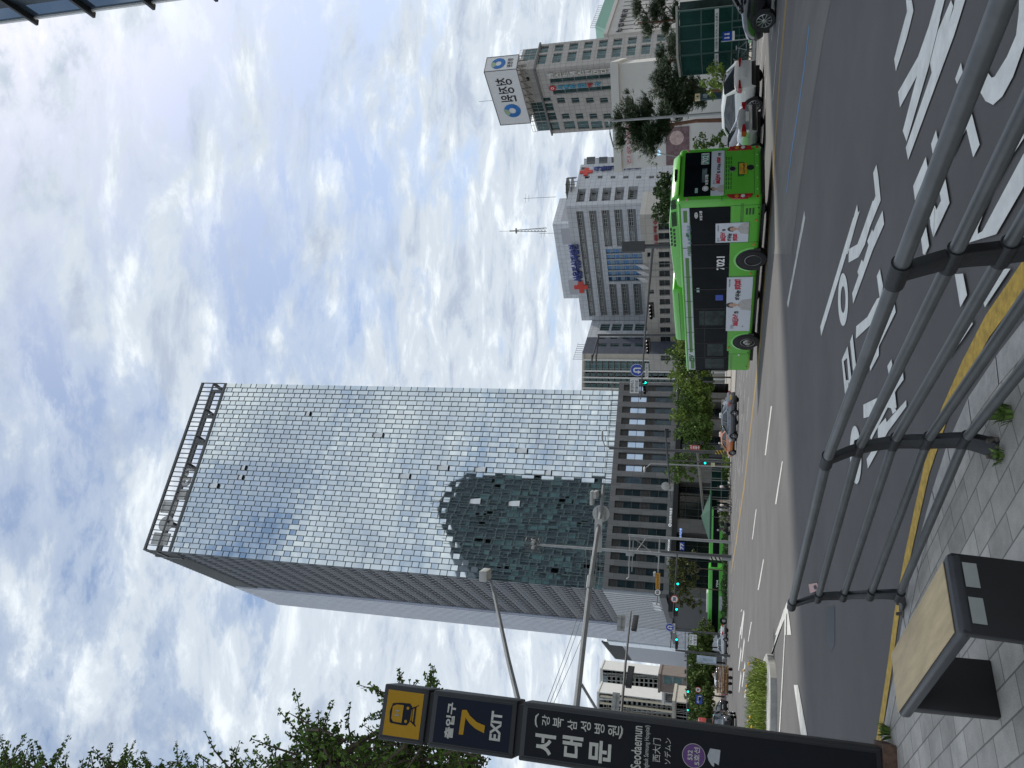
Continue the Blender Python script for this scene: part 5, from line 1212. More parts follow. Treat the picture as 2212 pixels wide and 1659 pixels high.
car('suv_car','white compact SUV with red tail lamps nearest the glass shelter','car',(12.15,35.6,0),h1,'suv',P_wh,cladding=True)
car('sedan_car','silver sedan partly hidden by the green bus, its red tail lamps visible','car',(9.55,33.9,0),(-.52,.854),'sedan',P_si)
hv=Vector((-.48,.877)); wp=Vector((12.1,25.5)); n_=Vector((.877,.48)); cc=wp+n_*.95-hv*.80
car('suv_car','black SUV cut by the photo edge with a bright multi-spoke front wheel','car',(cc.x,cc.y,0),h1,'suv',P_bk,rims=10)
car('taxi','grey taxi sedan with a yellow plate passing just ahead of the green bus','taxi',(-2.6,70.5,0),(-.74,.67),'sedan',P_gy,plate=(.6,.38,.03),rims=5,taxi=True)
car('taxi','orange taxi half hidden behind the grey taxi, its orange bonnet visible','taxi',(-4.6,76.5,0),(-.70,.71),'sedan',P_or,plate=(.6,.4,.04),taxi=True)
car('sedan_car','silver sedan crossing in front of the second green bus','car',(-34.4,108,0),(-.88,.47),'sedan',P_si)
car('suv_car','white SUV with dark bumper following behind the silver sedan at the junction','car',(-37.2,101.5,0),(-.80,-.60) if False else (-.62,.78),'suv',P_wh,cladding=True)
car('sedan_car','black sedan with lit red tail lamp left of the white SUV','car',(-40.2,99,0),(-.6,.8),'sedan',P_bk)
car('sedan_car','dark saloon queueing behind the handcart','car',(-36.6,84,0),(-.7,.71),'sedan',P_bk)
cs=gnd(1577,1533); car('suv_car','black SUV with large mesh grille coming towards the camera beside the red bus','car',(-25.6,60.5,0),(.30,-.95),'suv',P_bk)

def farbus(label,P0,hdg,L_,paint,num,side_ad=None,roofz=2.95):
    """P0 = rear nearest corner on the ground; flank visible on local -y side; +x = towards the rear"""
    P0=Vector((P0[0],P0[1],0)); hd=Vector((hdg[0],hdg[1],0)).normalized(); fr=P0+hd*L_; f=Fac(fr,P0); t=thing('city_bus',label,'bus',fr,f.rz,'buses in the distance')
    b=MB(); b.box(0,L_,0,2.45,.32,roofz); b.build('body',paint,t,bevel=.15,bseg=3)
    b=MB(); b.box(.15,L_-.3,-.02,.1,1.35,2.35); b.build('side_window_band',M_bglass,t)
    b=MB(); b.box(-.03,.1,.15,2.3,1.1,2.65); b.build('windscreen',M_bglass,t)
    b=MB(); b.box(L_-.1,L_+.03,.2,2.25,1.6,2.6); b.build('rear_window',M_bglass,t)
    b=MB(); b.box(3.6,6.9,.3,2.1,roofz-.02,roofz+.28); b.build('roof_unit',M_wht,t,bevel=.06)
    for x_ in (2.6,L_-2.6):
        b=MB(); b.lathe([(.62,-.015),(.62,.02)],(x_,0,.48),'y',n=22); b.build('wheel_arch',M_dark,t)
        b=MB(); b.lathe([(.3,-.05),(.45,-.06),(.48,-.02),(.48,.2)],(x_,0,.48),'y',n=22); wo_=b.build('wheel',M_tyre,t)
        b=MB(); b.lathe([(.26,-.065),(.22,-.04),(.08,-.08)],(x_,0,.48),'y',n=16); b.build('rim',M_rim,wo_)
    if side_ad: b=MB(); b.box(4.2,6.6,-.03,0,.5,1.25); b.build('advert_panel',mat('far_advert',side_ad,.6,var=.4,scale=2),t)
    textmesh(num,(L_-3.2,L_-2.0,1.42,1.75),-.026,M_wht,parent=t,bold=.03)
    for z_ in (.7,1.0): b=MB(); b.box(L_,L_+.03,.1,.3,z_-.1,z_+.1); b.build('tail_light',MATS['car_tail_red'],t)
    return t
fg=mat('far_bus_green',(.10,.50,.06),.3,0,var=.05,scale=1,coat=.4)
farbus('light green bus waiting behind the steel gantry pole, nearer the parasol','x' and (-16.8,127.5),(-1,.02),10.2,fg,'721',(.45,.5,.5))
farbus('light green bus left of the gantry with a pale blue advert, behind the silver sedan','x' and (-28.6,126.5),(-1,.10),11.2,fg,'704',(.3,.45,.6))
farbus('red bus mostly hidden behind the subway sign, left of the black SUV','x' and (-31.6,76),(.2,-1),9.8,mat('red_bus_paint',(.42,.05,.05),.3,coat=.4),'610',None,3.1)

def motorbike(label,loc,hdg,box=True,col_=(.02,.02,.022),shirt=(.6,.6,.6)):
    t=thing('motorcycle',label,'motorcycle',loc,math.atan2(hdg[1],hdg[0]),'motorcycles')
    for x_ in (-.65,.65):
        b=MB(); b.lathe([(.2,-.05),(.28,-.06),(.3,0),(.28,.06),(.2,.05)],(x_,0,.3),'y',n=18); w_=b.build('wheel',M_tyre,t)
        b=MB(); b.lathe([(.19,-.03),(.19,.03)],(x_,0,.3),'y',n=12); b.build('rim',M_rim,w_)
    b=MB(); b.prism([(-.9,.55),(-.2,.35),(.35,.35),(.5,.7),(.2,.75),(-.3,.72),(-.85,.8)],'y',-.17,.17); b.build('body',mat('bike_black',col_,.3,coat=.5),t,bevel=.04)
    b=MB(); b.tube([(.65,0,.3),(.5,0,.75),(.4,0,1.05)],.035,6); b.tube([(.4,-.33,1.08),(.4,.33,1.08)],.02,6); b.build('fork_and_handlebar',M_alum,t)
    b=MB(); b.lathe([(.02,0),(.08,.06)],(.52,0,.85),'x',n=12); b.build('headlight',mat('headlight_lens',(.5,.52,.54),.08,.4),t)
    if box: b=MB(); b.box(-1.0,-.5,-.24,.24,.82,1.28); b.build('delivery_box',M_blk,t,bevel=.03)
    return t

# ============================================================ NEAR STREET FURNITURE
# ---------- subway exit sign pillar
tR=topp(832.3,1476.7,4.5); tL=topp(815,1596.5,4.5); e_=(tL-tR); e_=Vector((e_.x,e_.y)).normalized()
tw_=(tL-tR).length; tW=Vector((tL.x,tL.y,0)); tE=Vector((tR.x,tR.y,0))
tot=thing('subway_exit_sign','tall black and yellow subway exit sign pillar, exit 7','sign',(tW.x,tW.y,.12))
TF=Fac(tW,tE,tot); TWD=TF.len; tot.rotation_euler=(0,0,TF.rz)
def tz(x,y=1480): return TF.sz(x,y)[1]
def tq(k,x,y): s_,z_=TF.sz(*Z(k,x,y)); return s_,z_-.12
M_tblk=mat('sign_black_enamel',(.008,.009,.012),.5,var=.1,spec=.15); M_tfr=mat('sign_frame_grey',(.02,.021,.023),.5,var=.15)
M_tnavy=mat('sign_navy',(.006,.010,.022),.5,var=.05,spec=.15); M_tyel=mat('sign_yellow',(.40,.22,.012),.6,var=.03,spec=.2); M_tlet=mat('sign_ivory_letters',(.46,.45,.40),.5)
zt=4.5-.12
zA=tq('t',462,170)[1]; zB=tq('t',490,185)[1]; zC=tq('t',1010,245)[1]; zD=tq('t',1045,255)[1]
D_=.32
def panel(z0,z1,face,nm,fr=.045):
    b=MB(); b.box(0,TWD,0,D_,z0,z1); o=b.build(nm,M_tfr,tot,bevel=.012)
    b=MB(); b.m=0; b.box(fr,TWD-fr,-.004,.01,z0+fr,z1-fr); f_=b.build('face_panel',face,o)
    b=MB()
    for x_ in (fr*.55,TWD-fr*.55): b.box(x_-.006,x_+.006,-.006,.004,z0+.02,z1-.02)
    b.build('frame_groove',M_blk,o); return o
k1=panel(zA,zt,M_tyel,'pictogram_box'); k2=panel(zC,zB,M_tnavy,'exit_number_box'); k3=panel(.10,zD,M_tblk,'station_name_panel')
b=MB(); b.box(.03,TWD-.03,.03,D_-.03,.05,zt-.05); b.build('core_post',M_dark,tot)
b=MB(); b.box(-.03,TWD+.03,-.04,D_+.04,-.02,.10); b.build('base_plinth',mat('rusty_plinth',(.10,.055,.035),.8,var=.5,scale=20,detail=8),tot)
# train pictogram
def tp(x,y): return tq('T2',x,y)
ZM['T2']=(1400,2650,.31645)
b=MB(); xm=(tp(600,500)[0]); 
c=[tp(x,y) for x,y in [(430,470),(425,600),(440,620),(580,648),(640,650),(672,610),(708,420),(680,380),(560,370),(470,375)]]
b.prism(c[::-1],'y',-.008,-.0045); b.build('train_pictogram',M_tnavy,tot)
b=MB(); b.prism([tp(x,y) for x,y in [(470,410),(450,560),(470,600),(575,620),(606,400),(520,390)]][::-1],'y',-.011,-.0085)
for x,y in ((657,437),(628,601)): s_,z_=tp(x,y); b.disc((s_,z_),.014,-.011,14)
b.build('train_window',M_tyel,tot,fix=False)
b=MB()
for q in ([(700,435),(705,455),(795,405),(790,428),(795,400)],[(678,600),(690,590),(750,650),(748,672)],[(740,430),(760,425),(735,640),(715,625)],[(712,440),(718,440),(700,600),(694,595)]): 
    p=[tp(x,y) for x,y in q]; b.quad(*[(x_,-.008,z_) for x_,z_ in p])
b.build('track_pictogram',M_tnavy,tot,fix=False)
s_,z_=tp(525,495); textmesh('H',(s_-.026,s_+.026,z_-.02,z_+.02),-.013,mat('grey_sticker',(.25,.26,.25),.5),parent=tot,bold=.03)
def tt(body,k,x0,y0,x1,y1,m,bold=0,y=-.0065,vert=False,**kw):
    """photo box: x0 top, y0 right edge, x1 bottom, y1 left edge"""
    a=tq(k,(x0+x1)/2,y1); c=tq(k,(x0+x1)/2,y0); ym=(y0+y1)/2; zt_=tq(k,x0,ym)[1]; zb_=tq(k,x1,ym)[1]
    return textmesh(body,(a[0],c[0],zb_,zt_),y,m,parent=tot,bold=bold,vert=vert,**kw)
tt('출입구','T2',1125,365,1235,820,M_tlet,.035); tt('EXIT','T2',1680,475,1815,845,M_tlet,.035)
b=MB(); P=[tp(x,y) for x,y in [(1330,460),(1285,762),(1340,768),(1375,560),(1450,640),(1600,748),(1612,655),(1480,590),(1385,460)]]
n_=len(P)//2
L1=[tp(x,y) for x,y in [(1328,458),(1285,762)]]; L2=[tp(x,y) for x,y in [(1385,458),(1340,768)]]
b.quad(*[(x_,-.0065,z_) for x_,z_ in (L1[0],L1[1],L2[1],L2[0])])
o_=[tp(x,y) for x,y in [(1330,459),(1385,459),(1425,530),(1510,610),(1613,655)]]; i_=[tp(x,y) for x,y in [(1345,470),(1375,562),(1420,625),(1490,690),(1600,748)]]
for k in range(4): b.quad(*[(x_,-.0068,z_) for x_,z_ in (o_[k],o_[k+1],i_[k+1],i_[k])])
b.build('exit_number_seven',M_tyel,tot,fix=False)
tt(['서','대','문'],'t',1118,455,1590,640,M_tlet,.035,vert=True) if False else None
for body,x0,x1,y0,y1 in (('서',1115,1245,460,590),('대',1285,1415,472,605),('문',1452,1590,500,640)): tt(body,'t',x0,y0,x1,y1,M_tlet,.03)
for body,x0,x1,y0,y1 in (('강',1160,1210,340,408),('북',1228,1295,355,418),('삼',1318,1378,372,435),('성',1400,1465,382,445),('병',1485,1550,395,458),('원',1570,1640,405,472)): tt(body,'t',x0,y0,x1,y1,M_tlet,.01)
b=MB()
def arc(k,pts,r_=.009):
    q=[tq(k,*p) for p in pts]; b.tube([(x_,-.006,z_) for x_,z_ in q],[r_*.5]+[r_]*(len(q)-2)+[r_*.5],6)
arc('t',[(1140,332),(1126,348),(1122,372),(1124,398),(1132,415)]); arc('t',[(1650,407),(1660,428),(1658,452),(1648,475),(1640,488)]); b.build('bracket_marks',M_tlet,tot)
ZM['S']=(2480,2830,.3160)
tt('Seodaemun','p5',496,1215,603,1665,M_tlet,.012); tt('(Gangbuk Samsung Hospital)','p5',628,1212,690,1735,M_tlet,.0)
tt('西大门','p5',718,1348,800,1595,M_tlet,.0); tt('ソデムン','p5',840,1345,908,1620,M_tlet,.0)
a=tq('p5',1147,1530); r_=abs(tq('p5',1025,1530)[1]-tq('p5',1268,1530)[1])/2
b=MB(); b.disc(a,r_,-.006,36); b.build('line_disc',M_tlet,tot,fix=False); b=MB(); b.disc(a,r_*.955,-.008,36); b.build('line_disc_purple',mat('line_purple',(.09,.025,.14),.4),tot,fix=False)
for body,u0,u1,v0,v1 in (('532',-.38,.42,.10,.52),('5호선',-.72,.72,-.52,-.02)): textmesh(body,(a[0]+u0*r_,a[0]+u1*r_,a[1]+v0*r_,a[1]+v1*r_),-.010,M_tlet,parent=tot,bold=.02)
b=MB(); P=[tq('m',x,y) for x,y in [(620,778),(748,800),(735,940),(725,990),(690,965),(672,955),(668,1010),(640,990),(600,930),(585,870)]]; cx_=sum(p[0] for p in P)/len(P); cz_=sum(p[1] for p in P)/len(P)
b.add([(cx_,-.006,cz_)]+[(x_,-.006,z_) for x_,z_ in P],[(0,i+1,(i+1)%len(P)+1) for i in range(len(P))]); b.build('torn_paper',mat('torn_paper_grey',(.36,.37,.38),.8,var=.12,scale=30),tot,fix=False)

# ---------- bench
zb_=.58; bp=[topp(*Z('D',*q),zb_) for q in [(1105,160),(1175,700),(785,1245),(735,850)]]
P0,P1,P2,P3=[Vector((p.x,p.y,0)) for p in bp]
u_=((P2-P1)+(P3-P0)); u_=u_.normalized(); v_=Vector((u_.y,-u_.x,0)); 
if v_.dot(P0-P1)<0: v_=-v_
BLn=((P2-P1).dot(u_)+(P3-P0).dot(u_))/2; BWd=((P0-P1).dot(v_)+(P3-P2).dot(v_))/2
bench=thing('bench','black steel bench with a worn plywood seat beside the kerb fence','bench',(P1.x,P1.y,.12),math.atan2(u_.y,u_.x))
sg_=1 if Vector((-u_.y,u_.x,0)).dot(v_)>0 else -1
hs=zb_-.12; M_bfr=mat('bench_steel',(.045,.047,.052),.42,.2,var=.2,scale=8); M_ply=mat('worn_plywood',(.50,.385,.22),.6,var=.26,scale=2.2,stretch=(1.0,5,1),bump=.12,bscale=40,detail=8)
def yy(a,b_): return (min(a*sg_,b_*sg_),max(a*sg_,b_*sg_))
b=MB(); y0,y1=yy(0,BWd); b.box(-.0,BLn,y0,y1,hs-.006,hs); b.build('seat',M_ply,bench,bevel=.003)
b=MB(); b.box(-.055,BLn+.015,y0-.02,y1+.02,hs-.065,hs-.007); b.build('seat_frame',M_bfr,bench,bevel=.02,bseg=3)
b=MB(); b.prism([(-.055,hs-.02),(-.01,hs-.03),(.05,0),(.0,0)],'y',y0-.02,y1+.02); l1=b.build('leg',M_blk,bench,bevel=.008)
b=MB(); b.prism([(BLn-.08,hs-.065),(BLn+.0,hs-.065),(BLn-.03,0),(BLn-.09,0)],'y',y0+.01,y1-.01); b.build('leg',M_blk,bench,bevel=.006)
b=MB(); b.prism([(-.0,hs-.035),(.0,hs-.035),(.03,hs-.2)],'y',y0,y1) if False else None
for q0,q1,za,zbb in ((.07,.42,.06,.13),(.56,.92,.06,.14)):
    f0=y0+(y1-y0)*q0 if sg_<0 else y1-(y1-y0)*q0; f1=y0+(y1-y0)*q1 if sg_<0 else y1-(y1-y0)*q1
    def lx(z): return -.055+(.055)*(1-(z/(hs-.02)))-.004
    z1_=hs-za; z0_=hs-za-.055
    b=MB(); b.quad((lx(z1_),f0,z1_),(lx(z1_),f1,z1_),(lx(z0_),f1,z0_),(lx(z0_),f0,z0_)); b.build('pale_sticker',mat('faded_sticker',(.33,.35,.33),.5),bench,fix=False)

# ---------- pedestrian fence: bowed flat posts, five rails
M_fr=mat('fence_grey_paint',(.10,.105,.105),.38,.3,var=.2,scale=6); M_fp=mat('fence_post_black',(.012,.013,.014),.5,.1,var=.3,scale=12,bump=.2)
fence=thing('pedestrian_fence','dark grey tubular pedestrian fence with bowed posts along the kerb','fence',(-.29,4.5,.12))
FO=Vector((-.29,4.5,.12))
def onY(k,x,y,yv): p=atd(*Z(k,x,y),yv); return p
# rails: points chosen on the bowed profile (distance grows a little with height)
prof=[(0,0.0,.0),(.08,.10,.0)]
T2_=[onY('C',590,520,4.80),onY('C',800,440,4.84),onY('C',1030,400,4.83),onY('C',1245,395,4.76),onY('C',1490,390,4.66)]
B2_=gnd(*Z('C',1690,440),.12); 
hz=[p.z for p in T2_]
def rail_at(k,pts): # solve distance so that height matches the same rail heights
    r_=[]
    for (x,y),z in zip(pts,hz): r_.append(topp(*Z(k,x,y),z))
    return r_
T3_=rail_at('C',[(362,1462),(533,1412),(700,1402),(878,1395),(1062,1402)])
T1_=[topp(*Z('B',1110,575),hz[0]),topp(*Z('B',1555,450),hz[1]),topp(*Z('B',1985,400),hz[2])]
# lower rails at post 1 are outside the photo: continue the same bow
off1=[T2_[i]-T2_[0] for i in range(5)]
dirf=(T2_[0]-T1_[0]).normalized()
T1_+= [T1_[2]+(T2_[3]-T2_[2]),T1_[2]+(T2_[4]-T2_[2])]
B1_=T1_[0]+(B2_-T2_[0])
T0_=[topp(2150,45,hz[0]),topp(2212,172,hz[1])]
d0=(T0_[0]-T1_[0]); T0_=[p+d0*1.6 for p in T1_]
B3_=T3_[0]+(B2_-T2_[0]); B0_=T0_[0]+(B2_-T2_[0])
def post(T_,B_,nd_):
    """bowed flat bar seen edge-on between rails"""
    pts=[B_]+[T_[4],T_[3],T_[2],T_[1],T_[0]]; b=MB()
    d=Vector((nd_.x,nd_.y,0)).normalized()
    fin_=[]
    # smooth by Catmull-Rom
    P=[pts[0]]+pts+[pts[-1]]; sm=[]
    for i in range(1,len(P)-2):
        for j in range(5):
            t=j/5; a,b0,c,d_=P[i-1],P[i],P[i+1],P[i+2]
            sm.append(.5*((2*b0)+(-a+c)*t+(2*a-5*b0+4*c-d_)*t*t+(-a+3*b0-3*c+d_)*t**3))
    sm.append(pts[-1])
    vs=[];fs=[]
    for i,p in enumerate(sm):
        tg=(sm[min(i+1,len(sm)-1)]-sm[max(i-1,0)]).normalized(); nrm=tg.cross(d).normalized()
        wdt=.026
        for s1,s2 in ((-1,-1),(1,-1),(1,1),(-1,1)): vs.append(p-FO+d*s1*(.078-.040*i/len(sm))+nrm*s2*wdt*.75)
    for i in range(len(sm)-1):
        for k in range(4): fs.append((i*4+k,i*4+(k+1)%4,(i+1)*4+(k+1)%4,(i+1)*4+k))
    fs+= [(3,2,1,0),tuple(range(len(vs)-4,len(vs)))]
    b.add(vs,fs); o=b.build('post',M_fp,fence,bevel=.006)
    b=MB(); b.tube([T_[0]-FO-d*.07,T_[0]-FO+d*.07],.036,16); 
    for p in T_[1:]: b.tube([p-FO-d*.065,p-FO+d*.065],.033,14)
    each(b,'rail_collar',M_fp,o,smooth=R(40))
    b=MB(); q=B_-FO; b.box(q.x-.06,q.x+.06,q.y-.06,q.y+.06,.0,.014); b.build('foot_plate',mat('foot_plate_rust',(.10,.09,.075),.8,.2,var=.5,scale=25),o,bevel=.003)
    for s_ in (-1,1):
        b=MB(); b.lathe([(.014,.0),(.014,.035),(.006,.04)],(q.x+s_*.04,q.y-.03,.012),'z',n=6); b.build('anchor_bolt',MATS['foot_plate_rust'],o)
posts=[(T0_,B0_),(T1_,B1_),(T2_,B2_),(T3_,B3_)]
for i,(T_,B_) in enumerate(posts):
    nx=posts[min(i+1,3)][0][0]-posts[max(i-1,0)][0][0]; post(T_,B_,nx)
for r_ in range(5):
    for i in range(3):
        b=MB(); b.tube([posts[i][0][r_]-FO,posts[i+1][0][r_]-FO],.0285 if r_==0 else .0255,18); b.build('rail',M_fr,fence,smooth=R(40))
# the weeds by the posts
def weed(label,loc,n,h,spread,seed,cat='weed'):
    rnd=random.Random(seed); b=MB()
    for i in range(n):
        a=rnd.uniform(0,6.28); r0=rnd.uniform(0,spread*.4); l=h*rnd.uniform(.5,1); w_=rnd.uniform(.004,.008)*(1+h*2); dx,dy=math.cos(a),math.sin(a); lean=rnd.uniform(.2,.9)
        p=[Vector((dx*r0,dy*r0,0)),Vector((dx*(r0+l*lean*.4),dy*(r0+l*lean*.4),l*.6)),Vector((dx*(r0+l*lean),dy*(r0+l*lean),l*(1-.3*lean)))]
        q=Vector((-dy,dx,0))*w_; b.add([p[0]-q*.5,p[0]+q*.5,p[1]+q,p[1]-q,p[2]],[(0,1,2,3),(3,2,4)])
    o=b.build('weed',mat('weed_green',(.10,.17,.03),.7,var=.3,scale=8,island=.35),None,loc=loc,fix=False); tag(o,label,cat,'weeds in the paving joints'); return o
q=gnd(*Z('C',1790,215),.12); weed('bright weed tuft growing alone in the paving right of the fence post',(q.x,q.y,.12),60,.10,.12,1)
q=gnd(*Z('C',1735,490),.12); weed('small weed growing at the foot of the middle fence post',(q.x,q.y,.12),36,.06,.10,2)
q=gnd(*Z('D',725,1410),.12); weed('leafy weed growing at the base of the subway sign',(q.x,q.y,.12),50,.12,.14,3)

# ============================================================ POLES, SIGNALS AND SIGNS
def signal(par,p,xdir,n=3,lit=None,sc_=1.0,back=False,ln=None,name='traffic_signal_head',litmat=None):
    """horizontal head hung at p (relative to par), long axis xdir; lit = index from the right"""
    xd=Vector((xdir.x,xdir.y,0)).normalized(); rz=math.atan2(xd.y,xd.x); ln=ln or (.36*n+.08)*sc_; h=.42*sc_
    b=MB(); b.prism([(-.02,-h/2),(.16,-h*.42),(.16,h*.42),(-.02,h/2)],'x',-ln/2,ln/2); o=b.build(name,M_blk,par,loc=p,rot=rz,bevel=.02)
    if back:
        b=MB(); 
        for k in range(5): z_=-h*.3+h*.6*k/4; b.box(-ln/2+.04,ln/2-.04,.16,.175,z_-.01,z_+.01)
        b.build('cooling_rib',M_blk,o); return o
    for k in range(n):
        x_=ln/2-(k+.5)*ln/n; m_=litmat or M_grn
        b=MB(); b.lathe([(.15*sc_,-.03),(.145*sc_,-.035)],(x_,0,0),'y',n=16); b.build('lens',m_ if lit==k else M_lampoff,o)
        b=MB(); vs=[]
        for j in range(11):
            a=R(-15+210*j/10); 
            for y_ in (-.02,-.26*sc_): vs.append((x_+.17*sc_*math.cos(a),y_,.17*sc_*math.sin(a)))
        b.add(vs,[(2*j,2*j+1,2*j+3,2*j+2) for j in range(10)]); b.build('visor',M_blk,o,fix=False)
    return o
def round_sign(par,p,rz,r_,face,rim=None,txt=None,tm=None,u=False):
    b=MB(); b.lathe([(r_,-.02),(r_,.0)],(0,0,0),'y',n=28); o=b.build('sign_disc',face if not rim else rim,par,loc=p,rot=rz)
    if rim: b=MB(); b.lathe([(r_*.80,-.026),(r_*.80,-.021)],(0,0,0),'y',n=28); b.build('sign_face',face,o)
    else: b=MB(); b.disc((0,0),r_*.97,-.0215,28,hole=r_*.91); b.build('sign_rim_line',M_wht,o,fix=False)
    if txt: textmesh(txt,(-r_*.5,r_*.5,-r_*.38,r_*.38),-.028,tm or M_blk,parent=o,bold=.05)
    if u:
        b=MB(); n_=12; vs=[]; w_=.13*r_
        for k in range(n_+1):
            a=math.pi*k/n_
            for rr in (r_*.40,r_*.18): vs.append((rr*math.cos(a),-.026,r_*.18+rr*math.sin(a)))
        b.add(vs,[(2*k,2*k+1,2*k+3,2*k+2) for k in range(n_)]); b.quad((r_*.18,-.026,-r_*.60),(r_*.40,-.026,-r_*.60),(r_*.40,-.026,r_*.18),(r_*.18,-.026,r_*.18)); b.quad((-r_*.18,-.026,r_*.18),(-r_*.40,-.026,r_*.18),(-r_*.40,-.026,-r_*.15),(-r_*.18,-.026,-r_*.15)); b.quad((-r_*.60,-.026,-r_*.12),(0,-.026,-r_*.12),(-r_*.28,-.026,-r_*.62)); b.build('u_turn_arrow',M_wht,o,fix=False)
    return o
def plate(par,p,rz,w_,h_,m,lines=None,tm=None,bold=.01,frame=False,name='sign_plate'):
    b=MB(); b.box(-w_/2,w_/2,-.02,.0,-h_/2,h_/2); o=b.build(name,m,par,loc=p,rot=rz)
    if lines:
        n=len(lines)
        for i,t_ in enumerate(lines): zc=h_/2-h_*(i+.5)/n; textmesh(t_,(-w_*.42,w_*.42,zc-h_*.36/n,zc+h_*.36/n),-.023,tm or M_blk,parent=o,bold=bold)
    if frame:
        b=MB(); 
        for x_ in (-w_*.25,w_*.25): b.box(x_-.02,x_+.02,-.06,-.021,-h_*.45,h_*.45)
        b.box(-w_*.4,w_*.4,-.10,-.061,-.03,.03); b.build('back_bracket',M_pole,o)
    return o
class Pole:
    def __init__(s,name,label,cat,X,Y,D,group='poles and masts at the junction',z0=None,xy=None):
        p=atd(X,Y,D); s.b=Vector((p.x,p.y,0.0 if z0 is None else z0)); 
        if xy: s.b=Vector((xy[0],xy[1],z0 or 0))
        s.t=thing(name,label,cat,s.b,0,group); s.D=s.b.y
    def R(s,X,Y,D=None): return atd(X,Y,D or s.D)-s.b
    def shaft(s,Xt,r0,r1,m,name='pole',band=None):
        # height at which the vertical through the base crosses photo column Xt
        lo,hi=0,60
        for _ in range(40):
            mid=(lo+hi)/2; P=s.b+Vector((0,0,mid))-O; x=1106-(P.dot(Yi)/P.dot(Fw))*FPX
            if x>Xt: lo=mid
            else: hi=mid
        s.h=lo; b=MB(); b.tube([(0,0,0),(0,0,lo)],[r0,r1],12); b.build(name,m,s.t,smooth=R(40)); b=MB(); b.lathe([(r0*1.7,0),(r0*1.7,.04)],(0,0,0),n=12); b.build('base_flange',m,s.t)
        return s
    def bar(s,pts,r_,m,name='arm'):
        b=MB(); b.tube(pts,r_,8); return b.build(name,m,s.t,smooth=R(40))
    def top(s,z): return Vector((0,0,z))
M_stripe=None
def band(P,z0,z1,r_,c1=(.5,.34,.02)):
    b=MB(); n_=8
    b.m=0; b.lathe([(r_,z0),(r_,z1)],(0,0,0),n=16,cap=False); b.m=1
    for k in range(3):
        zc=z0+(z1-z0)*(k+.5)/3; vs=[]
        for j in range(9):
            a=math.pi+math.pi*j/8; q=zc+(j-4)*.05
            for dz in (-.09,.09): vs.append(((r_+.006)*math.cos(a),(r_+.006)*math.sin(a),q+dz))
        b.add(vs,[(2*j,2*j+1,2*j+3,2*j+2) for j in range(8)])
    b.build('hazard_band',[mat('hazard_y%d'%int(c1[0]*100),c1,.5),M_blk],P.t,fix=False)

# (1) mast behind the bus with three heads, U-turn sign and bus-lane plates
p=Pole('signal_mast','dark signal mast behind the bus carrying two dark heads and the large U-turn sign','signal mast',1440,531,51); p.shaft(1347,.16,.14,M_dpole)
A0=p.R(1410,531,51); A1=p.R(1383.5,862,63); A0=Vector((0,0,A0.z)); p.bar([A0,A0.lerp(A1,.5)+Vector((0,0,.05)),A1],[.10,.07,.05],M_dpole)
ad_=(A1-A0); ax=Vector((-ad_.x,-ad_.y,0)).normalized()
b=MB(); b.box(-.34,.34,-.16,.16,A0.z+.5,p.h+.1); b.build('mast_cabinet',M_dpole,p.t)
for k,x,y,lit in (('s',1408,671,None),('s',1401,746,None),('s',1394,835,0)):
    f_=(531-y)/(531-862.); D=51+12*f_; q=p.R(x,y,D); q.y-=.15; signal(p.t,q,ax,4,lit,.92)
q=p.R(1376.6,799.5,60.6); q.y-=.2; round_sign(p.t,q,math.atan2(ax.y,ax.x)*.4,.52,M_blue,u=True)
q=p.R(1397.5,801,60.6); q.y-=.2; plate(p.t,q,0,1.15,.26,M_wht,['직진신호시'])
q=p.R(1371,834,62); q.y-=.2; plate(p.t,q,0,1.15,.70,M_wht,['중앙버스','전용차로'],bold=.02)
# (2) lamp post behind the bus with two drooping arms
p=Pole('street_lamp','dark street lamp with two slanting arms behind the rear of the low white wing','street lamp',1440,724,66); p.shaft(1291,.13,.11,M_dpole)
for x,y in ((1279,776),(1288,776)): p.bar([p.top(p.h-.1),p.R(x,y,66)],.06,M_dpole); b=MB(); q=p.R(x,y,66); b.cb(q,(.8,.3,.12)); b.build('lamp_head',M_dpole,p.t,bevel=.04)
# (3) junction mast in front of the podium
p=Pole('signal_mast','dark junction mast with hazard stripes, red plate and curved lamp arm before the podium','signal mast',1575,978,100); p.shaft(1316,.21,.17,M_dpole); band(p,1.0,2.1,.24)
q=p.R(1300,945,100); p.bar([p.top(p.h-.2),p.R(1306,962,100),q],.07,M_pole,'lamp_arm'); b=MB(); b.ball(p.R(1301,940,100),(.75,.2,.13)); b.build('lamp_head',M_alum,p.t,smooth=1)
a0=p.R(1437,926,100); a1=p.R(1449,1084,104); zc_=p.R(1441,975,100).z; p.bar([a0,Vector((0,-.2,zc_)),a1],[.08,.12,.06],M_dpole); 
q=p.R(1441,936,99.6); signal(p.t,q,Vector((1,0,0)),3,None,1.0,True)
q=p.R(1438,1050,102.5); q.y-=.2; b=MB(); b.lathe([(.01,-.12),(.35,-.08),(.56,0)],q,'y',n=22,cap=False); b.build('convex_mirror_back',M_plate,p.t,smooth=1)
q=p.R(1450,1053,103); b=MB(); b.cb(q,(.9,.2,.6)); b.build('camera_box',M_plate,p.t,bevel=.03)
q=p.R(1501,966.5,99.6); plate(p.t,q,0,.55,1.25,M_red,['신','호','준','수'],M_wht,.03)
q=p.R(1500,958,99.6); 
for k in range(3): b=MB(); b.cb(p.R(1488+14*k,957,99.6),(.42,.3,.36)); b.build('pedestrian_signal_back',M_blk,p.t,bevel=.03)
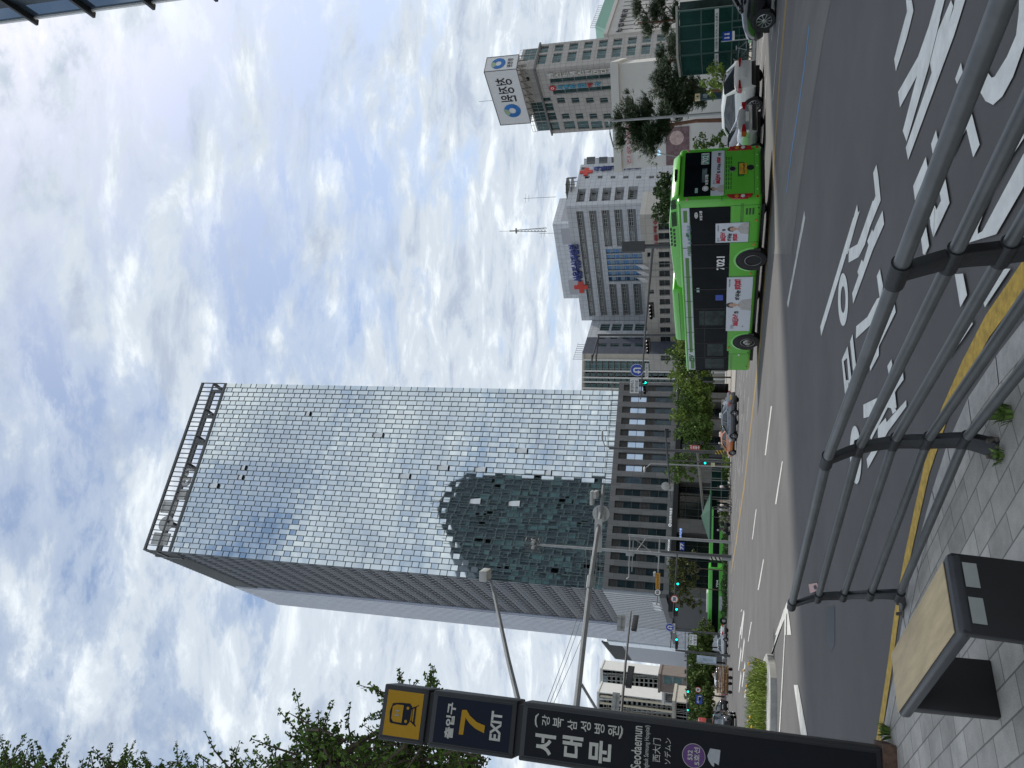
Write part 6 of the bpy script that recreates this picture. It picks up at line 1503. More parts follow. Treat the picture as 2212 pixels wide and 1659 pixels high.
# (4) slim grey lamp
p=Pole('street_lamp','slim pale grey street lamp with one short arm before the podium','street lamp',1558,1008,104,z0=.13); p.shaft(1406,.10,.08,M_pole); q=p.R(1392,1014,104); p.bar([p.top(p.h),q],.05,M_pole); b=MB(); b.ball(q,(.4,.2,.14)); b.build('lamp_head',M_wht,p.t,smooth=1)
# (5) pedestrian signal post
p=Pole('pedestrian_signal','dark pedestrian signal post with a lit green figure by the bus shelter','signal post',1577,1000,103,z0=.13); p.shaft(1440,.09,.08,M_dpole)
q=p.R(1520,1000,102.6); b=MB(); b.cb(q,(.42,.2,.8)); o=b.build('signal_box',M_blk,p.t,bevel=.03); b=MB(); b.disc((q.x,q.z-.18),.13,q.y-.12,16); b.build('green_lens',M_grn,p.t,fix=False)
b=MB(); b.cb(p.R(1540,1004,102.7),(.5,.2,.5)); b.build('yellow_flyers',mat('pale_yellow_notice',(.55,.55,.35),.6,var=.3,scale=6),p.t)
# (6) steel gantry with two arms, 50 sign and orange plate
p=Pole('camera_gantry','galvanised gantry pole with two long arms, orange plate and black-rimmed 50 sign','gantry',1573,1171,99); p.shaft(1357,.19,.16,M_pole)
a1=p.R(1361,1160,99); a2=p.R(1355,1248,99); p.bar([Vector((0,-.0,a1.z)),p.R(1358.5,1247,99)],.08,M_pole); p.bar([p.R(1358.5,1247,99),p.R(1353,1251,99)],.05,M_pole)
b1_=p.R(1425.5,1163,99); b2=p.R(1418.6,1306,99); p.bar([Vector((0,0,b1_.z)),b2],.09,M_pole)
p.bar([p.R(1370,1163,99),p.R(1424,1205,99)],.05,M_pole,'brace'); p.bar([p.R(1395,1163,99),p.R(1368,1200,99)],.045,M_pole,'brace'); p.bar([p.R(1368,1168,99),p.R(1365,1235,99)],.05,M_pole,'brace')
q=p.R(1421,1256,98.7); plate(p.t,q,0,2.1,.55,mat('orange_plate',(.60,.28,.01),.45),['과속단속장비'],M_blk,.02)
q=p.R(1420.6,1279.5,98.7); round_sign(p.t,q,0,.46,M_wht,M_blk,'50')
q=p.R(1414,1240,98.7); b=MB(); b.cb(q,(.5,.6,.3)); b.build('camera',M_plate,p.t,bevel=.03)
# (7) tall camera mast
p=Pole('camera_mast','tall pale mast topped with a ring of cameras and a striped foot','camera mast',1572,1207,96); p.shaft(1160,.24,.14,M_pole); band(p,1.1,2.5,.27,(.6,.6,.52))
h=p.h; b=MB()
for z_ in (h-.3,h+.6,h+1.4): b.add([],[]); n_=16; 
for z_ in (h-.3,h+.6,h+1.3):
    b.tube([(.9*math.cos(2*math.pi*k/16),.9*math.sin(2*math.pi*k/16),z_) for k in range(17)],.04,5)
for k in range(8): a=2*math.pi*k/8; b.tube([(.9*math.cos(a),.9*math.sin(a),h-.3),(.9*math.cos(a),.9*math.sin(a),h+1.3)],.03,4); b.tube([(0,0,h-.3),(.9*math.cos(a),.9*math.sin(a),h-.3)],.03,4)
b.tube([(0,0,h),(0,0,h+2.6)],.05,5); b.build('camera_cage',M_dpole,p.t)
for k in range(4): a=2*math.pi*k/4+.5; b=MB(); b.cb((.45*math.cos(a),.45*math.sin(a),h+.5),(.3,.3,.45)); b.build('camera',M_plate,p.t,bevel=.04)
b=MB(); b.cb(p.R(1361,1196,96),(.5,.5,1.0)); b.build('junction_box',M_pole,p.t,bevel=.03)
# (8) dark mast with arm to the left, two heads, 50 sign, U-turn sign
p=Pole('signal_mast','dark mast beside the tall camera mast, its long arm holding the red-rimmed 50 sign','signal mast',1573,1202,94); p.shaft(1427,.19,.15,M_dpole)
z_=p.R(1463,1199,94).z; a1=p.R(1448,1400,94); p.bar([Vector((0,-.05,z_)),p.R(1457,1290,94),a1],[.09,.07,.05],M_dpole)
for x,y in ((1464,1267),(1461.5,1322)): q=p.R(x,y,93.7); signal(p.t,q,Vector((1,0,0)),3,2 if False else 0,.85)
q=p.R(1457,1294,93.6); round_sign(p.t,q,0,.46,M_wht,M_red,'50'); q=p.R(1447,1355,93.6); round_sign(p.t,q,0,.50,M_blue,u=True)
q=p.R(1461.5,1390,93.7); signal(p.t,q,Vector((1,0,0)),4,0,.85); q=p.R(1456,1357,93.7); plate(p.t,q,0,1.1,.25,M_wht,['보행신호시'])
q=p.R(1473,1180,93.8); plate(p.t,q,0,.95,.55,M_blue,['77'],M_wht,.03)
# (9) far left masts
p=Pole('signal_mast','thin dark mast in the far left trees with a small white plate','signal mast',1568,1371,112); p.shaft(1452,.16,.13,M_dpole)
z_=p.R(1463,1400,112).z; p.bar([Vector((0,0,p.R(1480,1372,112).z)),p.R(1480,1420,112)],.05,M_dpole)
q=p.R(1497,1382,111.7); plate(p.t,q,0,1.5,1.0,M_wht,['역사','박물관'])
p=Pole('signal_mast','thin mast among the left trees with two round green lamps on its long arm','signal mast',1568,1416,92); p.shaft(1459,.15,.12,M_dpole)
p.bar([Vector((0,0,p.R(1484,1418,92).z)),p.R(1484,1580,88)],[.08,.05],M_dpole)
for y in (1488,1528): q=p.R(1486 if y<1500 else 1485,y,89.5); signal(p.t,q,Vector((1,0,0)),3,2,.75) 
q=p.R(1508,1490,89.7); round_sign(p.t,q,0,.32,M_wht,M_red,'5'); q=p.R(1510,1511,89.7); plate(p.t,q,0,1.0,.7,M_blue,['↰'],M_wht)
# (10) near masts hidden behind the subway sign: their arms reach over the road
p=Pole('camera_arm_mast','galvanised mast behind the subway sign, its arms holding a round and an oblong sign back','mast',1650,1633,21); p.shaft(1010,.15,.11,M_pole)
zt_=p.h
a=[p.R(1121,1520,21),p.R(1098,1426.5,22.0),p.R(1066,1275,23.6),p.R(1060,1256,23.8),p.R(1050,1250,23.9)]; a=[Vector((0,0,a[0].z-.6))]+a; p.bar(a,[.09,.08,.07,.055,.05,.045],M_pole)
b=MB(); b.cb(p.R(1048,1242,23.8),(.34,.5,.26)); b.build('camera',M_plate,p.t,bevel=.03)
a=[p.R(1245,1525,21),p.R(1256,1426.5,21.8),p.R(1275,1257,23.2),p.R(1289,1160,24),p.R(1298,1108,24.5),p.R(1303.6,1048.7,25)]; a=[Vector((0,0,a[0].z-.3))]+a; p.bar(a,[.10,.095,.085,.08,.065,.06,.045],M_pole)
b=MB(); q0=p.R(1274,1270,23.1); q1=p.R(1277,1244,23.3); b.tube([q0,q1],.12,8); b.build('arm_clamp',M_pole,p.t)
p.bar([p.R(1256,1478,21.4),Vector((0,0,p.R(1299,1534,21).z-.3))],.04,M_pole,'brace')
q=p.R(1297.6,1110,24.6); b=MB(); b.lathe([(.275,.05),(.275,.07)],q,'y',n=32); b.build('round_sign_back',M_plate,p.t)
b=MB()
for z_ in (-.13,0,.13): b.box(q.x-.2,q.x+.2,q.y+.02,q.y+.049,q.z+z_-.012,q.z+z_+.012)
b.build('sign_bracket',M_pole,p.t)
q=p.R(1291,1158,24.1); plate(p.t,q+Vector((0,.12,0)),0,1.05,.24,M_plate,None,frame=False,name='oblong_sign_back')
q=p.R(1287,1068,24.8); b=MB(); b.cb(q,(.22,.5,.12)); b.cb(q+Vector((-.1,-.1,.1)),(.44,.34,.10)); b.build('camera',M_plate,p.t,bevel=.02)
p=Pole('signal_arm_mast','dark mast behind the subway sign, arm with two black signal backs and white plates','signal mast',1600,1622,38); p.shaft(1280,.15,.12,M_dpole)
a=[p.R(1341,1560,38),p.R(1342,1540,38.5),p.R(1352,1425,42),p.R(1362.9,1320.8,46)]; a=[Vector((0,0,a[0].z))]+a; p.bar(a,[.09,.08,.075,.065,.05],M_dpole); xd=Vector((a[-1].x-a[1].x,a[-1].y-a[1].y,0))
signal(p.t,p.R(1372,1344,45),xd,4,None,.80,True,ln=1.30); signal(p.t,p.R(1361,1460,41),xd,4,None,.85,True,ln=1.50)
for x,y,D in ((1342,1346,45),(1330,1517,39.3)): q=p.R(x,y,D); plate(p.t,q,math.atan2(xd.y,xd.x)*.5,.95,.45 if D>40 else .38,M_plate,None,frame=True,name='plate_back')
# small sign posts at the right
p=Pole('subway_sign_post','small blue and teal subway sign pillar with yellow top under the pines','sign',1562,206,47,None,z0=.13); q=p.R(1526,205,47); b=MB(); b.box(-.17,.17,-.12,.12,0,q.z+.35); b.build('pillar',mat('teal_sign',(.02,.06,.08),.4,var=.2),p.t)
b=MB(); b.box(-.18,.18,-.13,.13,q.z+.36,q.z+.66); b.build('yellow_top',mat('pale_yellow_box',(.6,.5,.3),.5),p.t); textmesh('서대문',(-.13,.13,q.z-.1,q.z+.2),-.14,M_wht,parent=p.t); textmesh('4',(-.06,.06,q.z+.42,q.z+.6),-.14,M_blk,parent=p.t,bold=.03)
p=Pole('street_lamp','thin grey lamp with a curved arm rising between the pine trunks','street lamp',1562,244,46,None,z0=.13); p.shaft(1325,.09,.06,M_pole); z_=p.h; p.bar([p.top(z_),p.R(1316,262,46),p.R(1318,290,46),p.R(1325,318,46)],[.06,.05,.045,.04],M_pole)
p=Pole('street_lamp','thin lamp with a square bracket near the shop window','street lamp',1562,335,60,None,z0=.13); p.shaft(1470,.06,.05,M_pole); z_=p.h; p.bar([p.top(z_),p.R(1420,330,60),p.R(1418,310,60)],.04,M_pole)

# ============================================================ TREES, HEDGES AND GRASS
def leafmat(name,c,isl=.45,var=.25,rough=.6): return mat(name,c,rough,0,var=var,scale=1.2,island=isl,spec=.25)
LM_dark=leafmat('broadleaf_dark',(.045,.085,.025)); LM_mid=leafmat('broadleaf_mid',(.085,.145,.028)); LM_yel=leafmat('broadleaf_light',(.15,.22,.04)); LM_pine=leafmat('pine_needles',(.038,.072,.030)); LM_gk=leafmat('ginkgo_leaf',(.10,.175,.03),.5)
M_bark=mat('bark',(.10,.075,.055),.9,var=.3,scale=8,bump=.4,bscale=30); M_pbark=mat('pine_bark',(.17,.085,.055),.9,var=.35,scale=8,bump=.5,bscale=25)
def leaves(b,c,r,n,s,rnd,asp=1.5,shell=.55):
    for _ in range(n):
        while True:
            q=Vector((rnd.uniform(-1,1),rnd.uniform(-1,1),rnd.uniform(-1,1)))
            if q.length<1: break
        q=q*(shell+(1-shell)*rnd.random())/max(q.length,.3) if rnd.random()<.6 else q
        p=Vector((c[0]+q.x*r[0],c[1]+q.y*r[1],c[2]+q.z*r[2]))
        a=Vector((rnd.gauss(0,1),rnd.gauss(0,1),rnd.gauss(0,.6))).normalized(); u=a.orthogonal().normalized(); v=a.cross(u); t=rnd.uniform(0,6.28); u,v=u*math.cos(t)+v*math.sin(t),v*math.cos(t)-u*math.sin(t); k=s*rnd.uniform(.6,1.3)
        b.v+= [tuple(p-u*k*asp*.5),tuple(p+v*k*.4),tuple(p+u*k*asp*.5),tuple(p-v*k*.4)]; n0=len(b.v)-4; b.f.append((n0,n0+1,n0+2,n0+3)); b.mi.append(0)
def tree(label,base,h,blobs,lm,n=3500,s=.22,seed=1,tr=.16,cat='tree',group=None,bark=None,forks=5,name='tree',lean=(0,0),clump=26):
    """blobs: (dx,dy,z,rx,ry,rz)"""
    rnd=random.Random(seed); t=thing(name,label,cat,base,0,group); b=MB(); tot=sum(q[3]*q[4]*q[5] for q in blobs)**1.0
    top=Vector((lean[0],lean[1],h*.45)); b.tube([(0,0,0),(lean[0]*.3,lean[1]*.3,h*.2),top],[tr,tr*.8,tr*.6],9)
    cl=MB()
    for q in blobs:
        c=Vector(q[:3]); m=top.lerp(c,.5)+Vector((rnd.uniform(-.3,.3),rnd.uniform(-.3,.3),0)); b.tube([top*.9,m,c],[tr*.5,tr*.3,tr*.1],6)
        nq=int(n*q[3]*q[4]*q[5]/tot); k=max(3,nq//clump)
        for _ in range(k):
            while True:
                d=Vector((rnd.uniform(-1,1),rnd.uniform(-1,1),rnd.uniform(-1,1)))
                if .25<d.length<1: break
            cc=c+Vector((d.x*q[3],d.y*q[4],d.z*q[5])); rr=min(q[3],q[4],q[5])*rnd.uniform(.16,.34)
            if rnd.random()<.3: b.tube([c,cc],[tr*.15,tr*.05],4)
            leaves(cl,cc,(rr*1.3,rr*1.3,rr),clump,s,rnd)
    b.build('trunk',bark or M_bark,t,smooth=R(60)); cl.build('crown',lm,t,fix=False); return t
def gp(X,Y,D,z=.13): p=atd(X,Y,D); return (p.x,p.y,z)
rnd=random.Random(11)
# row in front of the podium right half
def hcol(Y,D,Xt): return atd(Xt,Y,D).z
for i,(Y,D,Xt,wd,lb) in enumerate([(738,118,1448,5.5,'bright leafy tree directly beside the front end of the green bus'),(775,120,1440,4.6,'tall light tree right of the slim grey lamp, second from the bus'),(815,119,1446,5.0,'broad green tree behind the grey taxi'),(862,121,1452,4.6,'green tree with bare forked trunk ahead of the grey taxi'),(905,122,1450,4.2,'leafy tree before the dark lobby, fourth along the row'),(942,118,1458,3.6,'thin tree beside the junction mast with the red plate')]):
    h=hcol(Y,D,Xt); w_=wd
    tree(lb,gp(1560,Y,D),h,[(0,0,h*.62,w_*.62,w_*.5,h*.26),(-w_*.45,.5,h*.45,w_*.5,w_*.4,h*.18),(w_*.45,-.4,h*.48,w_*.5,w_*.4,h*.2),(.2,0,h*.85,w_*.35,w_*.35,h*.16)],LM_mid if i%2 else LM_yel,4600,.25,20+i,.13,group='trees before the podium')
tree('feathery tree between the junction mast and the pedestrian signal',gp(1560,1005,112),9.5,[(-.8,0,7.3,2.1,1.6,1.6),(.7,0,5.6,1.9,1.4,1.6),(-1.8,0,5,1.2,1,1.0)],LM_mid,1500,.26,31,.12,group='trees before the podium')
tree('wispy many-stemmed tree right of the camera gantry above the far buses',gp(1560,1232,118),9.2,[(0,0,7.2,2.0,1.5,1.5),(1.2,0,5.6,1.5,1.2,1.2),(-1,0,5.4,1.6,1.2,1.2)],leafmat('olive_leaf',(.075,.09,.025)),1300,.24,32,.10,group='trees before the podium')
tree('sparse olive-green tree left of the wispy one, before the lobby',gp(1560,1275,118),9.0,[(.5,0,6.6,2.4,1.5,1.8),(-1.5,0,6,1.8,1.2,1.5),(-2.4,0,4.2,1.2,1,1.0)],MATS['olive_leaf'],1700,.24,33,.10,group='trees before the podium')
# dense left-hand avenue
for i,(Y,D,Xt,wd) in enumerate([(1400,125,1486,5),(1432,128,1482,5.2),(1468,122,1478,5),(1505,126,1480,5.4),(1540,118,1484,5)]):
    h=hcol(Y,D,Xt); lab=['dense green avenue tree nearest the slatted office block','avenue tree behind the white SUV and its mast','avenue tree behind the black sedan','avenue tree under the right apartment tower','avenue tree beside the red bus'][i]
    tree(lab,gp(1560,Y,D),h,[(0,0,h*.68,wd*.6,wd*.5,h*.28),(-wd*.4,0,h*.48,wd*.45,wd*.4,h*.2),(wd*.4,0,h*.5,wd*.45,wd*.4,h*.22)],leafmat('avenue_leaf',(.085,.13,.028)),3800,.34,40+i,.15,group='avenue trees at the left')
# dark tree above the bus roof
tree('dark loose-crowned tree rising behind the rear half of the green bus',gp(1560,420,60),7.2,[(-.6,0,5.4,1.7,1.3,1.3),(.9,.2,5.9,1.1,1.0,.8),(1.3,0,4.7,1.0,.9,.8),(-1.3,0,4.4,1.0,.9,.7)],LM_dark,4200,.18,51,.10)
# pines on the right
def pine(label,base,pads,seed,tr=.16,n=300,s=.36,trunk=None):
    rnd=random.Random(seed); t=thing('pine_tree',label,'pine tree',base,0,'pine trees at the right'); b=MB(); cl=MB()
    zt_=max(p[2] for p in pads); tp_=trunk or [(0,0,0),(.15,0,zt_*.4),(-.1,0,zt_*.75),(0,0,zt_)]; b.tube(tp_,[tr*(1-.22*i) for i in range(len(tp_))],9)
    for (dx,dy,z,r_,h_) in pads:
        a=Vector((tp_[-1][0]*.5,tp_[-1][1]*.5,max(z-1.0,z*.8))); b.tube([a,a.lerp(Vector((dx,dy,z)),.5)+Vector((0,0,-.15)),(dx,dy,z)],[tr*.35,tr*.25,tr*.1],6)
        for _ in range(int(n*r_*r_*.9)):
            q=Vector((rnd.gauss(0,.45),rnd.gauss(0,.45),rnd.gauss(0,.4))); c=Vector((dx+q.x*r_,dy+q.y*r_,z+q.z*h_)); d0=Vector((q.x*.6,q.y*.6,.8)).normalized()
            for k in range(9):
                d=(d0+Vector((rnd.gauss(0,.6),rnd.gauss(0,.6),rnd.gauss(0,.45)))).normalized(); l=s*rnd.uniform(.5,1.1); w_=d.orthogonal().normalized()*.022
                cl.v+= [tuple(c-w_),tuple(c+w_),tuple(c+d*l+w_*.5),tuple(c+d*l-w_*.5)]; n0=len(cl.v)-4; cl.f.append((n0,n0+1,n0+2,n0+3)); cl.mi.append(0)
    b.build('trunk',M_pbark,t,smooth=R(60)); cl.build('crown',LM_pine,t,fix=False); return t
def padpx(base,D,lst):
    r=[]
    for X,Y,rp in lst: p=atd(X,Y,D); k=D/FPX; r.append((p.x-base[0],random.uniform(-.5,.5),p.z-base[2],rp*k,rp*k*.5))
    return r
B_=gp(1562,262,50); pine('tall pine with a reddish trunk reaching highest, right of the bus rear',B_,padpx(B_,50,[(1340,262,22),(1362,240,30),(1378,285,34),(1400,235,30),(1408,305,34),(1440,262,30),(1345,300,22),(1375,258,30),(1425,285,28),(1390,270,28)]),61,.15)
B_=gp(1562,200,52); pine('dense dark pine behind the small teal subway pillar',B_,padpx(B_,52,[(1425,175,30),(1450,200,34),(1475,165,30),(1485,215,30),(1440,230,26),(1500,190,30),(1462,188,30),(1470,235,24),(1520,215,22),(1440,155,22)]),62,.16)
B_=gp(1562,30,62); pine('sparse pine high at the right edge in front of the hall building',B_,padpx(B_,62,[(1378,12,24),(1395,45,18),(1415,20,26),(1440,50,22),(1430,8,24),(1462,30,20),(1405,70,14)]),63,.16)
B_=gp(1562,120,58); pine('pine peeking over the glass shelter roof before the beige office building',B_,padpx(B_,58,[(1430,120,22),(1455,95,24),(1445,140,22),(1470,125,22)]),64,.14)
tree('small bright green tree between the pines and the white car roofs',gp(1562,172,45),2.9,[(0,0,2.1,.9,.7,.7),(-.3,0,1.4,.7,.6,.4)],LM_yel,900,.12,65,.05)
tree('small leafy tree beside the shop window above the silver sedan',gp(1562,315,50),3.6,[(0,0,2.5,.9,.7,.8),(.4,0,1.7,.7,.6,.5)],LM_mid,1100,.12,66,.05)
# shrubs and hedges
def bush(label,base,blobs,lm,n,s,seed,group='clipped shrubs along the far kerb',cat='shrub',name='shrub'):
    rnd=random.Random(seed); b=MB()
    for q in blobs: leaves(b,q[:3],q[3:],int(n/len(blobs)),s,rnd,1.3,.75)
    o=b.build(name,lm,None,loc=base,fix=False); tag(o,label,cat,group); return o
bl=[(927,1566,111,1.9,1.3,'rounded clipped shrub right of the dark motorcycle'),(903,1564,109,1.5,1.2,'small green shrub just ahead of the orange taxi'),(985,1566,110,1.8,1.0,'yellow-green shrub at the foot of the junction mast'),(1017,1568,112,1.7,1.1,'shrub in front of the bus shelter glass'),(1073,1562,114,2.1,1.5,'dark red-brown shrub beside the person in the white shirt'),(1120,1564,113,2.2,1.4,'spreading shrub left of the group of pedestrians')]
for i,(Y,X,D,r_,h_,lb) in enumerate(bl):
    bush(lb,gp(X,Y,D),[(0,0,h_*.5,r_,1.2,h_*.55),(r_*.6,0,h_*.4,r_*.5,.9,h_*.4)],leafmat('russet_leaf',(.05,.035,.022)) if i==4 else (LM_mid if i%2 else LM_yel),1100,.18,70+i)
b=MB(); rr=random.Random(5); P0=gnd(1569,1300,0); 
h0=Vector((-19.5,117.5,0)); h1_=Vector((-33,117,0))
for k in range(16): c=h0.lerp(h1_,k/15); leaves(b,(c.x-h0.x,c.y-h0.y,.45+.12*math.sin(k*1.3)),(1.0,.7,.5),260,.17,rr,1.3,.8)
tag(b.build('hedge',LM_dark,None,loc=h0,fix=False),'low green hedge on the median in front of the two far buses','hedge')
b=MB(); b.box(-14.5,1,-.9,.9,0,.12); struct(b.build('median_kerb',MATS['granite_kerb'],None,loc=h0))
# planted bed on the island
rr=random.Random(9); b=MB(); fl=MB(); c0=Vector((ring[9].x,ring[9].y)); 
poly=[Vector(p) for p in inn]
def inside(p):
    c=False; n=len(poly); j=n-1
    for i in range(n):
        if (poly[i].y>p.y)!=(poly[j].y>p.y) and p.x<(poly[j].x-poly[i].x)*(p.y-poly[i].y)/(poly[j].y-poly[i].y)+poly[i].x: c=not c
        j=i
    return c
bx0,bx1,by0,by1=min(p.x for p in poly),max(p.x for p in poly),min(p.y for p in poly),max(p.y for p in poly); cnt=0
edge_=gnd(*Z('p5',1905,760),.16)
while cnt<22000:
    p=Vector((rr.uniform(bx0,bx1),rr.uniform(by0,by1))); cnt+=1
    if not inside(p): continue
    # the bed starts a few metres behind the tip and keeps off the near concrete strip
    if p.y>edge_.y+3.5 or (p.y-20.3)<1.7: continue
    l=rr.uniform(.2,.62); d=Vector((rr.gauss(0,.35),rr.gauss(0,.35),1)).normalized(); w_=Vector((rr.uniform(-1,1),rr.uniform(-1,1),0)).normalized()*.015; q=Vector((p.x,p.y,.16))
    b.add([q-w_,q+w_,q+d*l*.6+w_,q+d*l*.6-w_,q+d*l+Vector((rr.gauss(0,.1),rr.gauss(0,.1),-.05))],[(0,1,2,3),(3,2,4)])
    if rr.random()<.012: fl.ball(q+d*l,(.05,.05,.03),6,4)
g_=b.build('tall_grass',leafmat('bed_grass',(.17,.23,.035),.4),None,fix=False); tag(g_,'overgrown yellow-green grass in the bed of the traffic island','grass',kind='stuff')
o=fl.build('yellow_flowers',mat('petal_yellow',(.7,.40,.02),.6)); tag(o,'yellow flowers scattered in the island grass','flowers',kind='stuff')
# ---------- ginkgo behind the subway sign: shoots with fan leaves
def ginkgo(label,base,D,core,tips,seed):
    rnd=random.Random(seed); t=thing('ginkgo_tree',label,'ginkgo tree',base,0,'ginkgo trees at the near kerb'); b=MB(); cl=MB(); Bv=Vector(base)
    tr=[Vector((0,0,0)),Vector((.1,0,2.0)),atd(core[0][0],core[0][1],D)-Bv]; b.tube(tr,[.13,.11,.06],10)
    def fan(p,d,s):
        n_=Vector((rnd.gauss(0,1),rnd.gauss(0,1),rnd.gauss(0,1))).cross(d).normalized(); side=d.cross(n_).normalized(); st=p+d*s*.5
        vs=[p,st]; 
        for a in (-50,-28,-8,8,28,50):
            r_=s*(1.0 if abs(a)!=8 else .82); vs.append(st+(d*math.cos(R(a))+side*math.sin(R(a)))*r_+n_*s*.12*math.sin(R(a*2)))
        n0=len(cl.v); cl.v+=[tuple(v) for v in vs]
        for k in range(5): cl.f.append((n0+1,n0+2+k,n0+3+k)); cl.mi.append(0)
        w_=side*s*.03; n0=len(cl.v); cl.v+=[tuple(p-w_),tuple(p+w_),tuple(st+w_),tuple(st-w_)]; cl.f.append((n0,n0+1,n0+2,n0+3)); cl.mi.append(0)
    def shoot(a,c,n,s=.050):
        m=a.lerp(c,.5)+Vector((0,0,(c-a).length*.08)); b.tube([a,m,c],[.016,.010,.004],5)
        for k in range(n):
            f=(k+.5)/n; f=f**.8; p=a.lerp(m,f*2) if f<.5 else m.lerp(c,f*2-1)
            for _ in range(4 if f<.75 else 3):
                d=(Vector((rnd.gauss(0,1),rnd.gauss(0,1),rnd.gauss(.25,.8))).normalized()+(c-a).normalized()*.4).normalized(); fan(p,d,s*rnd.uniform(.7,1.2)*(1.1-.35*f))
    for X,Y,n in tips:
        c=atd(X,Y,D+rnd.uniform(-.5,.7))-Bv; k=min(core,key=lambda q:(q[0]-X)**2+(q[1]-Y)**2); a=atd(k[0]+rnd.uniform(-20,20),k[1]+rnd.uniform(-10,10),D+rnd.uniform(-.3,.3))-Bv
        b.tube([tr[2],a],[.03,.015],5); shoot(a,c,n)
    for X,Y,r_ in core:
        for _ in range(int(r_*.75)):
            an=rnd.uniform(0,6.28); q=r_*math.sqrt(rnd.random()); a=atd(X+q*math.cos(an),Y+q*math.sin(an),D+rnd.uniform(-.7,.9))-Bv; c=a+Vector((rnd.gauss(0,.25),rnd.gauss(0,.25),rnd.gauss(.15,.22))); shoot(a,c,6,.054)
    b.build('trunk',M_bark,t,smooth=R(60)); cl.build('crown',LM_gk,t,fix=False); return t
B_=gp(1800,1780,9.2,.12)
ginkgo('ginkgo tree crowding behind the yellow top of the subway sign',B_,9.2,[(700,1650,75),(780,1675,85),(860,1660,70),(930,1650,70),(1000,1660,55),(640,1690,60),(730,1720,70),(880,1720,80),(890,1530,26),(930,1535,22)],
 [(638,1492,22),(600,1532,20),(548,1618,18),(662,1530,20),(720,1518,22),(735,1560,16),(790,1552,20),(803,1580,14),(575,1590,14),(620,1580,18),(690,1540,18),(530,1640,12),(820,1610,14),(760,1590,16),(935,1437,18),(862,1445,16),(905,1470,16),(950,1470,12),(885,1490,10),(1045,1625,18),(1055,1645,14),(1010,1610,14),(965,1600,12)],81)
B_=gp(1800,1840,10.4,.12)
ginkgo('ginkgo tree whose leaf tips fringe the lower left edge of the sky',B_,10.4,[(30,1680,50),(100,1690,45),(180,1705,45),(260,1695,45),(340,1705,45),(430,1710,45),(500,1690,40)],
 [(58,1583,16),(78,1600,14),(20,1600,14),(150,1592,20),(135,1625,16),(0,1590,12),(240,1606,16),(225,1632,12),(292,1603,20),(310,1625,16),(350,1640,14),(400,1630,16),(430,1632,16),(300,1640,16),(180,1640,14),(90,1630,20),(50,1625,20),(10,1620,18),(270,1640,14),(380,1650,10)],82)

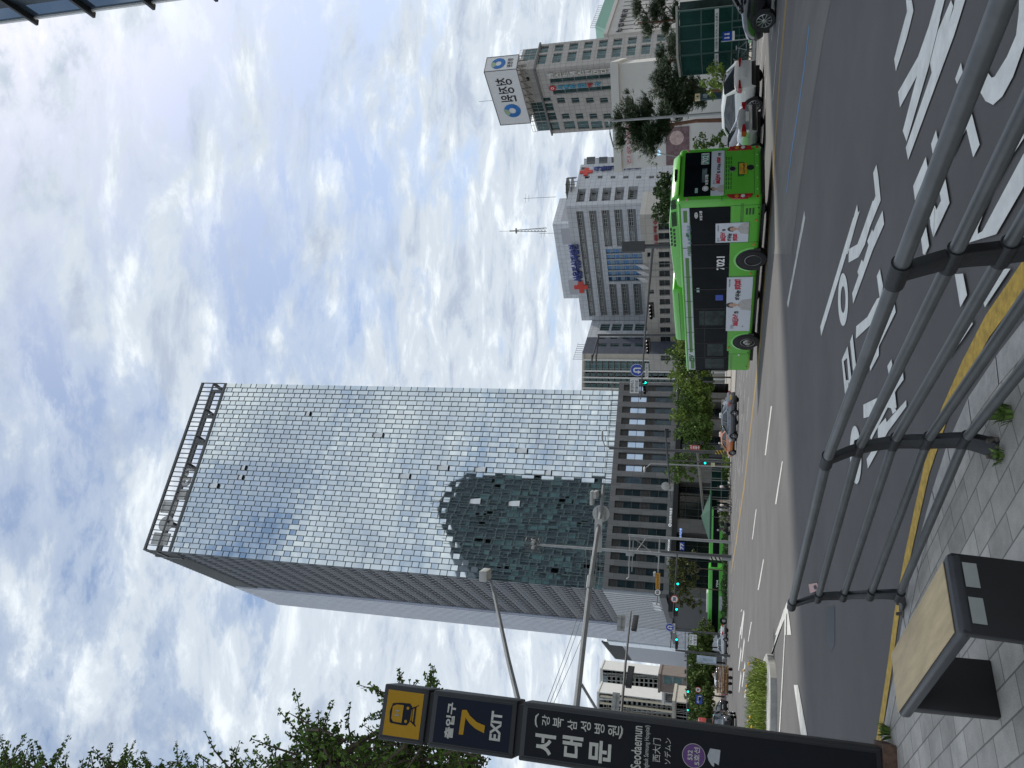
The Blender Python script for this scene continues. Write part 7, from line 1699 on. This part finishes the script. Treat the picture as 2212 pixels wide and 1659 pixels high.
# ============================================================ PEOPLE
def skinmesh(verts,edges,rad,name,m,par,sub=1):
    me=bpy.data.meshes.new(name); me.from_pydata([tuple(v) for v in verts],edges,[]); o=bpy.data.objects.new(name,me); col.objects.link(o)
    md=o.modifiers.new('s','SKIN'); 
    for i,r_ in enumerate(rad):
        q=me.skin_vertices[0].data[i]; q.radius=(r_[0],r_[1]) if isinstance(r_,tuple) else (r_,r_); q.use_root=(i==0)
    s2=o.modifiers.new('b','SUBSURF'); s2.levels=sub; s2.render_levels=sub
    dg=bpy.context.evaluated_depsgraph_get(); nm=bpy.data.meshes.new_from_object(o.evaluated_get(dg),depsgraph=dg); bpy.data.objects.remove(o); bpy.data.meshes.remove(me)
    nm.name=name; nm.materials.clear(); nm.materials.append(m); nm.shade_smooth(); return link(name,nm,par)
def person(label,loc,rz,h=1.7,stride=.25,shirt=(.6,.6,.6),pants=(.02,.02,.025),bag=None,skirt=None,long_hair=False,hat=None,ride=False,group='pedestrians on the far pavement'):
    t=thing('person',label,'person',loc,rz,group); k=h/1.7; V=[];E_=[];Rr=[]
    sk=mat('skin_tone',(.42,.26,.19),.5,var=.06); 
    def a(p,r_,par=None): V.append(Vector(p)*k); Rr.append((r_[0]*k,r_[1]*k) if isinstance(r_,tuple) else r_*k); i=len(V)-1; (E_.append((par,i)) if par is not None else None); return i
    if ride: hip=(0,0,.86); lg=lambda s_:[(.22,s_*.14,.80),(.38,s_*.16,.50),(.22,s_*.17,.20),(.36,s_*.17,.12)]; ch=(.12,0,1.22); nk=(.18,0,1.40); hd_=(.23,0,1.56)
    else: hip=(0,0,.93); lg=lambda s_:[(.01,s_*.09,.86),(s_*stride*.5,s_*.10,.48),(s_*stride,s_*.10,.09),(s_*stride+.14,s_*.11,.035)]; ch=(.0,0,1.25); nk=(.01,0,1.44); hd_=(.02,0,1.59)
    r0=a(hip,(.13,.10)); w_=a((hip[0]*.5+ch[0]*.5,0,(hip[2]+ch[2])/2),(.115,.085),r0); c_=a(ch,(.15,.10),w_); n_=a(nk,.05,c_); h1=a((hd_[0],0,hd_[2]-.07),(.062,.070),n_); h2=a((hd_[0],0,hd_[2]+.05),(.07,.082),h1); a((hd_[0],0,hd_[2]+.10),(.045,.05),h2)
    a((hd_[0]+.095,0,hd_[2]-.02),.012,h2)
    for s_ in (-1,1):
        p_=r0
        for j,q in enumerate(lg(s_)): p_=a(q,[.078,.052,.036,.028][j],p_)
        sh=a((ch[0],s_*.17,ch[2]+.12),.050,c_); 
        if ride: el=a((.28,s_*.24,1.10),.038,sh); wr=a((.44,s_*.30,1.06),.026,el); fx=(.05,0,-.01)
        else: el=a((ch[0]-s_*stride*.25,s_*.23,1.08),.038,sh); wr=a((ch[0]-s_*stride*.6+.05,s_*.24,.84),.026,el); fx=(.01,0,-.05)
        pm=a(Vector(V[wr])/k+Vector(fx),(.030,.018),wr)
        for f in range(4): a(Vector(V[pm])/k+Vector(fx)*.9+Vector(((f-1.5)*.016 if not ride else 0,0,(f-1.5)*.012 if ride else -.01)),.0085,pm)
        a(Vector(V[wr])/k+Vector((.03,-s_*.01,-.035)),.009,wr)
    skinmesh(V,E_,Rr,'body',sk,t)
    # clothes: same joints, a little fuller
    P_=[hip,((hip[0]+ch[0])/2,0,(hip[2]+ch[2])/2),ch,(nk[0],0,nk[2]-.03)]; V2=[Vector(p)*k for p in P_]; E2=[(0,1),(1,2),(2,3)]; R2=[(.15*k,.125*k),(.14*k,.11*k),(.175*k,.12*k),.07*k]
    for s_ in (-1,1):
        sh=Vector((ch[0],s_*.175,ch[2]+.12)); el=Vector((.26,s_*.23,1.12)) if ride else Vector((ch[0]-s_*stride*.23,s_*.23,1.10)); V2+=[sh*k,el*k]; n0=len(V2)-2; E2+=[(2,n0),(n0,n0+1)]; R2+=[.068*k,.056*k]
    skinmesh(V2,E2,R2,'shirt',mat('shirt_%d_%d_%d'%tuple(int(c*100) for c in shirt),shirt,.8,var=.08),t)
    V3=[Vector(hip)*k,Vector((hip[0],0,hip[2]+.1))*k]; E3=[(0,1)]; R3=[(.145*k,.12*k),(.14*k,.115*k)]
    for s_ in (-1,1):
        p_=0
        for j,q in enumerate(lg(s_)[:3]): V3.append(Vector(q)*k+Vector((0,0,.03 if j==2 else 0))); E3.append((p_,len(V3)-1)); p_=len(V3)-1; R3.append([.095,.075,.060][j]*k)
    skinmesh(V3,E3,R3,'trousers',mat('trousers_%d_%d'%(int(pants[0]*100),int(pants[2]*100)),pants,.8,var=.1),t)
    b=MB()
    for s_ in (-1,1): q=Vector(lg(s_)[3])*k; b.ball(q-Vector((.05*k,0,-.01)),(.14*k,.05*k,.05*k),8,6)
    b.build('shoes',M_blk,t,smooth=1)
    b=MB(); hc=Vector(hd_)*k
    if hat: b.ball(hc+Vector((-.01,0,.04)),(.135,.125,.14),12,8); b.build('helmet',mat('helmet_white',(.6,.6,.6),.3,coat=.5),t,smooth=1)
    else:
        b.ball(hc+Vector((-.03*k,0,.045*k)),(.095*k,.088*k,.105*k),12,8)
        if long_hair: b.ball(hc+Vector((-.07*k,0,-.08*k)),(.06*k,.085*k,.16*k),10,8)
        b.build('hair',mat('dark_hair',(.015,.012,.01),.6),t,smooth=1)
    b=MB()
    for s_ in (-1,1): b.ball(hc+Vector((.085*k,s_*.03*k,.005)),.009*k,6,4)
    b.box(hc.x+.083*k,hc.x+.089*k,-.02*k,.02*k,hc.z-.062*k,hc.z-.054*k); b.build('eyes_and_mouth',M_blk,t)
    if bag: b=MB(); b.box(-.08,.08,-.16,.16,-.28,0); b.build('bag',mat('bag_pale',bag,.7),t,loc=((.0 if ride else .16)*k,-.22*k,.86*k),bevel=.02)
    return t
def gl(X,Y,D): p=atd(X,Y,D); return (p.x,p.y)
def PP(label,Y,D,rz,**k): x,y=gl(1575,Y,D); return person(label,(x,y,0.13 if D>108 else 0.0),rz,**k)
PP('person in a white T-shirt and black trousers walking alone by the kerb',1052,104,R(150),h=1.72,stride=.28,shirt=(.72,.72,.72),pants=(.012,.012,.014))
PP('person in beige top and pale trousers, rightmost of the walking group',1084,101,R(20),h=1.70,stride=.22,shirt=(.42,.36,.28),pants=(.5,.47,.40),long_hair=True)
PP('person in a white top and black skirt-length trousers in the middle of the group',1092,99,R(160),h=1.66,stride=.15,shirt=(.65,.63,.6),pants=(.02,.02,.02),bag=(.6,.58,.52))
PP('person in a loose pale blue shirt, leftmost of the walking group',1102,100,R(200),h=1.74,stride=.2,shirt=(.55,.60,.68),pants=(.3,.3,.3))
x,y=gl(1577,955,100); motorbike('black motorcycle with delivery box stopped beside the striped mast foot',(x,y,0),(-.85,.5)); person('rider in white sleeves and helmet on the motorcycle by the striped mast',(x,y,0),math.atan2(.5,-.85),1.7,shirt=(.6,.6,.6),hat=True,ride=True,group='riders')
x,y=gl(1573,1143,106); motorbike('dark motorcycle right behind the first far green bus',(x,y,0),(-.75,-.6)); person('rider in dark jacket on the motorcycle behind the far bus',(x,y,0),math.atan2(-.6,-.75),1.7,shirt=(.05,.05,.06),hat=True,ride=True,group='riders')
# ---------- handcart stacked with timber
x,y=gl(1574,1470,76); t=thing('handcart','low handcart loaded with stacked wooden frames among the queueing cars','handcart',(x,y,0),R(150))
b=MB(); b.box(-1.5,1.5,-.5,.5,.4,.5); b.build('deck',mat('cart_wood',(.18,.08,.04),.7,var=.3),t)
for i in range(6):
    b=MB(); b.box(-1.4,1.4,-.45,-.38,.52+.16*i,.60+.16*i); b.box(-1.4,1.4,.38,.45,.52+.16*i,.60+.16*i)
    for k in range(6): b.box(-1.4+k*.52,-1.3+k*.52,-.45,.45,.60+.16*i,.64+.16*i)
    b.build('timber_frame',mat('timber_%d'%(i%2),((.30,.20,.07),(.14,.07,.035))[i%2],.7,var=.3),t)
for x_ in (-1,1):
    for y_ in (-.5,.5): b=MB(); b.lathe([(.2,-.04),(.2,.04)],(x_,y_,.2),'y',n=14); b.build('wheel',M_tyre,t)
b=MB(); b.tube([(1.5,-.4,.5),(1.7,-.4,1.2),(1.7,.4,1.2),(1.5,.4,.5)],.025,6); b.build('push_handle',M_red,t)

# ============================================================ SHELTERS, PARASOL, FENCES AND SMALL THINGS
# glass box shelter at the right
sA=atd(1590,152.7,49); sB=atd(1590,109,46); sC=atd(1590,12,44.5)
M_tg=mat('green_shelter_glass',(.018,.06,.052),.05,0,var=.4,scale=.7,trans=.35,spec=.5); M_sfr=mat('shelter_frame',(.03,.07,.065),.4,.3); zt_=atd(1466,109,46).z
t=thing('glass_shelter','dark green glass shelter with a white lettered band, behind the black and white cars','shelter',(sB.x,sB.y,.13))
for P,Qv,nm in ((sA,sB,'side'),(sB,sC,'front')):
    f=Fac(P,Qv,t); f.P0=Vector((P.x,P.y,0)); 
    def fp(b,n_,m,**k):
        d=Vector((P.x-sB.x,P.y-sB.y,-.13)); return b.build(n_,m,t,loc=d,rot=f.rz,**k)
    b=MB(); b.box(.03,f.len-.03,0,.012,.3,zt_-.1); fp(b,'glass_wall',M_tg)
    b=MB(); nn=3 if nm=='front' else 1
    for i in range(nn+1): x_=f.len*i/nn; b.box(x_-.04,x_+.04,-.04,.04,.13,zt_)
    for z_ in (.3,1.25,2.05,2.95,zt_-.05): b.box(0,f.len,-.03,.03,z_-.035,z_+.035)
    fp(b,'frame',M_sfr)
    b=MB(); b.box(.05,f.len-.05,-.06,-.035,1.98,2.20); fp(b,'name_band',mat('band_white',(.45,.47,.46),.5))
    d=Vector((P.x-sB.x,P.y-sB.y,-.13))
    textmesh('서대문역 사거리 버스정류소' if nm=='front' else '서대문역',(.15,f.len*.9,2.02,2.16),-.065,M_blk,parent=t,loc=d,rot=f.rz,bold=.02)
fB=Fac(sB,sC,t); q4=sA+(sC-sB)
b=MB(); b.T=Matrix.Translation(-Vector((sB.x,sB.y,.13))); 
for z_ in (zt_,zt_+.1): pass
pts=[sA+Vector((-.15,-.1,0)),sB+Vector((-.15,-.3,0)),sC+Vector((.2,-.3,0)),q4]
b.add([(p.x,p.y,z_) for z_ in (zt_,zt_+.12) for p in pts],[(3,2,1,0),(4,5,6,7),(0,1,5,4),(1,2,6,5),(2,3,7,6),(3,0,4,7)]); b.build('roof',mat('shelter_roof_edge',(.30,.30,.28),.6),t)
b=MB(); b.T=Matrix.Translation(-Vector((sB.x,sB.y,.13))); f=fB; 
for u,w_,z0,z1,m_ in ((.42,.45,.5,1.35,0),(.1,.25,.9,1.3,1)):
    p=f.W(f.len*u,.6); q=f.W(f.len*(u+w_),.6); b.m=m_; b.quad((p.x,p.y,z0),(q.x,q.y,z0),(q.x,q.y,z1),(p.x,p.y,z1))
p=f.W(0,2.2); q=f.W(f.len,2.2); b.m=2; b.quad((p.x,p.y,.13),(q.x,q.y,.13),(q.x,q.y,zt_),(p.x,p.y,zt_)); p=f.W(0,2.2); q=f.W(0,0)
b.build('interior_panels',[mat('ochre_panel',(.25,.16,.02),.7,var=.2),mat('interior_white',(.4,.45,.42),.6),mat('interior_green',(.02,.045,.04),.7,var=.7,scale=2,detail=8)],t,fix=False)
p=atd(1575,78,41); pt=thing('blue_road_sign','small blue pedestrian-and-bicycle sign on a grey post in front of the shelter','sign',(p.x,p.y,.13)); z_=atd(1577,77,41).z
b=MB(); b.tube([(-.24,0,0),(-.24,0,z_+.3)],.03,8); b.build('post',M_pole,pt); b=MB(); b.box(-.24,.22,-.05,-.03,z_-.22,z_+.24); b.build('sign_board',M_blue,pt); b=MB(); b.box(-.24,.22,-.05,-.03,z_-.36,z_-.24); b.build('lower_plate',M_wht,pt)
b=MB()
for x_ in (-.10,.09): b.disc((x_,z_+.11),.04,-.055,12); b.quad((x_-.05,-.055,z_-.1),(x_+.05,-.055,z_-.1),(x_+.03,-.055,z_+.06),(x_-.03,-.055,z_+.06))
b.build('pictogram',M_wht,pt,fix=False)
# railing along the far right pavement
FKv=[Vector((*q,0)) for q in FK]
def railing(label,P,Qv,h,n,m,nr=2,group='railings on the far pavement'):
    t=thing('railing',label,'railing',P,0,group); d=Qv-P
    for i in range(n+1): b=MB(); q=d*(i/n); b.tube([q,q+Vector((0,0,h))],.03,6); b.build('post',m,t)
    for k in range(nr): b=MB(); z_=h*(k+1)/nr; b.tube([Vector((0,0,z_)),d+Vector((0,0,z_))],.025,6); b.build('rail',m,t)
    return t
K0=Vector((18.6,44.5,.13)); K1=Vector((27,24,.13)); off=Vector((1.0,.4,0))
railing('dark green railing behind the black car at the right edge',K0+off+Vector((.5,-1.2,0)),K0.lerp(K1,.75)+off,1.1,9,mat('rail_dark_green',(.025,.05,.045),.5),4)
railing('dark green railing right of the glass shelter towards the white cars',K0+off+Vector((-3.4,7.0,0)),K0+off+Vector((.3,-.8,0)),1.1,5,MATS['rail_dark_green'],3)
# bicycle
p=atd(1610,112,44.6); t=thing('bicycle','bicycle with a white basket standing at the railing left of the black car','bicycle',(p.x,p.y,.13),R(160))
for x_ in (-.52,.52):
    b=MB(); b.tube([(x_+.33*math.cos(2*math.pi*k/20),0,.35+.33*math.sin(2*math.pi*k/20)) for k in range(21)],.018,6); w_=b.build('wheel',M_tyre,t)
    b=MB(); 
    for k in range(10): b.tube([(x_,0,.35),(x_+.32*math.cos(.63*k),0,.35+.32*math.sin(.63*k))],.003,3)
    b.build('spokes',M_alum,w_)
b=MB()
for q in ([(-.52,0,.35),(-.1,0,.32),(.38,0,.78),(-.22,0,.72),(-.52,0,.35)],[(-.1,0,.32),(-.25,0,.85)],[(.52,0,.35),(.36,0,.98)],[(.3,-.25,1.0),(.36,0,1.0),(.3,.25,1.0)]): b.tube(q,.016,6)
b.box(-.36,-.14,-.06,.06,.85,.9); b.build('frame',M_alum,t); b=MB(); b.box(.42,.72,-.15,.15,.72,.98); b.build('basket',M_wht,t)
# red striped barrier cloth
p=atd(1588,172,48); t=thing('striped_barrier','red and white striped barrier boards between the pines and the shelter','barrier',(p.x,p.y,.13),R(20))
for i in range(2):
    b=MB(); b.box(-1.6,1.6,-.03,.03,.55+.3*i,.72+.3*i); o=b.build('board',M_red,t); b=MB()
    for k in range(6): b.prism([(-1.5+k*.5,.56+.3*i),(-1.3+k*.5,.56+.3*i),(-1.2+k*.5,.71+.3*i),(-1.4+k*.5,.71+.3*i)],'y',-.034,-.031)
    b.build('white_stripe',M_wht,o)
for x_ in (-1.4,1.4): b=MB(); b.tube([(x_,-.2,0),(x_,0,1.1),(x_,.2,0)],.025,5); b.build('leg',M_pole,t)
# long bus shelter before the podium with slanted canopy
c0=atd(1560,998,113); c1=atd(1560,1100,111); z0=atd(1531,1003,113).z+.35; z1=atd(1512,1000,113).z
t=thing('bus_shelter','long grey steel bus shelter with slanted glass canopy before the dark lobby','shelter',(c0.x,c0.y,.13)); f=Fac(c1,c0,t)
loc_=Vector((c1.x-c0.x,c1.y-c0.y,-.13))
def sb_(b,n_,m,**k): return b.build(n_,m,t,loc=loc_,rot=f.rz,**k)
for i in range(6): 
    b=MB(); x_=f.len*i/5; b.box(x_-.07,x_+.07,0,.14,.13,3.6+i*.12); b.box(x_+.25,x_+.36,0,.1,.13,3.6+i*.12); sb_(b,'column',mat('shelter_steel',(.26,.28,.27),.5,.2))
b=MB(); b.add([(-.8,-1.4,3.6),(f.len+1.5,-1.4,4.7),(f.len+1.5,1.3,4.5),(-.8,1.3,3.4),(-.8,-1.4,3.75),(f.len+1.5,-1.4,4.85),(f.len+1.5,1.3,4.65),(-.8,1.3,3.55)],[(3,2,1,0),(4,5,6,7),(0,1,5,4),(1,2,6,5),(2,3,7,6),(3,0,4,7)]); sb_(b,'canopy',MATS['shelter_steel'])
b=MB(); b.box(.2,f.len-.2,.2,.22,.4,2.6); sb_(b,'glass_wall',M_tg)
b=MB(); b.box(.1,f.len-.1,.1,.2,1.2,1.3); b.box(.1,f.len-.1,.1,.2,2.6,2.7); sb_(b,'rail',MATS['shelter_steel'])
# green parasol
p=atd(1560,1118,109); t=thing('parasol','large dark green parasol with small white lettering beside the pedestrians','parasol',(p.x,p.y,.13)); b=MB(); b.tube([(0,0,0),(0,0,3.6)],.04,8); b.build('pole',M_pole,t)
b=MB(); n_=8; vs=[(0,0,3.75)]+[(3.6*math.cos(2*math.pi*k/n_+.4),3.0*math.sin(2*math.pi*k/n_+.4),2.55) for k in range(n_)]+[(3.6*math.cos(2*math.pi*k/n_+.4),3.0*math.sin(2*math.pi*k/n_+.4),2.35) for k in range(n_)]
b.add(vs,[(0,1+k,1+(k+1)%n_) for k in range(n_)]+[(1+k,1+n_+k,1+n_+(k+1)%n_,1+(k+1)%n_) for k in range(n_)]); b.build('canopy',mat('parasol_green',(.02,.075,.05),.8),t,fix=False)
b=MB(); b.ball((0,0,3.8),.1,8,6); b.build('finial',M_blk,t); b=MB(); b.box(-.35,.35,-.35,.35,0,.1); b.build('base',M_dpole,t)
# stone planters
for i,(Y,lb,w_) in enumerate([(1078,'beige stone planter behind the dark shrub',3.2),(1108,'beige stone planter left of the pedestrians',2.6),(915,'pale stone planter wall behind the clipped shrub row',7)]):
    p=atd(1560,Y,116); b=MB(); b.box(-w_/2,w_/2,-.3,.3,0,1.3)
    o=b.build('stone_planter',tiles('planter_stone',(.42,.38,.32),.5,.45,(.2,.18,.15),.03,.8,.12,.5),None,loc=(p.x,p.y,.13)); tag(o,lb,'planter','stone planters')
# overhead wires at the left
for i,(a,c) in enumerate((((1165,1560,30),(1236,1290,58)),((1172,1560,30),(1245,1292,58)),((1178,1560,30),(1262,1295,58)))):
    A=atd(*a); C=atd(*c); C2=C+(C-A)*1.2; b=MB(); b.tube([A.lerp(C2,k/12)-Vector((0,0,.8*math.sin(math.pi*k/12))) for k in range(13)],.014,4)
    o=b.build('overhead_wire',M_dpole); tag(o,'thin overhead wire slanting up beside the subway sign, '+('topmost of three','middle of three','lowest of three')[i],'wire','overhead wires')
# small information board at the far left between trees
p=atd(1565,1438,104); t=thing('banner_post','pale vertical banner on a post behind the white SUV','banner',(p.x,p.y,0)); z_=atd(1520,1438,104).z; b=MB(); b.tube([(0,0,0),(0,0,z_+1)],.06,6); b.build('post',M_pole,t); b=MB(); b.box(.1,1.0,-.02,.02,z_-1.6,z_+.9); b.build('banner',mat('banner_blue_white',(.35,.42,.5),.7,var=.5,scale=1.5),t)
